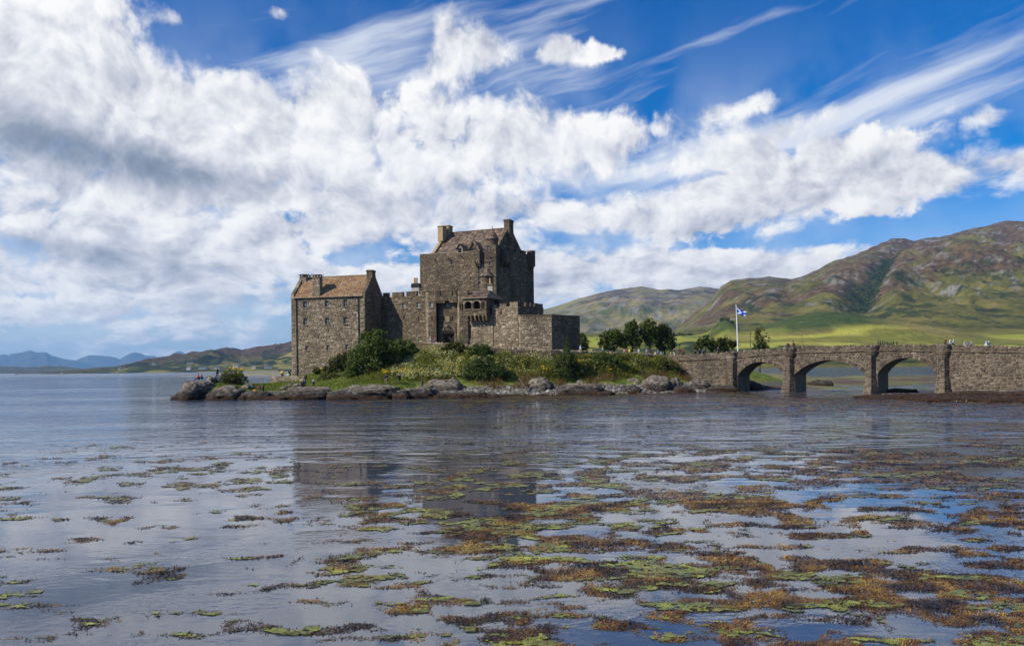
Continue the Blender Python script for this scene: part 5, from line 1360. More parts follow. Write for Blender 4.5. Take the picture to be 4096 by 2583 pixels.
# ------------------------------------------------------------------ rocks
def rock_mat():
    m, N, b = material('shore_rock'); p = pos(N); z = N.sep(p)[2]
    zj = N.m('ADD', z, N.m('MULTIPLY', N.m('SUBTRACT', N.noise(p, .9, 4, .65), .5), 1.1))
    n = N.noise(N.mapping(p, rot=(.5, .3, .4), scale=(1, 1, 2.2)), 1.4, 6, .7)
    grey = N.ramp(n, [(.34, (.035, .028, .021)), (.45, (.10, .082, .062)), (.55, (.20, .172, .136)), (.66, (.38, .345, .29))])
    grey = N.mix(N.rng(N.noise(p, .8, 4, .7), .62, .72, 0, .6), grey, (.30, .17, .035))
    blk = N.ramp(n, [(.36, (.012, .010, .009)), (.52, (.050, .041, .034)), (.64, (.13, .115, .10))])
    wk = N.ramp(N.noise(p, 3.5, 4, .6), [(.35, (.016, .009, .005)), (.65, (.060, .028, .010))])
    c = N.mix(N.rng(zj, .30, .75), wk, blk); c = N.mix(N.rng(zj, 1.0, 1.7), c, grey)
    N.put(b.inputs['Base Color'], c); b.inputs['Roughness'].default_value = .85; b.inputs['Specular IOR Level'].default_value = .25
    bump(N, b, N.noise(N.mapping(p, rot=(.5, .3, .4), scale=(1, 1, 2.5)), 2.6, 6, .72), 1.0, .28); return m
M_ROCK = rock_mat()
ICO = {}
for _k in (4, 5):
    _bm = bmesh.new(); bmesh.ops.create_icosphere(_bm, subdivisions=_k, radius=1.0)
    ICO[_k] = (np.array([v.co[:] for v in _bm.verts]), np.array([[v.index for v in f.verts] for f in _bm.faces])); _bm.free()
def lump_mesh(cx, cy, a, dep, zb, zt, seed, k, box, lump, skew):
    v, fc = ICO[k]; v = v.copy(); s = seed * 7.31
    r = 1 + lump * (.50 * (fbm(v[:, 0] * 1.5 + v[:, 2] * .7 + s, v[:, 1] * 1.5 - v[:, 2] + s, 3, seed) - .5) + .34 * (ridged(v[:, 0] * 2.6 + v[:, 2] * 1.1 + s, v[:, 1] * 2.2 + v[:, 2] * 1.7 - s, 4, seed + 9, .55) - .5))
    v = v * r[:, None]
    v[:, 0] = np.sign(v[:, 0]) * np.abs(v[:, 0]) ** box; v[:, 1] = np.sign(v[:, 1]) * np.abs(v[:, 1]) ** box
    v[:, 2] = np.sign(v[:, 2]) * np.abs(v[:, 2]) ** (.62 if box < .7 else .8)
    top = v[:, 2].max(); w = np.abs(v[:, 0]).max()
    x = v[:, 0] / w * a; y = v[:, 1] * dep; z = zb + (v[:, 2] / top) * (zt - zb) + skew * x
    # split planes: tilted strata break the top into steps, joints cut narrow grooves
    ti = .30 + .12 * math.sin(seed); h = .34; q = z + ti * x * .55 + .2 * y + .25 * (fbm(x / 1.1 + s, y / 1.1, 3, seed + 2) - .5)
    z = z + .62 * (np.round(q / h) * h - q) * np.clip((z - zb) / .4, 0, 1)
    z = z + (ridged(x / .8 + z * .5, y / .8 - z * .4, 4, seed + 4) - .5) * .24 * lump
    gr = ridged(x / 1.5 + s, y / 2.2 + z * .6 - s, 2, seed + 6); z = z - .42 * sstep(.86, .97, gr) * np.clip((z - zb) / .5, 0, 1)
    y = y + .22 * (fbm(x / .6, z / .45 + s, 3, seed + 8) - .5)
    return np.stack([x + cx, y + cy, np.maximum(z, zb - .4)], -1), fc
def rock(name, label, X0, X1, Yt, d, dep, seed, zb=-.6, cat='rock', skew=0.0, mat=None, lump=1.1, group=None):
    """outcrop spanning photo columns X0..X1 with its crest at row Yt, standing at depth d; ledges are several masses grown together"""
    xa, xb = PX(X0, d, 1540), PX(X1, d, 1540); cx = (xa + xb) / 2; a = (xb - xa) / 2; zt = ZY((X0 + X1) / 2, Yt, d)
    long_ = 'ledge' in name or name == 'reef' or a > 3.0; rg = random.Random(seed); Vs, Fs, off = [], [], 0
    parts = [(cx, d, a, dep, zt, 5 if long_ and a > 4.5 else 4)]
    if long_:
        n = max(3, int(a * 2 / 2.2))
        for i in range(n):
            f = (i + .5 + rg.uniform(-.3, .3)) / n; w = a * rg.uniform(.20, .42); edge = 1 - .35 * abs(2 * f - 1) ** 2
            parts.append((xa + (xb - xa) * f, d - dep * rg.uniform(.0, .55), w, dep * rg.uniform(.35, .75), zb + (zt - zb) * rg.uniform(.55, 1.04) * edge, 4))
    for i, (px_, py_, pa, pd, pz, k) in enumerate(parts):
        V, fc = lump_mesh(px_, py_, pa, pd, zb, pz, seed + i * 3, k, .62 if long_ else .82, lump, skew)
        Vs.append(V); Fs.append(fc + off); off += len(V)
    o = new_obj(name, np_mesh(name, np.concatenate(Vs), np.concatenate(Fs), smooth=False), None, [mat or M_ROCK])
    tag(o, label, cat, group); return o
rock('boulder', 'great rounded grey boulder at the left tip of the island', 722, 856, 1518, 124.5, 4.4, 3, -.5, skew=.14)
rock('rock_ledge', 'low dark sloping rock forming the very tip of the island', 690, 790, 1566, 123.4, 2.6, 2, -.5, skew=.12)
rock('boulder', 'small grey boulder just behind the great boulder at the island tip', 818, 872, 1503, 128.5, 1.6, 5, .8)
rock('rock_ledge', 'jagged dark rock slope right of the great boulder at the island tip', 838, 985, 1540, 121.6, 3.0, 7, -.6)
rock('rock_ledge', 'low dark ledge beside the orange bag on the shore', 960, 1100, 1563, 120.4, 2.0, 11, -.6)
rock('rock_ledge', 'dark sloping ledge with pale crest under the two blond children', 1095, 1372, 1546, 119.3, 3.4, 13, -.6)
rock('rock_ledge', 'long pale-topped ledge where people stand taking photographs', 1335, 1630, 1537, 117.8, 4.0, 17, -.6)
rock('rock_ledge', 'pale-topped ledge under the walking man in dark shirt', 1570, 1765, 1543, 119.0, 3.4, 19, -.6)
rock('boulder', 'smooth domed grey outcrop right of the walking man', 1688, 1862, 1513, 123.2, 2.6, 23, .0)
rock('rock_ledge', 'low black weedy ledge at the waterline below the domed outcrop', 1690, 1990, 1567, 118.2, 2.6, 29, -.5)
rock('boulder', 'white-streaked grey boulder right of the leaning driftwood plank', 2097, 2222, 1504, 127.2, 2.2, 31, .0)
rock('rock_ledge', 'long pale ledge left of the middle of the right shore', 2215, 2442, 1531, 124.8, 2.8, 37, -.5)
rock('boulder', 'small pointed pale rock on top of the long pale ledge', 2290, 2345, 1519, 127.2, 1.2, 41, .3)
rock('rock_ledge', 'pale low outcrop in grass between the long ledge and the rugged boulders', 2480, 2570, 1508, 131.5, 1.6, 43, .8)
rock('boulder', 'rounded brown boulder below the rugged pale boulders', 2490, 2580, 1534, 127.6, 1.7, 47, -.5)
rock('boulder', 'largest rugged pale boulder left of the bridge abutment', 2552, 2690, 1500, 130.2, 2.4, 53, -.5)
rock('boulder', 'upright rugged rock touching the bridge abutment', 2672, 2728, 1507, 132.8, 1.5, 59, .0)
rock('boulder', 'low smooth dark rock at the waterline left of the bridge', 2662, 2795, 1543, 129.4, 1.7, 61, -.5)
rock('boulder', 'brown rock shoulder at the foot of the bridge abutment', 2722, 2850, 1516, 133.8, 1.5, 67, -.2)
rock('rock_ledge', 'dark rock footing under the first pier of the bridge', 2820, 2965, 1541, 131.6, 1.7, 71, -.5)
rock('boulder', 'dark wet rock inside the first bridge arch', 2950, 3055, 1518, 137.0, 2.2, 73, -.4)
rock('rubble_mound', 'stony mound around the third pier of the bridge', 3500, 3672, 1553, 118.5, 1.4, 79, -.3)
rock('boulder', 'dark rock on the green flat seen through the middle arch', 3236, 3335, 1519, 158, 2.2, 83, -.2)
for i, (X0, X1, zt, d, dep, lb) in enumerate(((3425, 3660, .35, 100, 3.2, 'weedy brown tip of the reef right of the second pier'), (3560, 3860, .42, 100, 4.5, 'weedy brown reef below the gull'), (3780, 4070, .55, 103.5, 3.4, 'dark weedy reef in front of the bridge end wall'), (3960, 4300, .65, 99, 4.6, 'dark weedy reef at the right picture edge'), (3620, 4060, .42, 92, 4.2, 'lowest weedy reef strip with pale bleached wrack'), (3860, 4260, .46, 88.5, 3.6, 'nearest weedy reef strip at the right picture edge'))):
    rock('reef', lb, X0, X1, 1450 - ROLL * 0 + (EYE - zt) * F / d - (1450 - yh((X0 + X1) / 2)), d, dep, 90 + i * 7, -.15, lump=.9)
for i, (X, Y, d, r) in enumerate(((1138, 1552, 126, 26), (1165, 1537, 130, 15), (1188, 1540, 129.5, 20), (990, 1542, 126, 30))):
    rock('boulder', ('pale flat rock in the lawn, nearest the landing wall front', 'small pale rock in the lawn, left one under the landing wall', 'small pale rock in the lawn, right one under the landing wall', 'grey stony hump in the grass left of the inlet')[i], X - r, X + r, Y - 8, d, .9, 120 + i, gz1(PX(X, d), d) - .25)
# shore cobbles
def cobbles():
    rg = np.random.default_rng(5); n = 9000; X = rg.uniform(1800, 2900, n); d = np.interp(X, [1800, 2244, 2564, 2900], [118, 123.5, 126, 131]) + rg.uniform(-.3, 5.5, n)
    x = (X - 2048) / F * d; z = gz(x, d); m = (z > -.05) & (z < 1.5); x, d, z = x[m], d[m], z[m]; n = len(x)
    t = np.array([(1, 0, 0), (0, 1, 0), (-1, 0, 0), (0, -1, 0), (.1, 0, .8)]); s = rg.uniform(.06, .22, n) * (1 + (rg.random(n) < .06) * 1.2); an = rg.uniform(0, 6.28, n)
    ca, sa = np.cos(an), np.sin(an); V = np.empty((n, 5, 3)); j = rg.uniform(.7, 1.3, (n, 5))
    V[:, :, 0] = x[:, None] + (t[:, 0] * ca[:, None] - t[:, 1] * sa[:, None]) * s[:, None] * j; V[:, :, 1] = d[:, None] + (t[:, 0] * sa[:, None] + t[:, 1] * ca[:, None]) * s[:, None] * j * .8; V[:, :, 2] = z[:, None] - .04 + t[:, 2] * s[:, None] * j
    Fq = np.array([(0, 1, 4), (1, 2, 4), (2, 3, 4), (3, 0, 4)])[None] + 5 * np.arange(n)[:, None, None]
    m, N, b = material('cobble'); c = N.ramp(rnd(N), [(0, (.03, .026, .022)), (.5, (.10, .09, .075)), (.9, (.22, .205, .185)), (1, (.42, .40, .37))]); N.put(b.inputs['Base Color'], c); b.inputs['Roughness'].default_value = .9
    tag(new_obj('shore_cobbles', np_mesh('cobbles', V, Fq.reshape(-1, 3), np.repeat(rg.random(n), 4)), None, [m]), 'grey cobbles and shingle along the island shore', 'cobbles', kind='stuff')
cobbles()
# driftwood
th_m = MB(); th_m.tube([P(2078, 1514, 124.5), P(2094, 1538, 123.8), P(2112, 1562, 123.2)], [.12, .15, .13], 7, .2)
M_DRIFT = flat('driftwood', (.085, .07, .055), .9)
tag(th_m.build('driftwood_plank', M_DRIFT), 'grey driftwood plank leaning on the shore stones', 'driftwood')
# ------------------------------------------------------------------ plants
def leaf_mat(name, c0, c1, c2, trans=.35):
    m, N, b = material(name); p = pos(N)
    r = attr(N, 'rnd'); c = N.ramp(r, [(0, c0), (.5, c1), (1, c2)])
    c = N.mix(.6, c, N.ramp(N.noise(p, .9, 3, .6), [(.3, (.6, .6, .6)), (.7, (1.3, 1.3, 1.2))]), 'MULTIPLY')
    N.put(b.inputs['Base Color'], c); b.inputs['Roughness'].default_value = .6; b.inputs['Specular IOR Level'].default_value = .25
    tr = N.n('ShaderNodeBsdfTranslucent'); N.put(tr.inputs['Color'], N.mix(1.0, c, (1.1, 1.25, .6), 'MULTIPLY'))
    mx = N.n('ShaderNodeMixShader'); mx.inputs[0].default_value = trans
    out = N.t.nodes['Material Output']; N.t.links.new(b.outputs[0], mx.inputs[1]); N.t.links.new(tr.outputs[0], mx.inputs[2]); N.t.links.new(mx.outputs[0], out.inputs[0])
    return m
L_ASH = leaf_mat('leaf_ash', (0.0408, 0.0595, 0.0124), (0.0744, 0.1015, 0.0192), (0.1296, 0.1484, 0.0298))
L_DARK = leaf_mat('leaf_dark', (0.0271, 0.0441, 0.0119), (0.0554, 0.0777, 0.0179), (0.0986, 0.1208, 0.0272))
L_GORSE = leaf_mat('leaf_gorse', (0.0314, 0.0433, 0.0090), (0.0646, 0.0739, 0.0135), (0.1216, 0.1088, 0.0225))
L_PALE = leaf_mat('leaf_pale', (0.0770, 0.0889, 0.0216), (0.1283, 0.1364, 0.0376), (0.1928, 0.1786, 0.0592))
L_GRASS = leaf_mat('meadow_blade', (.075, .090, .014), (.135, .150, .022), (.23, .215, .042))
L_GRASS2 = leaf_mat('lawn_blade', (0.0810, 0.1089, 0.0128), (0.1210, 0.1584, 0.0192), (0.1760, 0.2007, 0.0328))
L_DRY = leaf_mat('dry_stem', (.10, .05, .022), (.16, .085, .04), (.22, .14, .06))
L_CREAM = leaf_mat('cream_flower', (.30, .29, .10), (.42, .40, .17), (.58, .55, .30), .25)
L_YELLOW = leaf_mat('yellow_flower', (.55, .36, .01), (.70, .48, .015), (.78, .58, .03), .25)
M_BARK = flat('bark', (.055, .042, .030), .9, var=.3)
M_BARE = flat('bare_twig', (.17, .15, .125), .9, var=.2)

def leaf_quads(C, S, rg, up=.25, asp=.55, nrm=None):
    """one leaf-sized quad at every centre C with size S"""
    n = len(C); d = rg.normal(size=(n, 3)); d[:, 2] += up; d /= np.linalg.norm(d, axis=1)[:, None]
    q = rg.normal(size=(n, 3)) if nrm is None else nrm + .7 * rg.normal(size=(n, 3)); e = np.cross(d, q); e /= np.linalg.norm(e, axis=1)[:, None] + 1e-9
    a = d * S[:, None] * .5; b = e * S[:, None] * .5 * asp
    V = np.stack([C - a, C + b * 1.0, C + a, C - b], 1)
    return V.reshape(-1, 3), np.arange(4 * n).reshape(-1, 4)
def crown_mesh(name, blobs, n, size, seed, hollow=.45, squash=.9, clump=.55):
    """foliage: leaves gathered into sprays through the volume of several rounded masses"""
    rg = np.random.default_rng(seed); bl = np.array(blobs, float); vol = bl[:, 3] ** 2.2; k = rg.choice(len(bl), n, p=vol / vol.sum())
    ns = max(8, n // 14); ks = rg.choice(len(bl), ns, p=vol / vol.sum())
    v = rg.normal(size=(ns, 3)); v /= np.linalg.norm(v, axis=1)[:, None]; rr = hollow + (1.08 - hollow) * rg.random(ns) ** .6
    SC = bl[ks, :3] + v * (rr * bl[ks, 3])[:, None] * np.array([1, 1, squash])
    j = rg.integers(0, ns, n); C = SC[j] + rg.normal(size=(n, 3)) * (clump * np.clip(bl[ks[j], 3] * .32, .18, .6))[:, None]
    S = size * rg.uniform(.6, 1.4, n); V, Q = leaf_quads(C, S, rg, nrm=v[j])
    r = np.clip(.5 + .38 * (rg.random(ns)[j] - .5) + .5 * (rg.random(n) - .5), 0, .999)
    return np_mesh(name, V, Q, r)
def branches(base, tips, r0, rg, mat, parent, name='trunk', stems=1):
    mb = MB(); base = Vector(base); top = sum((Vector(t) for t in tips), Vector()) / len(tips); fork = base.lerp(top, .45) + Vector((rg.uniform(-.3, .3), rg.uniform(-.3, .3), 0))
    mb.tube([base - Vector((0, 0, .3)), base.lerp(fork, .5) + Vector((rg.uniform(-.15, .15), 0, 0)), fork], [r0 * 1.25, r0, r0 * .8], 8)
    for t in tips:
        t = Vector(t); m = fork.lerp(t, .5) + Vector((rg.uniform(-.3, .3), rg.uniform(-.3, .3), rg.uniform(0, .3)))
        mb.tube([fork - (fork - base).normalized() * .1, m, t], [r0 * .6, r0 * .38, r0 * .12], 6)
        for _ in range(3):
            s = m.lerp(t, rg.random()); e = s + Vector((rg.uniform(-1, 1), rg.uniform(-1, 1), rg.uniform(.1, .9))) * (t - m).length * .5
            mb.tube([s, s.lerp(e, .5) + Vector((0, 0, .08)), e], [r0 * .22, r0 * .14, r0 * .05], 5)
    return mb.build(name, mat, parent)
def plant(name, label, cat, base, px, d, n, leaf, mat, seed, spread=.55, r0=.16, hollow=.4, group=None, stem='trunk', clump=.55, squash=.95):
    """px: foliage masses as (X, Y, radius in photo pixels) around depth d"""
    rg = random.Random(seed); s = 1 / F * d; bl = []
    for (X, Y, r) in px:
        dd = d + rg.uniform(-1, 1) * r * s * spread; p = P(X, Y, dd); bl.append((p[0], p[1], p[2], r * s))
    xb, yb = PX(base, d, 1480), d; zb = gz1(xb, yb) if yb < 195 else bl[0][2]
    zb = min(zb, min(b[2] for b in bl) + .2)
    th = thing(name, label, cat, (xb, yb, zb), group)
    branches((xb, yb, zb), [(b[0], b[1], b[2] + b[3] * .3) for b in bl[:7]], r0, rg, M_BARK, th, stem)
    o = new_obj('crown' if stem == 'trunk' else 'foliage', crown_mesh('foliage', bl, n, leaf, seed, hollow, squash, clump), th, [mat])
    return th
plant('ash_tree', 'largest leafy green tree in front of the right corner of the wing', 'tree', 1505, [(1500,1385,44),(1452,1410,42),(1535,1425,46),(1432,1450,40),(1490,1465,55),(1545,1475,42),(1468,1352,26),(1518,1346,26),(1560,1395,30),(1420,1485,34),(1500,1330,16),(1475,1500,34),(1535,1505,28),(1580,1440,24)], 131, 15000, .40, L_ASH, 1, .7, .2)
plant('elder_bush', 'wide leafy bush right of the largest tree, below the curtain wall', 'bush', 1600, [(1592,1392,34),(1635,1392,28),(1572,1425,30),(1618,1420,30),(1655,1405,18),(1600,1375,20)], 135, 5200, .36, L_ASH, 2, .6, .12)
plant('gorse_bush', 'dark spiny gorse bush climbing against the wing wall', 'bush', 1340, [(1338,1455,26),(1366,1432,24),(1310,1480,22),(1384,1462,28),(1345,1490,26),(1384,1420,16),(1320,1448,14),(1400,1490,26)], 138, 6000, .26, L_GORSE, 3, .5, .1, clump=.4)
plant('gorse_bush', 'small round gorse bush at the foot of the wing wall', 'bush', 1265, [(1266,1482,14),(1258,1490,11),(1276,1492,10)], 141, 1300, .22, L_GORSE, 4, .5, .07, clump=.4)
plant('bramble', 'low tangled bramble at the left foot of the largest tree', 'bush', 1330, [(1300,1508,18),(1340,1510,22),(1385,1512,22),(1425,1512,20),(1280,1516,12),(1450,1522,18)], 132.5, 3800, .28, L_PALE, 5, .5, .06, clump=.45)
plant('hawthorn', 'wide dark spreading shrub on the bank below the guard room', 'bush', 1930, [(1895,1478,34),(1945,1465,34),(1990,1482,34),(1930,1502,36),(1870,1500,24),(1970,1510,30),(2015,1500,20),(1955,1440,18),(1908,1450,20)], 127.5, 8500, .30, L_DARK, 6, .6, .14, squash=.8)
plant('elder_bush', 'round green bush topping the path wall under the guard room', 'bush', 1915, [(1912,1398,22),(1940,1396,20),(1888,1408,17),(1925,1418,22),(1960,1412,14)], 132.5, 3200, .30, L_ASH, 7, .5, .1)
plant('alder_sapling', 'narrow upright alder in front of the hexagonal bastion', 'tree', 2268, [(2265,1352,8),(2264,1372,13),(2268,1395,17),(2258,1420,24),(2275,1440,28),(2245,1468,30),(2290,1475,32),(2265,1500,34),(2230,1500,22),(2310,1500,22)], 129.5, 7600, .28, L_DARK, 8, .6, .13)
plant('willow_bush', 'rounded bush on the bank right of the upright alder', 'bush', 2410, [(2392,1435,24),(2420,1428,24),(2440,1448,26),(2375,1455,18),(2470,1455,22),(2405,1460,26)], 132.5, 4600, .28, L_ASH, 9, .5, .1)
plant('willow_bush', 'low bush on the bank close to the bridge abutment', 'bush', 2670, [(2655,1452,22),(2690,1460,22),(2630,1465,18),(2705,1480,18),(2660,1480,24)], 138.5, 3600, .28, L_GORSE, 10, .5, .1)
plant('willow_bush', 'leafy bush just left of the low bush by the abutment', 'bush', 2560, [(2545,1450,18),(2580,1455,20),(2520,1462,16),(2600,1470,18)], 136.5, 2600, .26, L_PALE, 11, .5, .08)
plant('thorn_bush', 'green bush in front of the gate below the bare shrub', 'bush', 1815, [(1792,1392,18),(1818,1386,20),(1842,1392,18),(1862,1402,13),(1770,1402,13)], 135, 2600, .28, L_GORSE, 12, .5, .08)
plant('knoll_shrub', 'low green shrub with yellow flowers on the promontory knoll', 'bush', 925, [(930,1502,26),(955,1508,24),(900,1508,22),(880,1518,18),(975,1520,16),(940,1522,26),(905,1525,22)], 129.2, 4600, .24, L_PALE, 13, .6, .07, clump=.4)
# trees on the far side of the island
for i, (lb, bx, px) in enumerate((('leftmost round tree of the clump behind the island path', 2455, [(2428,1352,26),(2460,1342,28),(2445,1375,26),(2482,1362,26),(2415,1380,20),(2500,1380,18)]),
        ('narrow tall tree second from left in the clump behind the path', 2528, [(2528,1308,24),(2520,1340,26),(2540,1365,24),(2512,1325,16),(2535,1290,12)]),
        ('tallest tree in the middle of the clump behind the path', 2598, [(2585,1300,22),(2605,1310,26),(2580,1335,24),(2620,1338,26),(2600,1365,26),(2596,1286,10)]),
        ('rightmost dark dome-shaped tree of the clump behind the path', 2662, [(2655,1325,26),(2675,1345,26),(2640,1350,24),(2668,1375,28),(2690,1372,18),(2650,1308,14),(2645,1382,22)]))):
    plant('sycamore_tree', lb, 'tree', bx, px, 172 + i * 1.5, 4600, .42, (L_ASH, L_ASH, L_ASH, L_DARK)[i], 20 + i, .7, .22, group='trees behind the island path')
plant('sycamore_tree', 'dark tree half hidden by the right edge of the bastion', 'tree', 2328, [(2325,1352,20),(2335,1375,22),(2318,1385,20),(2340,1395,16)], 160, 1800, .4, L_DARK, 30, .6, .15)
plant('laurel_bush', 'rounded bush left of the flagpole base, left half', 'bush', 2820, [(2805,1372,20),(2832,1364,22),(2850,1382,22),(2790,1385,16),(2822,1352,10)], 164, 2200, .38, L_DARK, 31, .6, .12)
plant('laurel_bush', 'rounded bush touching the flagpole base, right half', 'bush', 2905, [(2880,1372,20),(2908,1372,22),(2932,1380,18),(2895,1390,22)], 163, 2200, .38, L_GORSE, 32, .6, .12)
plant('rowan_tree', 'thin sparse tree with bare limbs right of the flagpole', 'tree', 3040, [(3032,1322,14),(3048,1318,12),(3026,1345,16),(3055,1345,15),(3040,1365,18),(3076,1345,8),(3078,1365,8),(3062,1380,12)], 172, 1300, .34, L_PALE, 33, .6, .1, .1)
plant('laurel_bush', 'small dark bush at the foot of the sparse tree', 'bush', 3035, [(3020,1386,14),(3045,1382,18),(3060,1390,14)], 171, 1000, .36, L_DARK, 34, .5, .1)

# bare grey shrub before the gate
rg = random.Random(44); bx, bd = PX(1815, 138.4, 1350), 138.4; bz = 7.2
th = thing('bare_shrub', 'leafless pale grey shrub in front of the gate arch', 'bush', (bx, bd, bz)); mb = MB(); tips = []
def twig(p, dr, ln, r, lev):
    e = p + dr * ln; m = p.lerp(e, .5) + Vector((rg.uniform(-1, 1), rg.uniform(-1, 1), rg.uniform(-.3, .6))) * ln * .1
    mb.tube([p, m, e], [r, r * .8, r * .6], 5, cap=False)
    if lev == 0: tips.append(e); return
    for _ in range(rg.choice((2, 3))):
        d2 = (dr + Vector((rg.uniform(-.7, .7), rg.uniform(-.5, .5), rg.uniform(-.25, .45)))).normalized(); twig(e, d2, ln * rg.uniform(.55, .85), r * .6, lev - 1)
for k in range(7): twig(Vector((bx + rg.uniform(-.4, .4), bd, bz)), Vector((rg.uniform(-.75, .75), rg.uniform(-.3, .3), 1)).normalized(), 1.1, .05, 3)
mb.build('branches', M_BARE, th)
Cs = np.array([tuple(t) for t in tips]); g2 = np.random.default_rng(3); Cs = np.repeat(Cs, 2, 0) + g2.normal(size=(len(Cs) * 2, 3)) * .18; Cs = Cs[Cs[:, 0] > bx + .3]
V, Q = leaf_quads(Cs, g2.uniform(.14, .26, len(Cs)), g2); new_obj('foliage', np_mesh('foliage', V, Q, g2.random(len(Q))), th, [L_PALE])

# ---- meadow grass, lawn, flowers
def blades(name, label, x, y, z, h, w, mat, seed, lean=.35, kind='stuff', cat='grass', per=1):
    rg = np.random.default_rng(seed); n = len(x); a = rg.uniform(0, 6.283, n); l = rg.normal(size=(n, 2)) * lean
    bx, by = np.cos(a) * w / 2, np.sin(a) * w / 2
    B0 = np.stack([x - bx, y - by, z - .05], -1); B1 = np.stack([x + bx, y + by, z - .05], -1)
    tx, ty, tz = x + l[:, 0] * h, y + l[:, 1] * h, z + h; k = .35
    T1 = np.stack([tx + bx * k, ty + by * k, tz], -1); T0 = np.stack([tx - bx * k, ty - by * k, tz], -1)
    V = np.stack([B0, B1, T1, T0], 1).reshape(-1, 3); Q = np.arange(4 * n).reshape(-1, 4)
    o = new_obj(name, np_mesh(name, V, Q, np.clip(rg.normal(.5, .24, n), 0, .999)), None, [mat]); return tag(o, label, cat, kind=kind)
g3 = np.random.default_rng(11)
def field_pts(n, Xr, dr, zmin, zmax, seed):
    rg = np.random.default_rng(seed); X = rg.uniform(*Xr, n); lo = np.interp(X, [700, 1165, 1500, 1700, 2000, 2244, 2564, 2800], [119, 119, 116, 119, 120, 124, 126.5, 131]); hi = np.interp(X, [700, 1060, 1165, 1460, 1646, 1860, 2040, 2200, 2320, 2450, 2640, 2800], [136, 140, 147, 145, 138, 135.5, 133.5, 133, 133.7, 136, 143, 136])
    d = lo + (hi - lo) * rg.random(n); x = (X - 2048) / F * d; z = gz(x, d); m = (z > zmin) & (z < zmax) & (d > dr[0]) & (d < dr[1]); return X[m], x[m], d[m], z[m]
X, x, d, z = field_pts(78000, (1380, 2790), (110, 150), 2.0, 9.5, 12)
dn = fbm(x / 3.0, d / 3.0, 3, 5); hgt = (.14 + .50 * sstep(2.2, 3.6, z)) * (.25 + 1.4 * sstep(.3, .7, dn)) * np.random.default_rng(1).uniform(.5, 1.3, len(x))
blades('meadow', 'rank green meadow grass on the bank below the castle', x, d, z, hgt, .10 + .05 * dn, L_GRASS, 13)
X, x, d, z = field_pts(34000, (730, 1660), (112, 146), 1.15, 5, 14); 
blades('lawn_grass', 'short bright green grass on the low ground by the shore', x, d, z, np.random.default_rng(2).uniform(.05, .2, len(x)), .12, L_GRASS2, 15)
X, x, d, z = field_pts(16000, (1800, 2760), (112, 146), 1.0, 3.2, 16); n_ = fbm(x / 2.5, d / 2.5, 3, 8); m = n_ > .52
blades('dry_stems', 'reddish dry dock and reed stems along the upper shore', x[m], d[m], z[m], np.random.default_rng(3).uniform(.25, .9, m.sum()), .07, L_DRY, 17, .2)
X, x, d, z = field_pts(42000, (1560, 2560), (112, 146), 2.4, 9, 18); fl = fbm(x / 2.6, d / 2.6, 4, 9); dens = np.interp(X, [1560, 1640, 1850, 2050, 2200, 2560], [.45, .75, .65, .34, .10, .05]); m = g3.random(len(x)) < dens * sstep(.34, .56, fl)
C = np.stack([x[m], d[m], z[m] + g3.uniform(.45, 1.15, m.sum())], -1); C = np.repeat(C, 2, 0) + g3.normal(size=(m.sum() * 2, 3)) * .09; V, Q = leaf_quads(C, g3.uniform(.12, .24, len(C)), g3, asp=.8)
tag(new_obj('cream_flowers', np_mesh('cream_flowers', V, Q, g3.random(len(Q))), None, [L_CREAM]), 'masses of cream meadowsweet flowers on the bank', 'flowers', kind='stuff')
yc = [(1545,1488,14),(1570,1485,12),(1600,1482,12),(1625,1478,16),(1650,1487,14),(1680,1480,14),(1700,1488,12),(1535,1480,10),(1665,1470,10),(1660,1432,8),(1745,1440,6),(1800,1460,8),(1845,1428,8),(2035,1475,10),(2020,1485,9),(1990,1450,6),(2100,1435,8),(2170,1465,6),(2180,1475,6),(2230,1480,7),(2440,1416,12),(2450,1412,8),(2617,1433,7),(2440,1475,5),(2475,1478,5),(930,1470,12),(945,1473,12),(915,1480,9),(965,1478,8),(950,1490,8),(2360,1422,7),(2560,1428,5),(1990,1385,6),(1935,1440,8),(1760,1490,10),(1790,1478,8),(1830,1485,8),(2280,1430,6),(2320,1440,6),(1285,1472,4),(1288,1475,4)]
Cy = []
for X, Y, r in yc:
    n = int(r * 3.4)
    if X < 1000: dd = 129.2
    else:
        best = None
        for dq in np.arange(118, 140, .5):
            zz = gz1(PX(X, dq, Y), dq) + .75
            e = abs(zz - ZY(X, Y, dq))
            if best is None or e < best[0]: best = (e, dq)
        dd = best[1]
    for _ in range(n):
        a, q = g3.uniform(0, 6.28), r * math.sqrt(g3.random()); Cy.append(P(X + q * math.cos(a) * 1.3, Y + q * math.sin(a) * .45, dd + g3.uniform(-.4, .4)))
Cy = np.array(Cy); V, Q = leaf_quads(Cy, g3.uniform(.12, .24, len(Cy)), g3, asp=.9)
tag(new_obj('yellow_flowers', np_mesh('yellow_flowers', V, Q, g3.random(len(Q))), None, [L_YELLOW]), 'bright yellow ragwort flowers dotted over the bank', 'flowers', kind='stuff')
stem_x = Cy[::2]; 
blades('ragwort_stems', 'green stalks carrying the yellow ragwort flowers', stem_x[:, 0], stem_x[:, 1], stem_x[:, 2] - .75, np.full(len(stem_x), .72), np.full(len(stem_x), .05), L_GRASS, 19, .1, cat='stalks')

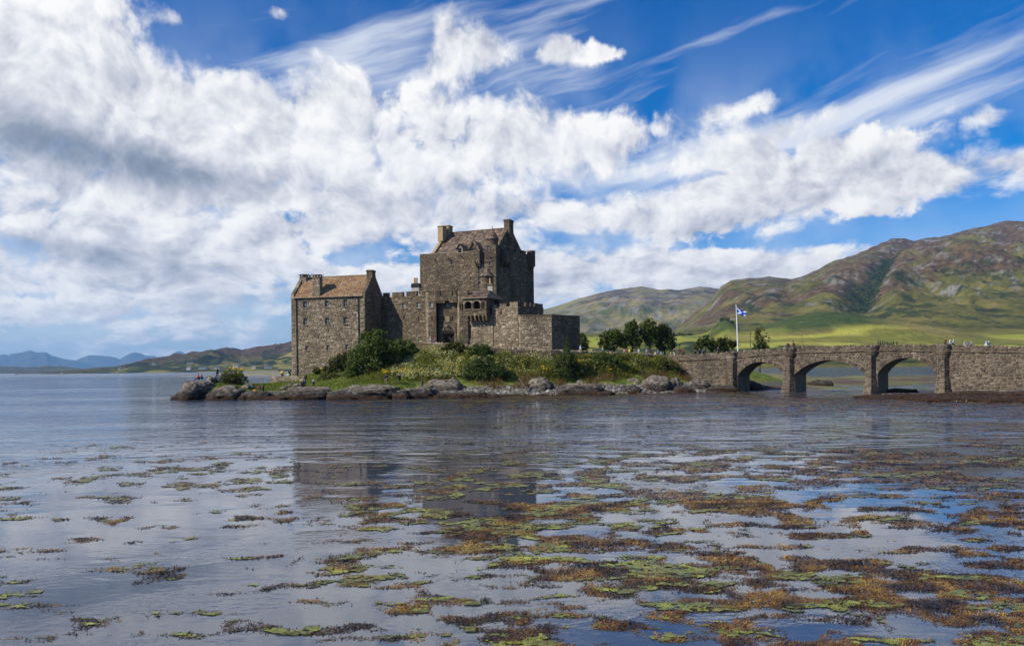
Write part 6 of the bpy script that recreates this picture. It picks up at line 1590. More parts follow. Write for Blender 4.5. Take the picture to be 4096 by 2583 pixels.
# ---- scrub and woods far away
def clumps(name, label, pts, size, mat, seed, per=26, cat='woodland'):
    rg = np.random.default_rng(seed); pts = np.asarray(pts, float); n = len(pts); s = rg.uniform(.6, 1.3, n) * size
    v = rg.normal(size=(n, per, 3)); v /= np.linalg.norm(v, axis=2)[:, :, None]; v[:, :, 2] = np.abs(v[:, :, 2]) * .95 + .02
    C = (pts[:, None] + v * s[:, None, None] * rg.uniform(.6, 1.0, (n, per, 1))).reshape(-1, 3); V, Q = leaf_quads(C, np.repeat(s, per) * .75 * rg.uniform(.6, 1.2, len(C)), rg, asp=.8)
    tag(new_obj(name, np_mesh(name, V, Q, np.repeat(rg.random(n), per) * .5 + rg.random(len(Q)) * .5), None, [mat]), label, cat, kind='stuff')
def terr(X, d, Varr, Xs, ds):
    i = int(np.clip(np.searchsorted(ds, d), 0, len(ds) - 1)); j = int(np.clip(np.searchsorted(Xs, X), 0, len(Xs) - 1)); return Varr[i, j]
XsA = np.linspace(2060, 5100, 490); r5 = np.random.default_rng(7); pts = []
for _ in range(900):
    D = r5.uniform(2000, 2950); Xg_ = np.interp(D, [2000, 2700, 3100], [3440, 3530, 3590]) + r5.normal() * 22 * (1.6 - (D - 2000) / 1100); pts.append(terr(Xg_, D, VA, XsA, ds_A))
clumps('gully_wood', 'dark scrub wood filling the gully on the big hillside', pts, 5.5, L_DARK, 71, 14)
pts = []
for _ in range(420):
    X = r5.uniform(3640, 4300); D = r5.uniform(930, 1010)
    if fbm(np.array([X / 60.]), np.array([D / 40.]), 2, 6)[0] + (X - 3640) / 1800 > .56: pts.append(terr(X, D, VA, XsA, ds_A))
for X0, X1, D, n in ((3700, 3770, 960, 40), (2660, 2760, 1420, 20), (2880, 2930, 1405, 30), (3950, 4200, 1000, 140)):
    for _ in range(n): pts.append(terr(r5.uniform(X0, X1), D + r5.uniform(-12, 12), VA, XsA, ds_A))
clumps('shore_wood', 'dark broadleaf woodland along the far shore at right', pts, 4.2, L_DARK, 72, 18)
# ------------------------------------------------------------------ floating seaweed
def weed_mat(name, stops, trans=.15):
    m, N, b = material(name); c = N.ramp(attr(N, 'rnd'), stops)
    N.put(b.inputs['Base Color'], c); b.inputs['Roughness'].default_value = .38; b.inputs['Specular IOR Level'].default_value = .45; return m
W_BROWN = weed_mat('bladder_wrack', [(0, (.014, .008, .004)), (.3, (.055, .027, .007)), (.55, (.125, .061, .010)), (.8, (.215, .112, .018)), (1, (.32, .20, .045))])
W_GREEN = weed_mat('green_algae', [(0, (.030, .034, .010)), (.25, (.075, .085, .014)), (.5, (.15, .165, .018)), (.75, (.24, .265, .022)), (1, (.40, .42, .06))])
CVX = np.array([0, 500, 1000, 1500, 2000, 2500, 3000, 3500, 4096.])
CVY = np.array([1600, 1680, 1760, 1830, 1900, 1980, 2060, 2150, 2250, 2350, 2450, 2583.])
COV = np.array([  # how much of the surface carries weed
 [.01,.01,.08,.46,.55,.58,.52,.55,.62],
 [.00,.00,.00,.02,.05,.05,.03,.06,.14],
 [.00,.00,.02,.05,.09,.06,.07,.10,.20],
 [.08,.14,.18,.14,.20,.22,.22,.30,.42],
 [.16,.24,.20,.16,.14,.32,.38,.42,.48],
 [.20,.18,.20,.20,.28,.38,.40,.38,.40],
 [.14,.14,.12,.24,.38,.40,.38,.37,.36],
 [.12,.14,.08,.27,.42,.40,.37,.37,.32],
 [.04,.05,.06,.29,.36,.40,.37,.35,.26],
 [.05,.20,.20,.24,.35,.40,.38,.35,.28],
 [.12,.10,.12,.20,.32,.44,.44,.39,.42],
 [.01,.03,.10,.10,.22,.40,.46,.44,.46]])
def cover(X, Y, x=None, y=None):
    fx = np.interp(X, CVX, np.arange(len(CVX))); fy = np.interp(Y, CVY, np.arange(len(CVY))); ix = np.clip(fx.astype(int), 0, len(CVX) - 2); iy = np.clip(fy.astype(int), 0, len(CVY) - 2); tx, ty = fx - ix, fy - iy
    c = (COV[iy, ix] * (1 - tx) + COV[iy, ix + 1] * tx) * (1 - ty) + (COV[iy + 1, ix] * (1 - tx) + COV[iy + 1, ix + 1] * tx) * ty
    return c * np.interp(X, [0, 900, 1600, 2400, 4096], [.7, .78, 1.05, 1.3, 1.3]) * (.55 + 1.0 * sstep(.28, .72, fbm(x / 5.5, y / 3.2, 3, 377)))
def patch(x, y, seed):
    k = 1 + np.clip(y - 20, 0, 100) * .012
    wx = x + .5 * (fbm(x / .9, y / .9, 2, seed + 70) - .5); wy = y + .5 * (fbm(x / .9, y / .9, 2, seed + 80) - .5)
    return fbm(wx / (.95 * k), wy / (.52 * k), 5, seed, .56)
QN = np.sort(patch(np.random.default_rng(0).uniform(0, 400, 40000), np.random.default_rng(1).uniform(10, 60, 40000), 301))
def need(c): return np.interp(1 - c, np.linspace(0, 1, len(QN)), QN)
def weed_pts(n, d0, d1, seed, soft, scale=1.0):
    rg = np.random.default_rng(seed); d = np.sqrt(rg.uniform(d0 ** 2, d1 ** 2, n)); X = np.where(rg.random(n) < .80, rg.uniform(-160, 4260, n), np.where(rg.random(n) < .5, rg.uniform(-1500, -160, n), rg.uniform(4260, 5600, n))); x = (X - 2048) / F * d
    px, py = to_pix(x, d, 0.0); c = cover(np.clip(px, 0, 4096), np.clip(py, 1600, 2583), x, d) * scale
    v = patch(x, d, 301) - need(c); keep = (v + (rg.random(n) - .5) * soft > 0) & (c > .012); return x[keep], d[keep], v[keep], rg
def gshift(x, y):
    X = x / y * F + 2048; return np.interp(X, [0, 900, 1500, 2300, 2900, 3500, 4096], [.015, .015, .0, -.005, .05, .065, .07]) + np.where(y > 60, .02, 0)
def fronds(n, d0, d1, ln, wd, seed, up=1.0):
    x, y, v, rg = weed_pts(n, d0, d1, seed, .15); k = len(x)
    gm = patch(x * 1.0 + 57, y, 340) + np.where(v < .03, -.02, 0); green = gm > (.57 + gshift(x, y))
    m = ~green | (rg.random(k) < .35); x, y, v = x[m], y[m], v[m]; k = len(x)
    a = rg.uniform(0, 6.283, k); L = ln * rg.uniform(.5, 1.3, k); w = wd * rg.uniform(.6, 1.3, k); lift = L * rg.uniform(.02, .42, k) * (rg.random(k) < .5) * up + .003
    dx, dy = np.cos(a), np.sin(a); z0 = .004 + np.clip(v, 0, .15) * .10
    p0 = np.stack([x, y, z0], -1); pm = p0 + np.stack([dx * L * .5, dy * L * .5, lift * .35], -1); p1 = p0 + np.stack([dx * L * .85, dy * L * .85, lift], -1)
    s = np.stack([-dy, dx, 0 * dx], -1) * w[:, None] / 2
    V = np.stack([p0 - s * (.5 if d0 < 26 else .9), p0 + s * (.5 if d0 < 26 else .9), pm + s, pm - s, p1 + s * .8, p1 - s * .8], 1).reshape(-1, 3); b = 6 * np.arange(k)[:, None]
    Q = np.concatenate([b + np.array([[0, 1, 2, 3]]), b + np.array([[3, 2, 4, 5]])], 1).reshape(-1, 4)
    if d0 >= 26: Q = (b + np.array([[0, 1, 4, 5]])).reshape(-1, 4)
    tone = np.clip(.45 + 1.5 * (fbm(x / .5, y / .5, 3, 350) - .5) + .35 * (rg.random(k) - .5), 0, .999)
    return V, Q, np.repeat(tone, len(Q) // max(k, 1))
Vs, Qs, Rs = [], [], []; off = 0
for (n, d0, d1, ln, wd, sd_, up) in ((420000, 9.0, 17, .060, .019, 401, 1), (420000, 17, 26, .080, .027, 402, .9), (360000, 26, 42, .11, .045, 403, .6), (150000, 42, 72, .17, .12, 404, .12), (130000, 72, 128, .32, .30, 405, .03)):
    V, Q, r = fronds(n, d0, d1, ln, wd, sd_, up); Vs.append(V); Qs.append(Q + off); Rs.append(r); off += len(V)
tag(new_obj('seaweed', np_mesh('seaweed', np.concatenate(Vs), np.concatenate(Qs), np.concatenate(Rs)), None, [W_BROWN]), 'rust-brown bladder wrack floating in ragged patches on the near water', 'seaweed', kind='stuff')
def mats(d0, d1, cell):
    nx, ny = int(2.2 * (d0 + d1) / 2 / cell), int((d1 - d0) / cell); V = []; 
    y = np.linspace(d0, d1, ny); xn = np.linspace(-1.1, 1.1, nx); Xg, Yg = np.meshgrid(xn, y); x = Xg * Yg
    x = x + (vnoise(Xg * 900, Yg * 60, 5) - .5) * cell; yy = Yg + (vnoise(Xg * 800, Yg * 70, 6) - .5) * cell
    px, py = to_pix(x, yy, 0.0); c = cover(np.clip(px, 0, 4096), np.clip(py, 1600, 2583), x, yy) * 1.12; v = patch(x, yy, 301) - need(np.clip(c, 0, 1)) 
    g = patch(x + 57, yy, 340); hole = fbm(x / .16, yy / .10, 3, 360)
    on = (v + .05 * (np.random.default_rng(3).random(v.shape) - .5) > -.006) & (g + .05 * (np.random.default_rng(4).random(g.shape) - .5) > (.515 + gshift(x, yy))) & (c > .02) & (hole > .34)
    z = .006 + .018 * fbm(x / .11, yy / .08, 3, 361) + np.clip(v, 0, .1) * .08
    i = np.arange(nx - 1)[None, :] + nx * np.arange(ny - 1)[:, None]; Q = np.stack([i, i + 1, i + nx + 1, i + nx], -1).reshape(-1, 4); o = on.ravel()[Q].sum(1) >= 3; Q = Q[o]
    used = np.unique(Q); mp = -np.ones(nx * ny, int); mp[used] = np.arange(len(used))
    V = np.stack([x.ravel(), yy.ravel(), z.ravel()], -1)[used]; t = np.clip(.45 + 1.6 * (fbm(x / .35, yy / .22, 4, 362, .6) - .5), 0, .999).ravel()[Q[:, 0]] * .8 + .2 * np.random.default_rng(9).random(len(Q))
    t = t * np.interp(yy.ravel()[Q[:, 0]], [20, 35, 60, 100], [1, .75, .4, .25])
    return V, mp[Q], t
Vs, Qs, Rs = [], [], []; off = 0
for a in ((9.0, 17, .027), (17, 26, .042), (26, 42, .085), (42, 72, .22), (72, 128, .55)):
    V, Q, r = mats(*a)
    if len(Q): Vs.append(V); Qs.append(Q + off); Rs.append(r); off += len(V)
tag(new_obj('green_algae', np_mesh('green_algae', np.concatenate(Vs), np.concatenate(Qs), np.concatenate(Rs)), None, [W_GREEN]), 'yellow-green algae mats drifting among the brown seaweed', 'algae', kind='stuff')

# ------------------------------------------------------------------ people
CM = {}
def cloth(c, rough=.85):
    k = tuple(round(v, 3) for v in c)
    if k not in CM: CM[k] = flat('cloth_%d' % len(CM), c, rough, var=.18)
    return CM[k]
SKIN = flat('skin', (.40, .235, .165), .55)
_pend = []
def skin_obj(verts, edges, rad, mat, parent, name, root):
    me = bpy.data.meshes.new(name); me.from_pydata(verts, edges, []); me.update()
    o = bpy.data.objects.new(name + '_tmp', me); COL.objects.link(o)
    md = o.modifiers.new('s', 'SKIN'); sv = me.skin_vertices[0].data
    for i, r in enumerate(rad): sv[i].radius = (r, r) if not isinstance(r, tuple) else r
    for i in range(len(rad)): sv[i].use_root = (i == root)
    s2 = o.modifiers.new('d', 'SUBSURF'); s2.levels = 1; s2.render_levels = 1
    _pend.append((o, mat, parent, name))
def person(label, X, d, h, yaw, shirt, legs, hair=(.06, .035, .02), pose='stand', z=None, long_sleeve=True, pack=None, hat=None, skirt=False, long_hair=False, group=None, x=None):
    px = PX(X, d, 1450) if x is None else x
    if z is None: z = gz1(px, d)
    th = thing('person', label, 'person', (px, d, z), group)
    c, s = math.cos(yaw), math.sin(yaw)
    T = lambda p: (px + (p[0] * c - p[1] * s) * h, d + (p[0] * s + p[1] * c) * h, z + p[2] * h)
    J = dict(pel=(0, 0, .52), wai=(0, 0, .60), che=(0, .0, .72), nec=(0, .0, .835), hd0=(0, .012, .885), hd1=(0, .014, .955))
    for k, q in (('l', -1), ('r', 1)):
        J['hip' + k] = (.052 * q, 0, .50); J['kne' + k] = (.056 * q, .01, .28); J['ank' + k] = (.058 * q, -.01, .055); J['toe' + k] = (.064 * q, .075, .022)
        J['sho' + k] = (.108 * q, -.005, .795); J['elb' + k] = (.14 * q, -.02, .635); J['wri' + k] = (.138 * q, .03, .50); J['han' + k] = (.132 * q, .05, .445)
    if pose == 'walk':
        J['knel'] = (-.055, .07, .285); J['ankl'] = (-.055, .11, .06); J['toel'] = (-.06, .19, .03); J['kner'] = (.055, -.02, .28); J['ankr'] = (.055, -.15, .09); J['toer'] = (.06, -.09, .03)
        J['wril'] = (-.14, -.09, .51); J['hanl'] = (-.135, -.11, .46); J['wrir'] = (.14, .12, .53); J['hanr'] = (.135, .16, .49)
        for k in ('che', 'nec', 'hd0', 'hd1', 'shol', 'shor'): J[k] = (J[k][0], J[k][1] + (J[k][2] - .55) * .16, J[k][2])
    if pose == 'photo':
        for k, q in (('l', -1), ('r', 1)): J['elb' + k] = (.13 * q, .10, .70); J['wri' + k] = (.07 * q, .20, .83); J['han' + k] = (.04 * q, .23, .87)
    if pose == 'lookdown':
        for k in ('hd0', 'hd1'): J[k] = (0, J[k][1] + .03, J[k][2] - .01)
        for k, q in (('l', -1), ('r', 1)): J['elb' + k] = (.135 * q, .02, .64); J['wri' + k] = (.06 * q, .13, .66); J['han' + k] = (.03 * q, .16, .68)
    if pose == 'sit':
        dz = -.46
        for k in ('pel', 'wai', 'che', 'nec', 'hd0', 'hd1', 'shol', 'shor'): J[k] = (J[k][0], J[k][1] + (J[k][2] - .52) * .18, J[k][2] + dz)
        for k, q in (('l', -1), ('r', 1)):
            J['hip' + k] = (.055 * q, .0, .05); J['kne' + k] = (.075 * q, .20, .13); J['ank' + k] = (.07 * q, .34, -.06); J['toe' + k] = (.075 * q, .41, -.07)
            J['elb' + k] = (.14 * q, .10, .20); J['wri' + k] = (.09 * q, .20, .19); J['han' + k] = (.06 * q, .24, .19)
    if pose == 'bend':
        J.update(wai=(0, .06, .55), che=(0, .17, .57), nec=(0, .27, .575), hd0=(0, .31, .57), hd1=(0, .37, .54))
        for k, q in (('l', -1), ('r', 1)): J['sho' + k] = (.10 * q, .245, .58); J['elb' + k] = (.11 * q, .27, .42); J['wri' + k] = (.08 * q, .30, .28); J['han' + k] = (.07 * q, .31, .22)
    if pose == 'step':
        J['kner'] = (.06, .14, .36); J['ankr'] = (.06, .13, .18); J['toer'] = (.064, .21, .15)
    names = ['pel', 'wai', 'che', 'nec', 'hd0', 'hd1', 'hipl', 'knel', 'ankl', 'toel', 'hipr', 'kner', 'ankr', 'toer', 'shol', 'elbl', 'wril', 'hanl', 'shor', 'elbr', 'wrir', 'hanr']
    ix = {n: i for i, n in enumerate(names)}
    E = [('pel', 'wai'), ('wai', 'che'), ('che', 'nec'), ('nec', 'hd0'), ('hd0', 'hd1'), ('pel', 'hipl'), ('hipl', 'knel'), ('knel', 'ankl'), ('ankl', 'toel'), ('pel', 'hipr'), ('hipr', 'kner'), ('kner', 'ankr'), ('ankr', 'toer'), ('che', 'shol'), ('shol', 'elbl'), ('elbl', 'wril'), ('wril', 'hanl'), ('che', 'shor'), ('shor', 'elbr'), ('elbr', 'wrir'), ('wrir', 'hanr')]
    rb = dict(pel=.075, wai=.066, che=.076, nec=.030, hd0=.040, hd1=.048, hip=.05, kne=.034, ank=.024, toe=.02, sho=.036, elb=.024, wri=.018, han=.022)
    R_ = [rb.get(n, rb.get(n[:3], .03)) * h for n in names]
    skin_obj([T(J[n]) for n in names], [(ix[a], ix[b]) for a, b in E], R_, SKIN, th, 'body', 0)
    def sub(sel, rr, mat, nm, root):
        i2 = {n: i for i, n in enumerate(sel)}; ed = [(i2[a], i2[b]) for a, b in E if a in i2 and b in i2]
        skin_obj([T(J[n]) for n in sel], ed, [rr.get(n, rr.get(n[:3])) * h for n in sel], mat, th, nm, i2[root])
    sel = ['pel', 'wai', 'che', 'shol', 'shor', 'elbl', 'elbr'] + (['wril', 'wrir'] if long_sleeve else [])
    sub(sel, dict(pel=.088, wai=.080, che=.090, sho=.050, elb=.036, wri=.027), cloth(shirt), 'jacket' if long_sleeve else 'shirt', 'che')
    sub(['pel', 'hipl', 'knel', 'ankl', 'hipr', 'kner', 'ankr'], dict(pel=.086, hip=.064, kne=.046, ank=.034), cloth(legs), 'trousers', 'pel')
    for k in ('l', 'r'):
        m = MB(); a, b = Vector(T(J['ank' + k])), Vector(T(J['toe' + k])); m.tube([a + (a - b) * .35, a.lerp(b, .4), b + (b - a) * .15], [.028 * h, .034 * h, .022 * h], 7); m.build('shoe', cloth((.03, .028, .026)), th)
    h0, h1 = Vector(T(J['hd0'])), Vector(T(J['hd1'])); ax = (h1 - h0).normalized(); bk = Vector((s, -c, 0))
    m = MB(); hc = h1 + bk * (.012 * h); m.tube([hc - ax * .02 * h + bk * .018 * h, hc + ax * .008 * h, hc + ax * .032 * h, hc + ax * .052 * h], [.050 * h, .054 * h, .044 * h, .012 * h], 9)
    if long_hair: m.tube([hc + bk * .02 * h, hc + bk * .045 * h - ax * .05 * h, hc + bk * .04 * h - ax * .13 * h], [.04 * h, .042 * h, .02 * h], 7)
    m.build('hair', cloth(hair), th, True)
    if hat is not None:
        m = MB(); b0 = hc + ax * .025 * h; m.tube([b0 - ax * .006 * h, b0 + ax * .004 * h], [.085 * h, .083 * h], 12); m.tube([b0, b0 + ax * .03 * h, b0 + ax * .05 * h], [.053 * h, .05 * h, .03 * h], 10); m.build('hat', cloth(hat), th)
    if pack is not None:
        m = MB(); ce = (Vector(T(J['che'])) + Vector(T(J['wai']))) / 2 + bk * (.12 * h); sd_ = Vector((c, s, 0)); m.obox(ce, sd_ * .08 * h, bk * .05 * h, Vector((0, 0, .12 * h))); m.obox(ce + Vector((0, 0, .13 * h)), sd_ * .06 * h, bk * .035 * h, Vector((0, 0, .02 * h))); m.obox(ce + bk * .06 * h - Vector((0, 0, .04 * h)), sd_ * .06 * h, bk * .02 * h, Vector((0, 0, .06 * h)))
        m.build('backpack', cloth(pack), th)
    if pose == 'photo':
        m = MB(); m.obox(Vector(T((0, .25, .885))), Vector((c, s, 0)) * .045 * h, bk * .006 * h, Vector((0, 0, .025 * h))); m.build('phone', cloth((.02, .02, .02)), th)
    return th
NAVY, BLACK, JEAN, GREY, TAN = (.012, .016, .035), (.010, .010, .011), (.035, .055, .10), (.16, .16, .16), (.26, .19, .11)
BLOND, BROWN, DARKH, GREYH = (.38, .26, .10), (.075, .04, .02), (.018, .013, .010), (.30, .28, .26)
PI = math.pi
zr_ = lambda X, Y, d: ZY(X, Y, d)
# promontory
person('person in red jacket sitting on the great boulder at the island tip', 796, 125.2, 1.7, 1.9, (.50, .018, .02), BLACK, DARKH, 'sit', zr_(796, 1516, 125.2))
person('blond person in blue jacket sitting just right of the red jacket', 808, 126.0, 1.6, 1.9, (.05, .10, .22), BLACK, BLOND, 'sit', zr_(808, 1514, 126.0))
person('person in green jacket stepping up beside the knoll shrub', 869, 127.3, 1.75, 1.4, (.012, .12, .06), (.02, .035, .09), BROWN, 'step', zr_(868, 1513, 127.3))
person('long-haired person in grey top and jeans left of the knoll shrub', 882, 125.4, 1.68, PI * .9, (.17, .13, .12), JEAN, (.16, .07, .03), 'stand', zr_(882, 1529, 125.4), long_hair=True)
person('child in magenta top bending over the shore rock', 1041, 121.6, 1.35, 1.7, (.42, .01, .20), JEAN, BROWN, 'bend', zr_(1042, 1567, 121.6))
person('child in brown top standing behind the bending child', 1052, 121.9, 1.4, 1.2, (.17, .12, .10), BLACK, BROWN, 'stand', zr_(1052, 1569, 121.9), long_hair=True)
person('man in yellow shirt at the landing wall', 1129, 140, 1.78, .2, (.75, .50, .08), (.02, .022, .035), BROWN, 'stand', zr_(1129, 1517, 140), False)
person('man in black shirt beside the corner of the wing', 1158, 140.5, 1.78, -.2, BLACK, (.02, .02, .025), DARKH, 'stand', zr_(1158, 1517, 140.5), False)
person('child in mint top in front of the man in black shirt', 1153, 139.4, 1.35, .0, (.42, .62, .52), GREY, BLOND, 'stand', zr_(1153, 1521, 139.4))
person('blond child in black jacket on the sloping ledge', 1209, 121.5, 1.45, PI, BLACK, BLACK, BLOND, 'walk', zr_(1209, 1559, 121.5))
person('adult in dark clothes right behind the blond child in black', 1217, 122.2, 1.7, PI, (.02, .022, .025), NAVY, DARKH, 'stand', zr_(1217, 1557, 122.2))
person('blond child in grey hooded top alone on the lawn', 1254, 123.5, 1.35, PI, (.28, .29, .32), BLACK, BLOND, 'lookdown', zr_(1254, 1547, 123.5))
person('person in navy sweater and tan trousers on the pale-topped ledge', 1543, 120.6, 1.7, .1, NAVY, TAN, DARKH, 'stand', zr_(1543, 1538, 120.6))
person('person with backpack raising a phone on the pale-topped ledge', 1598, 120.4, 1.78, -1.2, BLACK, NAVY, BROWN, 'photo', zr_(1598, 1538, 120.4), False, pack=(.02, .022, .03))
person('man in dark shirt and jeans walking down the rocks', 1689, 120.4, 1.75, PI * .62, (.03, .028, .03), (.03, .045, .085), DARKH, 'walk', zr_(1691, 1551, 120.4), False)
# path below the castle
person('person in green shirt leaning at the left end of the path wall', 1672, 139.6, 1.65, -1.2, (.03, .20, .09), GREY, BROWN, 'lookdown', zr_(1672, 1385, 139.6))
person('person in white shirt and pale sun hat before the gate', 1723, 139.0, 1.72, -1.6, (.62, .62, .63), TAN, GREYH, 'stand', zr_(1723, 1385, 139.0), hat=(.62, .55, .42))
person('person in purple top and pink hat before the gate', 1740, 138.8, 1.6, -1.6, (.24, .11, .36), JEAN, BROWN, 'stand', zr_(1740, 1387, 138.8), hat=(.62, .25, .42))
pth = [(2322, 137.5, 1.75, 'man in light blue shirt at the right corner of the bastion', (.40, .55, .72), TAN, GREYH, {}), (2373, 138.5, 1.35, 'dark-haired child just showing over the path wall right of the bastion', BLACK, BLACK, DARKH, {}),
       (2411, 139.5, 1.7, 'man in grey shirt reading a leaflet behind the path wall', (.30, .31, .29), GREY, GREYH, dict(pose='lookdown')), (2498, 142.5, 1.55, 'girl in pink top behind the path wall', (.62, .14, .20), JEAN, BROWN, dict(long_hair=True)),
       (2518, 142.8, 1.65, 'person in bright yellow top with dark bag behind the path wall', (.72, .55, .02), BLACK, DARKH, dict(pack=BLACK)), (2555, 143.5, 1.72, 'man in pale shirt wearing a backpack behind the path wall', (.45, .48, .52), JEAN, DARKH, dict(pack=(.09, .11, .16))),
       (2587, 144.5, 1.68, 'person in denim shirt left of the first stone gate pedestal', (.17, .24, .30), GREY, BROWN, {}), (2622, 146, 1.2, 'fair child in cream top right of the first stone pedestal', (.55, .50, .40), TAN, BLOND, {}),
       (2633, 146.5, 1.68, 'woman in blue and purple top between the two pedestals', (.10, .15, .38), (.12, .06, .20), (.15, .06, .03), dict(long_hair=True)), (2645, 146, 1.25, 'child in pale blue top beside the woman in blue and purple', (.30, .45, .60), JEAN, BROWN, {}),
       (2683, 147.5, 1.15, 'small child in peach top left of the man in navy polo', (.50, .30, .22), NAVY, BLOND, {}), (2698, 148, 1.76, 'man in navy polo and pale shorts left of the second pedestal', NAVY, (.42, .40, .36), BROWN, dict(long_sleeve=False)),
       (2730, 147, 1.7, 'woman in bright red jacket right of the second pedestal', (.72, .06, .06), BLACK, BROWN, dict(long_hair=True)), (2737, 148.5, 1.66, 'person in dark coat behind the woman in red jacket', (.05, .045, .05), BLACK, DARKH, {})]
for X, d, h, lb, s, l, hr, kw in pth:
    kw = dict(kw); pose = kw.pop('pose', 'stand'); zz = ZY(X, np.interp(X, [2320, 2450, 2560, 2640, 2740], [1379, 1386, 1391, 1394, 1391]) + (1.72 - h) * 22, d) - h
    person(lb, X, d, h, RG.choice((-1.6, 1.6, -1.3, 1.8)), s, l, hr, pose, zz, **kw)
# on the bridge
def on_bridge(X, back): u = BW.uX(X, 1380); return BW.at(u, zTop(u) - .79, -back)
for X, bk, h, lb, s, l, hr, kw in ((2764, 1.3, 1.62, 'person in dark coat with pack near the island end of the bridge', (.03, .028, .03), BLACK, DARKH, dict(pack=(.06, .05, .04))), (2779, 1.5, 1.68, 'fair-haired person in black jacket near the island end of the bridge', BLACK, BLACK, BLOND, {}), (2788, 1.8, 1.62, 'person in blue jacket right of the black jacket near the island end', (.06, .09, .20), NAVY, DARKH, {}),
        (2852, 1.6, 1.78, 'bald man in black shirt walking alone on the bridge', BLACK, NAVY, (.30, .19, .14), dict(long_sleeve=False)), (3133, 1.4, 1.76, 'grey-haired man with backpack above the second pier', (.06, .06, .075), NAVY, GREYH, dict(pack=(.02, .02, .022))), (3158, 1.4, 1.76, 'man in maroon sweater and dark cap above the second pier', (.10, .018, .025), NAVY, DARKH, dict(hat=(.02, .02, .02))),
        (3768, 1.3, 1.78, 'man in brown leather jacket above the fourth pier', (.15, .065, .025), JEAN, BROWN, {}), (3788, 1.2, 1.66, 'long-haired woman in white top above the fourth pier', (.5, .5, .54), (.35, .35, .38), (.16, .06, .025), dict(long_hair=True)), (3797, 1.7, 1.7, 'person in white shirt half hidden by the long-haired woman', (.38, .42, .50), JEAN, BLOND, {})):
    p = on_bridge(X, bk); person(lb, X, p.y, h, RG.choice((.8, -2.3)), s, l, hr, 'walk' if X > 3000 else 'stand', p.z, x=p.x, **kw)
bpy.context.view_layer.update()
dg = bpy.context.evaluated_depsgraph_get()
for o, mat, parent, name in _pend:
    me = bpy.data.meshes.new_from_object(o.evaluated_get(dg)); me.materials.clear()
    me.polygons.foreach_set('use_smooth', [True] * len(me.polygons)); n = new_obj(name, me, parent, [mat])
for o, *_ in _pend:
    m_ = o.data; bpy.data.objects.remove(o); bpy.data.meshes.remove(m_)

# ------------------------------------------------------------------ small things
m = MB(); c = Vector(P(1019, 1566, 121.2)); m.tube([c - Vector((.16, 0, .0)), c + Vector((-.05, 0, .10)), c + Vector((.12, 0, .22)), c + Vector((.2, 0, .26))], [.12, .20, .19, .08], 9)
tag(m.build('dry_bag', cloth((.80, .22, .01)), None, True), 'small orange bag lying on the low dark ledge', 'bag')
# gate pedestals with lamp posts
for X, Yt, d, lb in ((2602, 1375, 143.5, 'dark stone pedestal with lamp post behind the path wall, left one'), (2719, 1377, 144.5, 'dark stone pedestal with lamp post behind the path wall, right one')):
    g = P(X, 1420, d); x, zb, zt = g[0], ZY(X, 1428, d), ZY(X, 1397, d); th = thing('gate_pedestal', lb, 'pedestal', (x, d, zb), 'gate pedestals by the path')
    m = MB(); m.box(x - .40, x + .40, d - .4, d + .4, zb, zt - .12, .2); m.box(x - .46, x + .46, d - .46, d + .46, zt - .12, zt, .5); m.box(x - .46, x + .46, d - .46, d + .46, zb, zb + .2, .6); m.build('plinth', M_KEEP, th)
    m = MB(); m.ring((x, d), [(.10, zt), (.07, zt + .1), (.05, zt + .15), (.045, ZY(X, Yt, d) - .25), (.10, ZY(X, Yt, d) - .22), (.13, ZY(X, Yt, d) - .05), (.03, ZY(X, Yt, d) + .05), (.0, ZY(X, Yt, d) + .1)], 8); m.build('lamp_post', M_PIPE, th)
# flag
M_POLE = flat('white_paint', (.72, .72, .70), .4)
fd = 152.0; pb_, pt_ = Vector(P(2952, 1400, fd)), Vector(P(2944.5, 1223, fd)); th = thing('flagpole', 'tall white pole flying a blue flag with white diagonal cross', 'flagpole', tuple(pb_))
m = MB(); m.tube([pb_ - Vector((0, 0, 1.2)), pb_.lerp(pt_, .5), pt_], [.13, .10, .06], 10); m.build('pole', M_POLE, th)
m = MB(); m.ring((pt_.x, pt_.y), [(.0, pt_.z + .22), (.1, pt_.z + .16), (.12, pt_.z + .1), (.08, pt_.z + .02), (.0, pt_.z)], 8); m.build('finial', M_POLE, th)
def flag_mat():
    m, N, b = material('saltire_cloth'); uv = N.n('ShaderNodeUVMap').outputs[0]; u, v = N.sep(uv)[:2]
    d1 = N.m('ABSOLUTE', N.m('SUBTRACT', u, v)); d2 = N.m('ABSOLUTE', N.m('SUBTRACT', N.m('ADD', u, v), 1.0)); k = N.m('LESS_THAN', N.m('MINIMUM', d1, d2), .085)
    N.put(b.inputs['Base Color'], N.mix(k, (.0, .07, .45), (.78, .79, .80))); b.inputs['Roughness'].default_value = .8; return m
nx, ny = 24, 14; V = []; UVs = []
tl, bl = Vector(P(2946, 1229, fd)), Vector(P(2947.5, 1254, fd)); tr, br = Vector(P(2985, 1247, fd - .4)), Vector(P(2982, 1264, fd - .4))
for j in range(ny + 1):
    for i in range(nx + 1):
        a, b = i / nx, j / ny; p = bl.lerp(br, a).lerp(tl.lerp(tr, a), b); w = math.sin(a * 9.5 + b * 1.2) * .16 * a; V.append((p.x + w * .2, p.y + w * 1.6, p.z - .12 * math.sin(a * PI) * (1 - a) + w * .35)); UVs.append((a, b))
Q = [(j * (nx + 1) + i, j * (nx + 1) + i + 1, (j + 1) * (nx + 1) + i + 1, (j + 1) * (nx + 1) + i) for j in range(ny) for i in range(nx)]
me = np_mesh('flag', V, Q, smooth=True); ul = me.uv_layers.new(name='UVMap'); ul.data.foreach_set('uv', np.array([UVs[k] for q in Q for k in q]).ravel()); new_obj('flag', me, th, [flag_mat()])
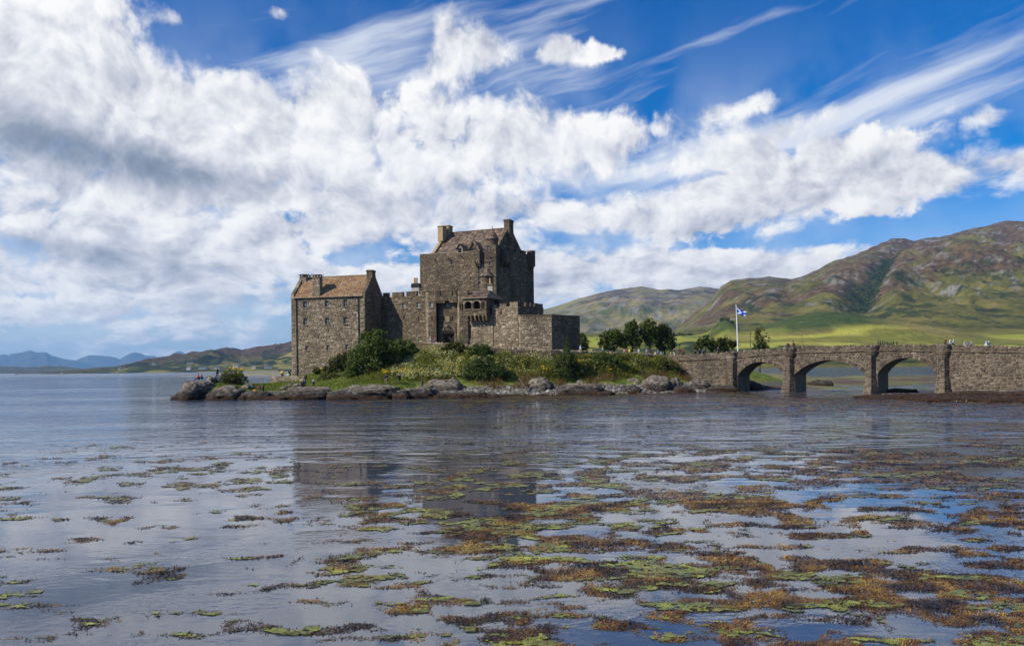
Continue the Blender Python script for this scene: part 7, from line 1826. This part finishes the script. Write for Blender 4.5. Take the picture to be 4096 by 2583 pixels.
# poles
for X, Yb, Yt, d, lb in ((3002, 1392, 1328, 210, 'thin wooden pole between flagpole and sparse tree'), (3214, 1388, 1338, 420, 'leaning thin pole in the bright field behind the bridge'), (3976, 1309, 1288, 1480, 'tiny pale utility pole on the lower hillside at right')):
    a, b = P(X, Yb, d), P(X - (8 if X == 3214 else 0), Yt, d); m = MB(); r = max(.1, .00022 * d); m.tube([a, b], [r, r * .8], 6); m.obox(Vector(b) - Vector((0, 0, .4 * d / 210)), Vector((.9 * d / 400, 0, 0)), Vector((0, r * .6, 0)), Vector((0, 0, r * .8))); tag(m.build('utility_pole', M_DRIFT), lb, 'pole')
# cottages
M_WHITE = flat('white_wall', (.46, .46, .45), .85); M_GSLATE = flat('grey_slate', (.09, .10, .115), .6)
def cottage(label, X, Yb, d, w, dp, h, rise, yaw, dormers=0, zb=None, roof=None, wallm=None, group=None):
    p = Vector(P(X, Yb, d)); p.z = p.z if zb is None else zb; th = thing('cottage', label, 'house', tuple(p), group); c, s = math.cos(yaw), math.sin(yaw); U, Vv = Vector((c, s, 0)), Vector((-s, c, 0)); Z = Vector((0, 0, 1))
    m = MB(); m.obox(p + Z * (h / 2 - 1), U * w / 2, Vv * dp / 2, Z * (h / 2 + 1)); 
    for q in (-1, 1): m.face([p + U * w / 2 * q - Vv * dp / 2 + Z * h, p + U * w / 2 * q + Vv * dp / 2 + Z * h, p + U * w / 2 * q + Z * (h + rise)])
    m.build('wall', wallm or M_WHITE, th)
    m = MB(); o = .35
    for q in (-1, 1): m.face([p + U * (w / 2 + o) + Vv * q * (dp / 2 + o) + Z * (h - .2), p - U * (w / 2 + o) + Vv * q * (dp / 2 + o) + Z * (h - .2), p - U * (w / 2 + o) + Z * (h + rise + .1), p + U * (w / 2 + o) + Z * (h + rise + .1)])
    ro = m.build('roof', roof or M_GSLATE, th)
    for q in (-1, 1): m = MB(); m.obox(p + U * (w / 2 - .6) * q + Z * (h + rise + .5), U * .5, Vv * .7, Z * 1.0); x = m.build('chimney', wallm or M_WHITE); x.parent = ro
    nw = max(2, int(w / 3.2))
    for k in range(nw):
        m = MB(); u = -w / 2 + w * (k + .5) / nw
        if k == nw // 2: m.obox(p + U * u - Vv * (dp / 2 + .05) + Z * 1.1, U * .5, Vv * .05, Z * 1.1); m.build('door', M_DOOR, th)
        else: m.obox(p + U * u - Vv * (dp / 2 + .05) + Z * (h * .58), U * .6, Vv * .05, Z * .7); m.build('window', M_GLASS, th)
    for k in range(dormers):
        u = -w / 2 + w * (k + .5) / dormers; c0 = p + U * u - Vv * (dp / 2 - .4) + Z * h; m = MB(); m.obox(c0 + Z * .5 + Vv * .9, U * .9, Vv * 1.0, Z * .9); m.face([c0 + Z * 1.4 - U * .9 - Vv * .1, c0 + Z * 1.4 + U * .9 - Vv * .1, c0 + Z * 2.3 - Vv * .1]); x = m.build('dormer', wallm or M_WHITE); x.parent = ro
        m = MB(); m.face([c0 + Z * 1.3 - U * 1.1 - Vv * .2, c0 + Z * 2.4 - Vv * .2, c0 + Z * 2.4 + Vv * 2.4, c0 + Z * 1.3 - U * 1.1 + Vv * 2.4]); m.face([c0 + Z * 1.3 + U * 1.1 - Vv * .2, c0 + Z * 1.3 + U * 1.1 + Vv * 2.4, c0 + Z * 2.4 + Vv * 2.4, c0 + Z * 2.4 - Vv * .2]); x = m.build('dormer_roof', M_GSLATE); x.parent = ro
cottage('pale cottage with two dormers beyond the right end of the bridge', 3872, 1384, 955, 9.5, 5, 1.6, 2.4, .05, 2, wallm=M_CREAM)
cottage('small white building among trees at the far right shore', 3950, 1380, 965, 4.5, 4, 2.0, 1.4, .1)
for X, Yb, w, lb, rf in ((479, 1477, 7, 'leftmost white cottage on the far left shore', 0), (615, 1458, 10, 'white house higher up the headland left of the other houses', 0), (761, 1456, 19, 'long grey-roofed house highest on the headland', 1), (756, 1476, 13, 'white shore house below the long grey-roofed house', 0), (811, 1474, 22, 'long low white house third along the shore', 0), (867, 1472, 15, 'tall white gabled house left of the knoll', 0), (944, 1468, 18, 'white house with grey roof above the knoll', 0), (1018, 1472, 11, 'small grey and white house right of the knoll', 1), (1073, 1472, 22, 'wide pale house nearest the wing of the castle', 0)):
    d = 2420 if Yb > 1465 else 2650; cottage(lb, X, Yb, d, w, 7, 4.2 if w < 16 else 3.6, 3.2, .15 if X % 2 else -.2, group='houses on the far shore', wallm=M_WHITE if not rf else M_CREAM)
# conifer row beyond the bridge
rg = random.Random(5)
for i, X in enumerate((3514, 3522, 3531, 3540, 3548, 3556, 3565, 3574, 3588)):
    d = 935 + rg.uniform(-6, 6); hgt = rg.uniform(4.5, 7.0) * (1.15 if i in (0, 8) else 1); b = Vector(P(X, 1386, d)); th = thing('conifer', 'dark conifer in the little row above the third bridge arch, %s' % ('leftmost and tall', 'second from left', 'third from left', 'fourth from left', 'middle one', 'fourth from right', 'third from right', 'second from right', 'rightmost, standing apart')[i], 'tree', tuple(b), 'conifer row beyond the bridge')
    m = MB(); m.tube([b - Vector((0, 0, 2)), b + Vector((0, 0, hgt))], [.25, .05], 6); m.build('trunk', M_BARK, th)
    g = np.random.default_rng(900 + i); n = 260; t = g.random(n) ** .8; rr = (1 - t) * 1.7 * g.uniform(.5, 1.05, n) + .1; a = g.uniform(0, 6.28, n); C = np.stack([b.x + rr * np.cos(a), b.y + rr * np.sin(a), b.z + .3 + t * hgt], -1); Vv, Qq = leaf_quads(C, g.uniform(.5, 1.0, n), g, up=-.3); new_obj('crown', np_mesh('crown', Vv, Qq, g.random(n)), th, [L_DARK])
# yacht far out
b = Vector(P(248, 1497.5, 1700)); b.z = 0; th = thing('sailing_yacht', 'tiny white yacht with bare mast far out on the loch', 'boat', tuple(b))
m = MB(); st = []
for k, (t, w, zz) in enumerate(((-3.2, .5, 1.1), (-2, 1.0, 1.0), (0, 1.2, .95), (2, .8, 1.05), (3.6, .05, 1.3))): st.append([(b.x + t, b.y - w, zz), (b.x + t, b.y - w * .5, -.3), (b.x + t, b.y + w * .5, -.3), (b.x + t, b.y + w, zz)])
for k in range(4):
    for i in range(3): m.face([st[k][i], st[k + 1][i], st[k + 1][i + 1], st[k][i + 1]])
    m.face([st[k][3], st[k + 1][3], st[k + 1][0], st[k][0]])
m.face(st[0]); m.build('hull', M_WHITE, th)
m = MB(); m.box(b.x - 1.5, b.x + 1.0, b.y - .7, b.y + .7, 1.0, 1.6); m.build('cabin', M_WHITE, th)
m = MB(); m.tube([(b.x + .6, b.y, 1.4), (b.x + .6, b.y, 11.5)], [.16, .12], 6); mo = m.build('mast', M_POLE, th)
m = MB(); m.tube([(b.x + .6, b.y, 2.4), (b.x - 2.8, b.y, 2.3)], .22, 6); x = m.build('boom', M_POLE); x.parent = mo
b = Vector(P(64, 1498, 1500)); m = MB(); m.ring((b.x, b.y), [(.0, -.5), (1.0, -.4), (1.1, .3), (.5, .9), (.25, 3.0), (.4, 3.1), (.0, 4.0)], 8); tag(m.build('buoy', M_PIPE), 'tiny dark channel buoy far out at left', 'buoy')
# gull
gx, gy, gz_ = P(3829, 1567, 108.5); m = MB(); k = 1.25
pr = [(-.24, .17, .010), (-.18, .18, .035), (-.08, .17, .075), (.03, .17, .085), (.11, .20, .065), (.15, .255, .040), (.19, .285, .042), (.23, .285, .022), (.29, .272, .006)]
m.tube([(gx - a * k * .8, gy - a * k * .5, gz_ + c * k) for a, c, r in pr], [r * k for a, c, r in pr], 9)
th = thing('gull', 'white gull standing on the reef before the bridge end', 'gull', (gx, gy, gz_)); m.build('body', M_WHITE, th, True)
for q in (-1, 1):
    m = MB(); m.tube([(gx + .16 * k - .0, gy + .10 * k + q * .05, gz_ + .2 * k), (gx + .02, gy + .0 + q * .07, gz_ + .2 * k)], [.02 * k, .055 * k], 6); m.build('wing', flat('gull_grey%d' % q, (.30, .31, .33), .8), th)
    m = MB(); m.tube([(gx, gy + q * .03, gz_ + .12 * k), (gx, gy + q * .03, gz_ - .06)], .008 * k, 5); m.build('leg', M_POT, th)
# bleached wrack on the reef
rgn = np.random.default_rng(88); Cw = []
for X, Y, d, n, w in ((3650, 1580, 102, 26, 40), (3755, 1586, 98, 40, 45), (3700, 1592, 95, 22, 30), (3960, 1606, 88, 50, 45), (4070, 1600, 90, 40, 40), (3845, 1609, 87, 30, 30), (3530, 1577, 104, 14, 25)):
    for _ in range(n): Cw.append(P(X + rgn.normal() * w * .5, Y + rgn.normal() * 2.4, d))
Cw = np.array(Cw); Cw[:, 2] = np.maximum(Cw[:, 2], .12) + .04; V, Q = leaf_quads(Cw, rgn.uniform(.10, .26, len(Cw)), rgn, up=-.2, asp=.3)
tag(new_obj('bleached_wrack', np_mesh('bleached_wrack', V, Q, rgn.random(len(Q))), None, [flat('bleached', (.36, .31, .23), .9)]), 'pale dried wrack strewn over the weedy reef', 'seaweed', kind='stuff')
# ------------------------------------------------------------------ air
hz = MB(); HX, HY0, HY1, HT = 21000.0, -600.0, 26500.0, 800.0
hz.box(-HX, HX, HY0, HY1, -6.0, HT)
hm = bpy.data.materials.new('air'); hm.use_nodes = True; t = hm.node_tree
for n_ in list(t.nodes):
    if n_.type == 'BSDF_PRINCIPLED': t.nodes.remove(n_)
pv = t.nodes.new('ShaderNodeVolumePrincipled'); pv.inputs['Density'].default_value = 4.2e-5; pv.inputs['Color'].default_value = (.27, .57, 1.0, 1); pv.inputs['Anisotropy'].default_value = .15
t.links.new(pv.outputs[0], t.nodes['Material Output'].inputs['Volume'])
tag(hz.build('haze', hm), 'pale blue air over the whole loch', 'haze', kind='stuff')
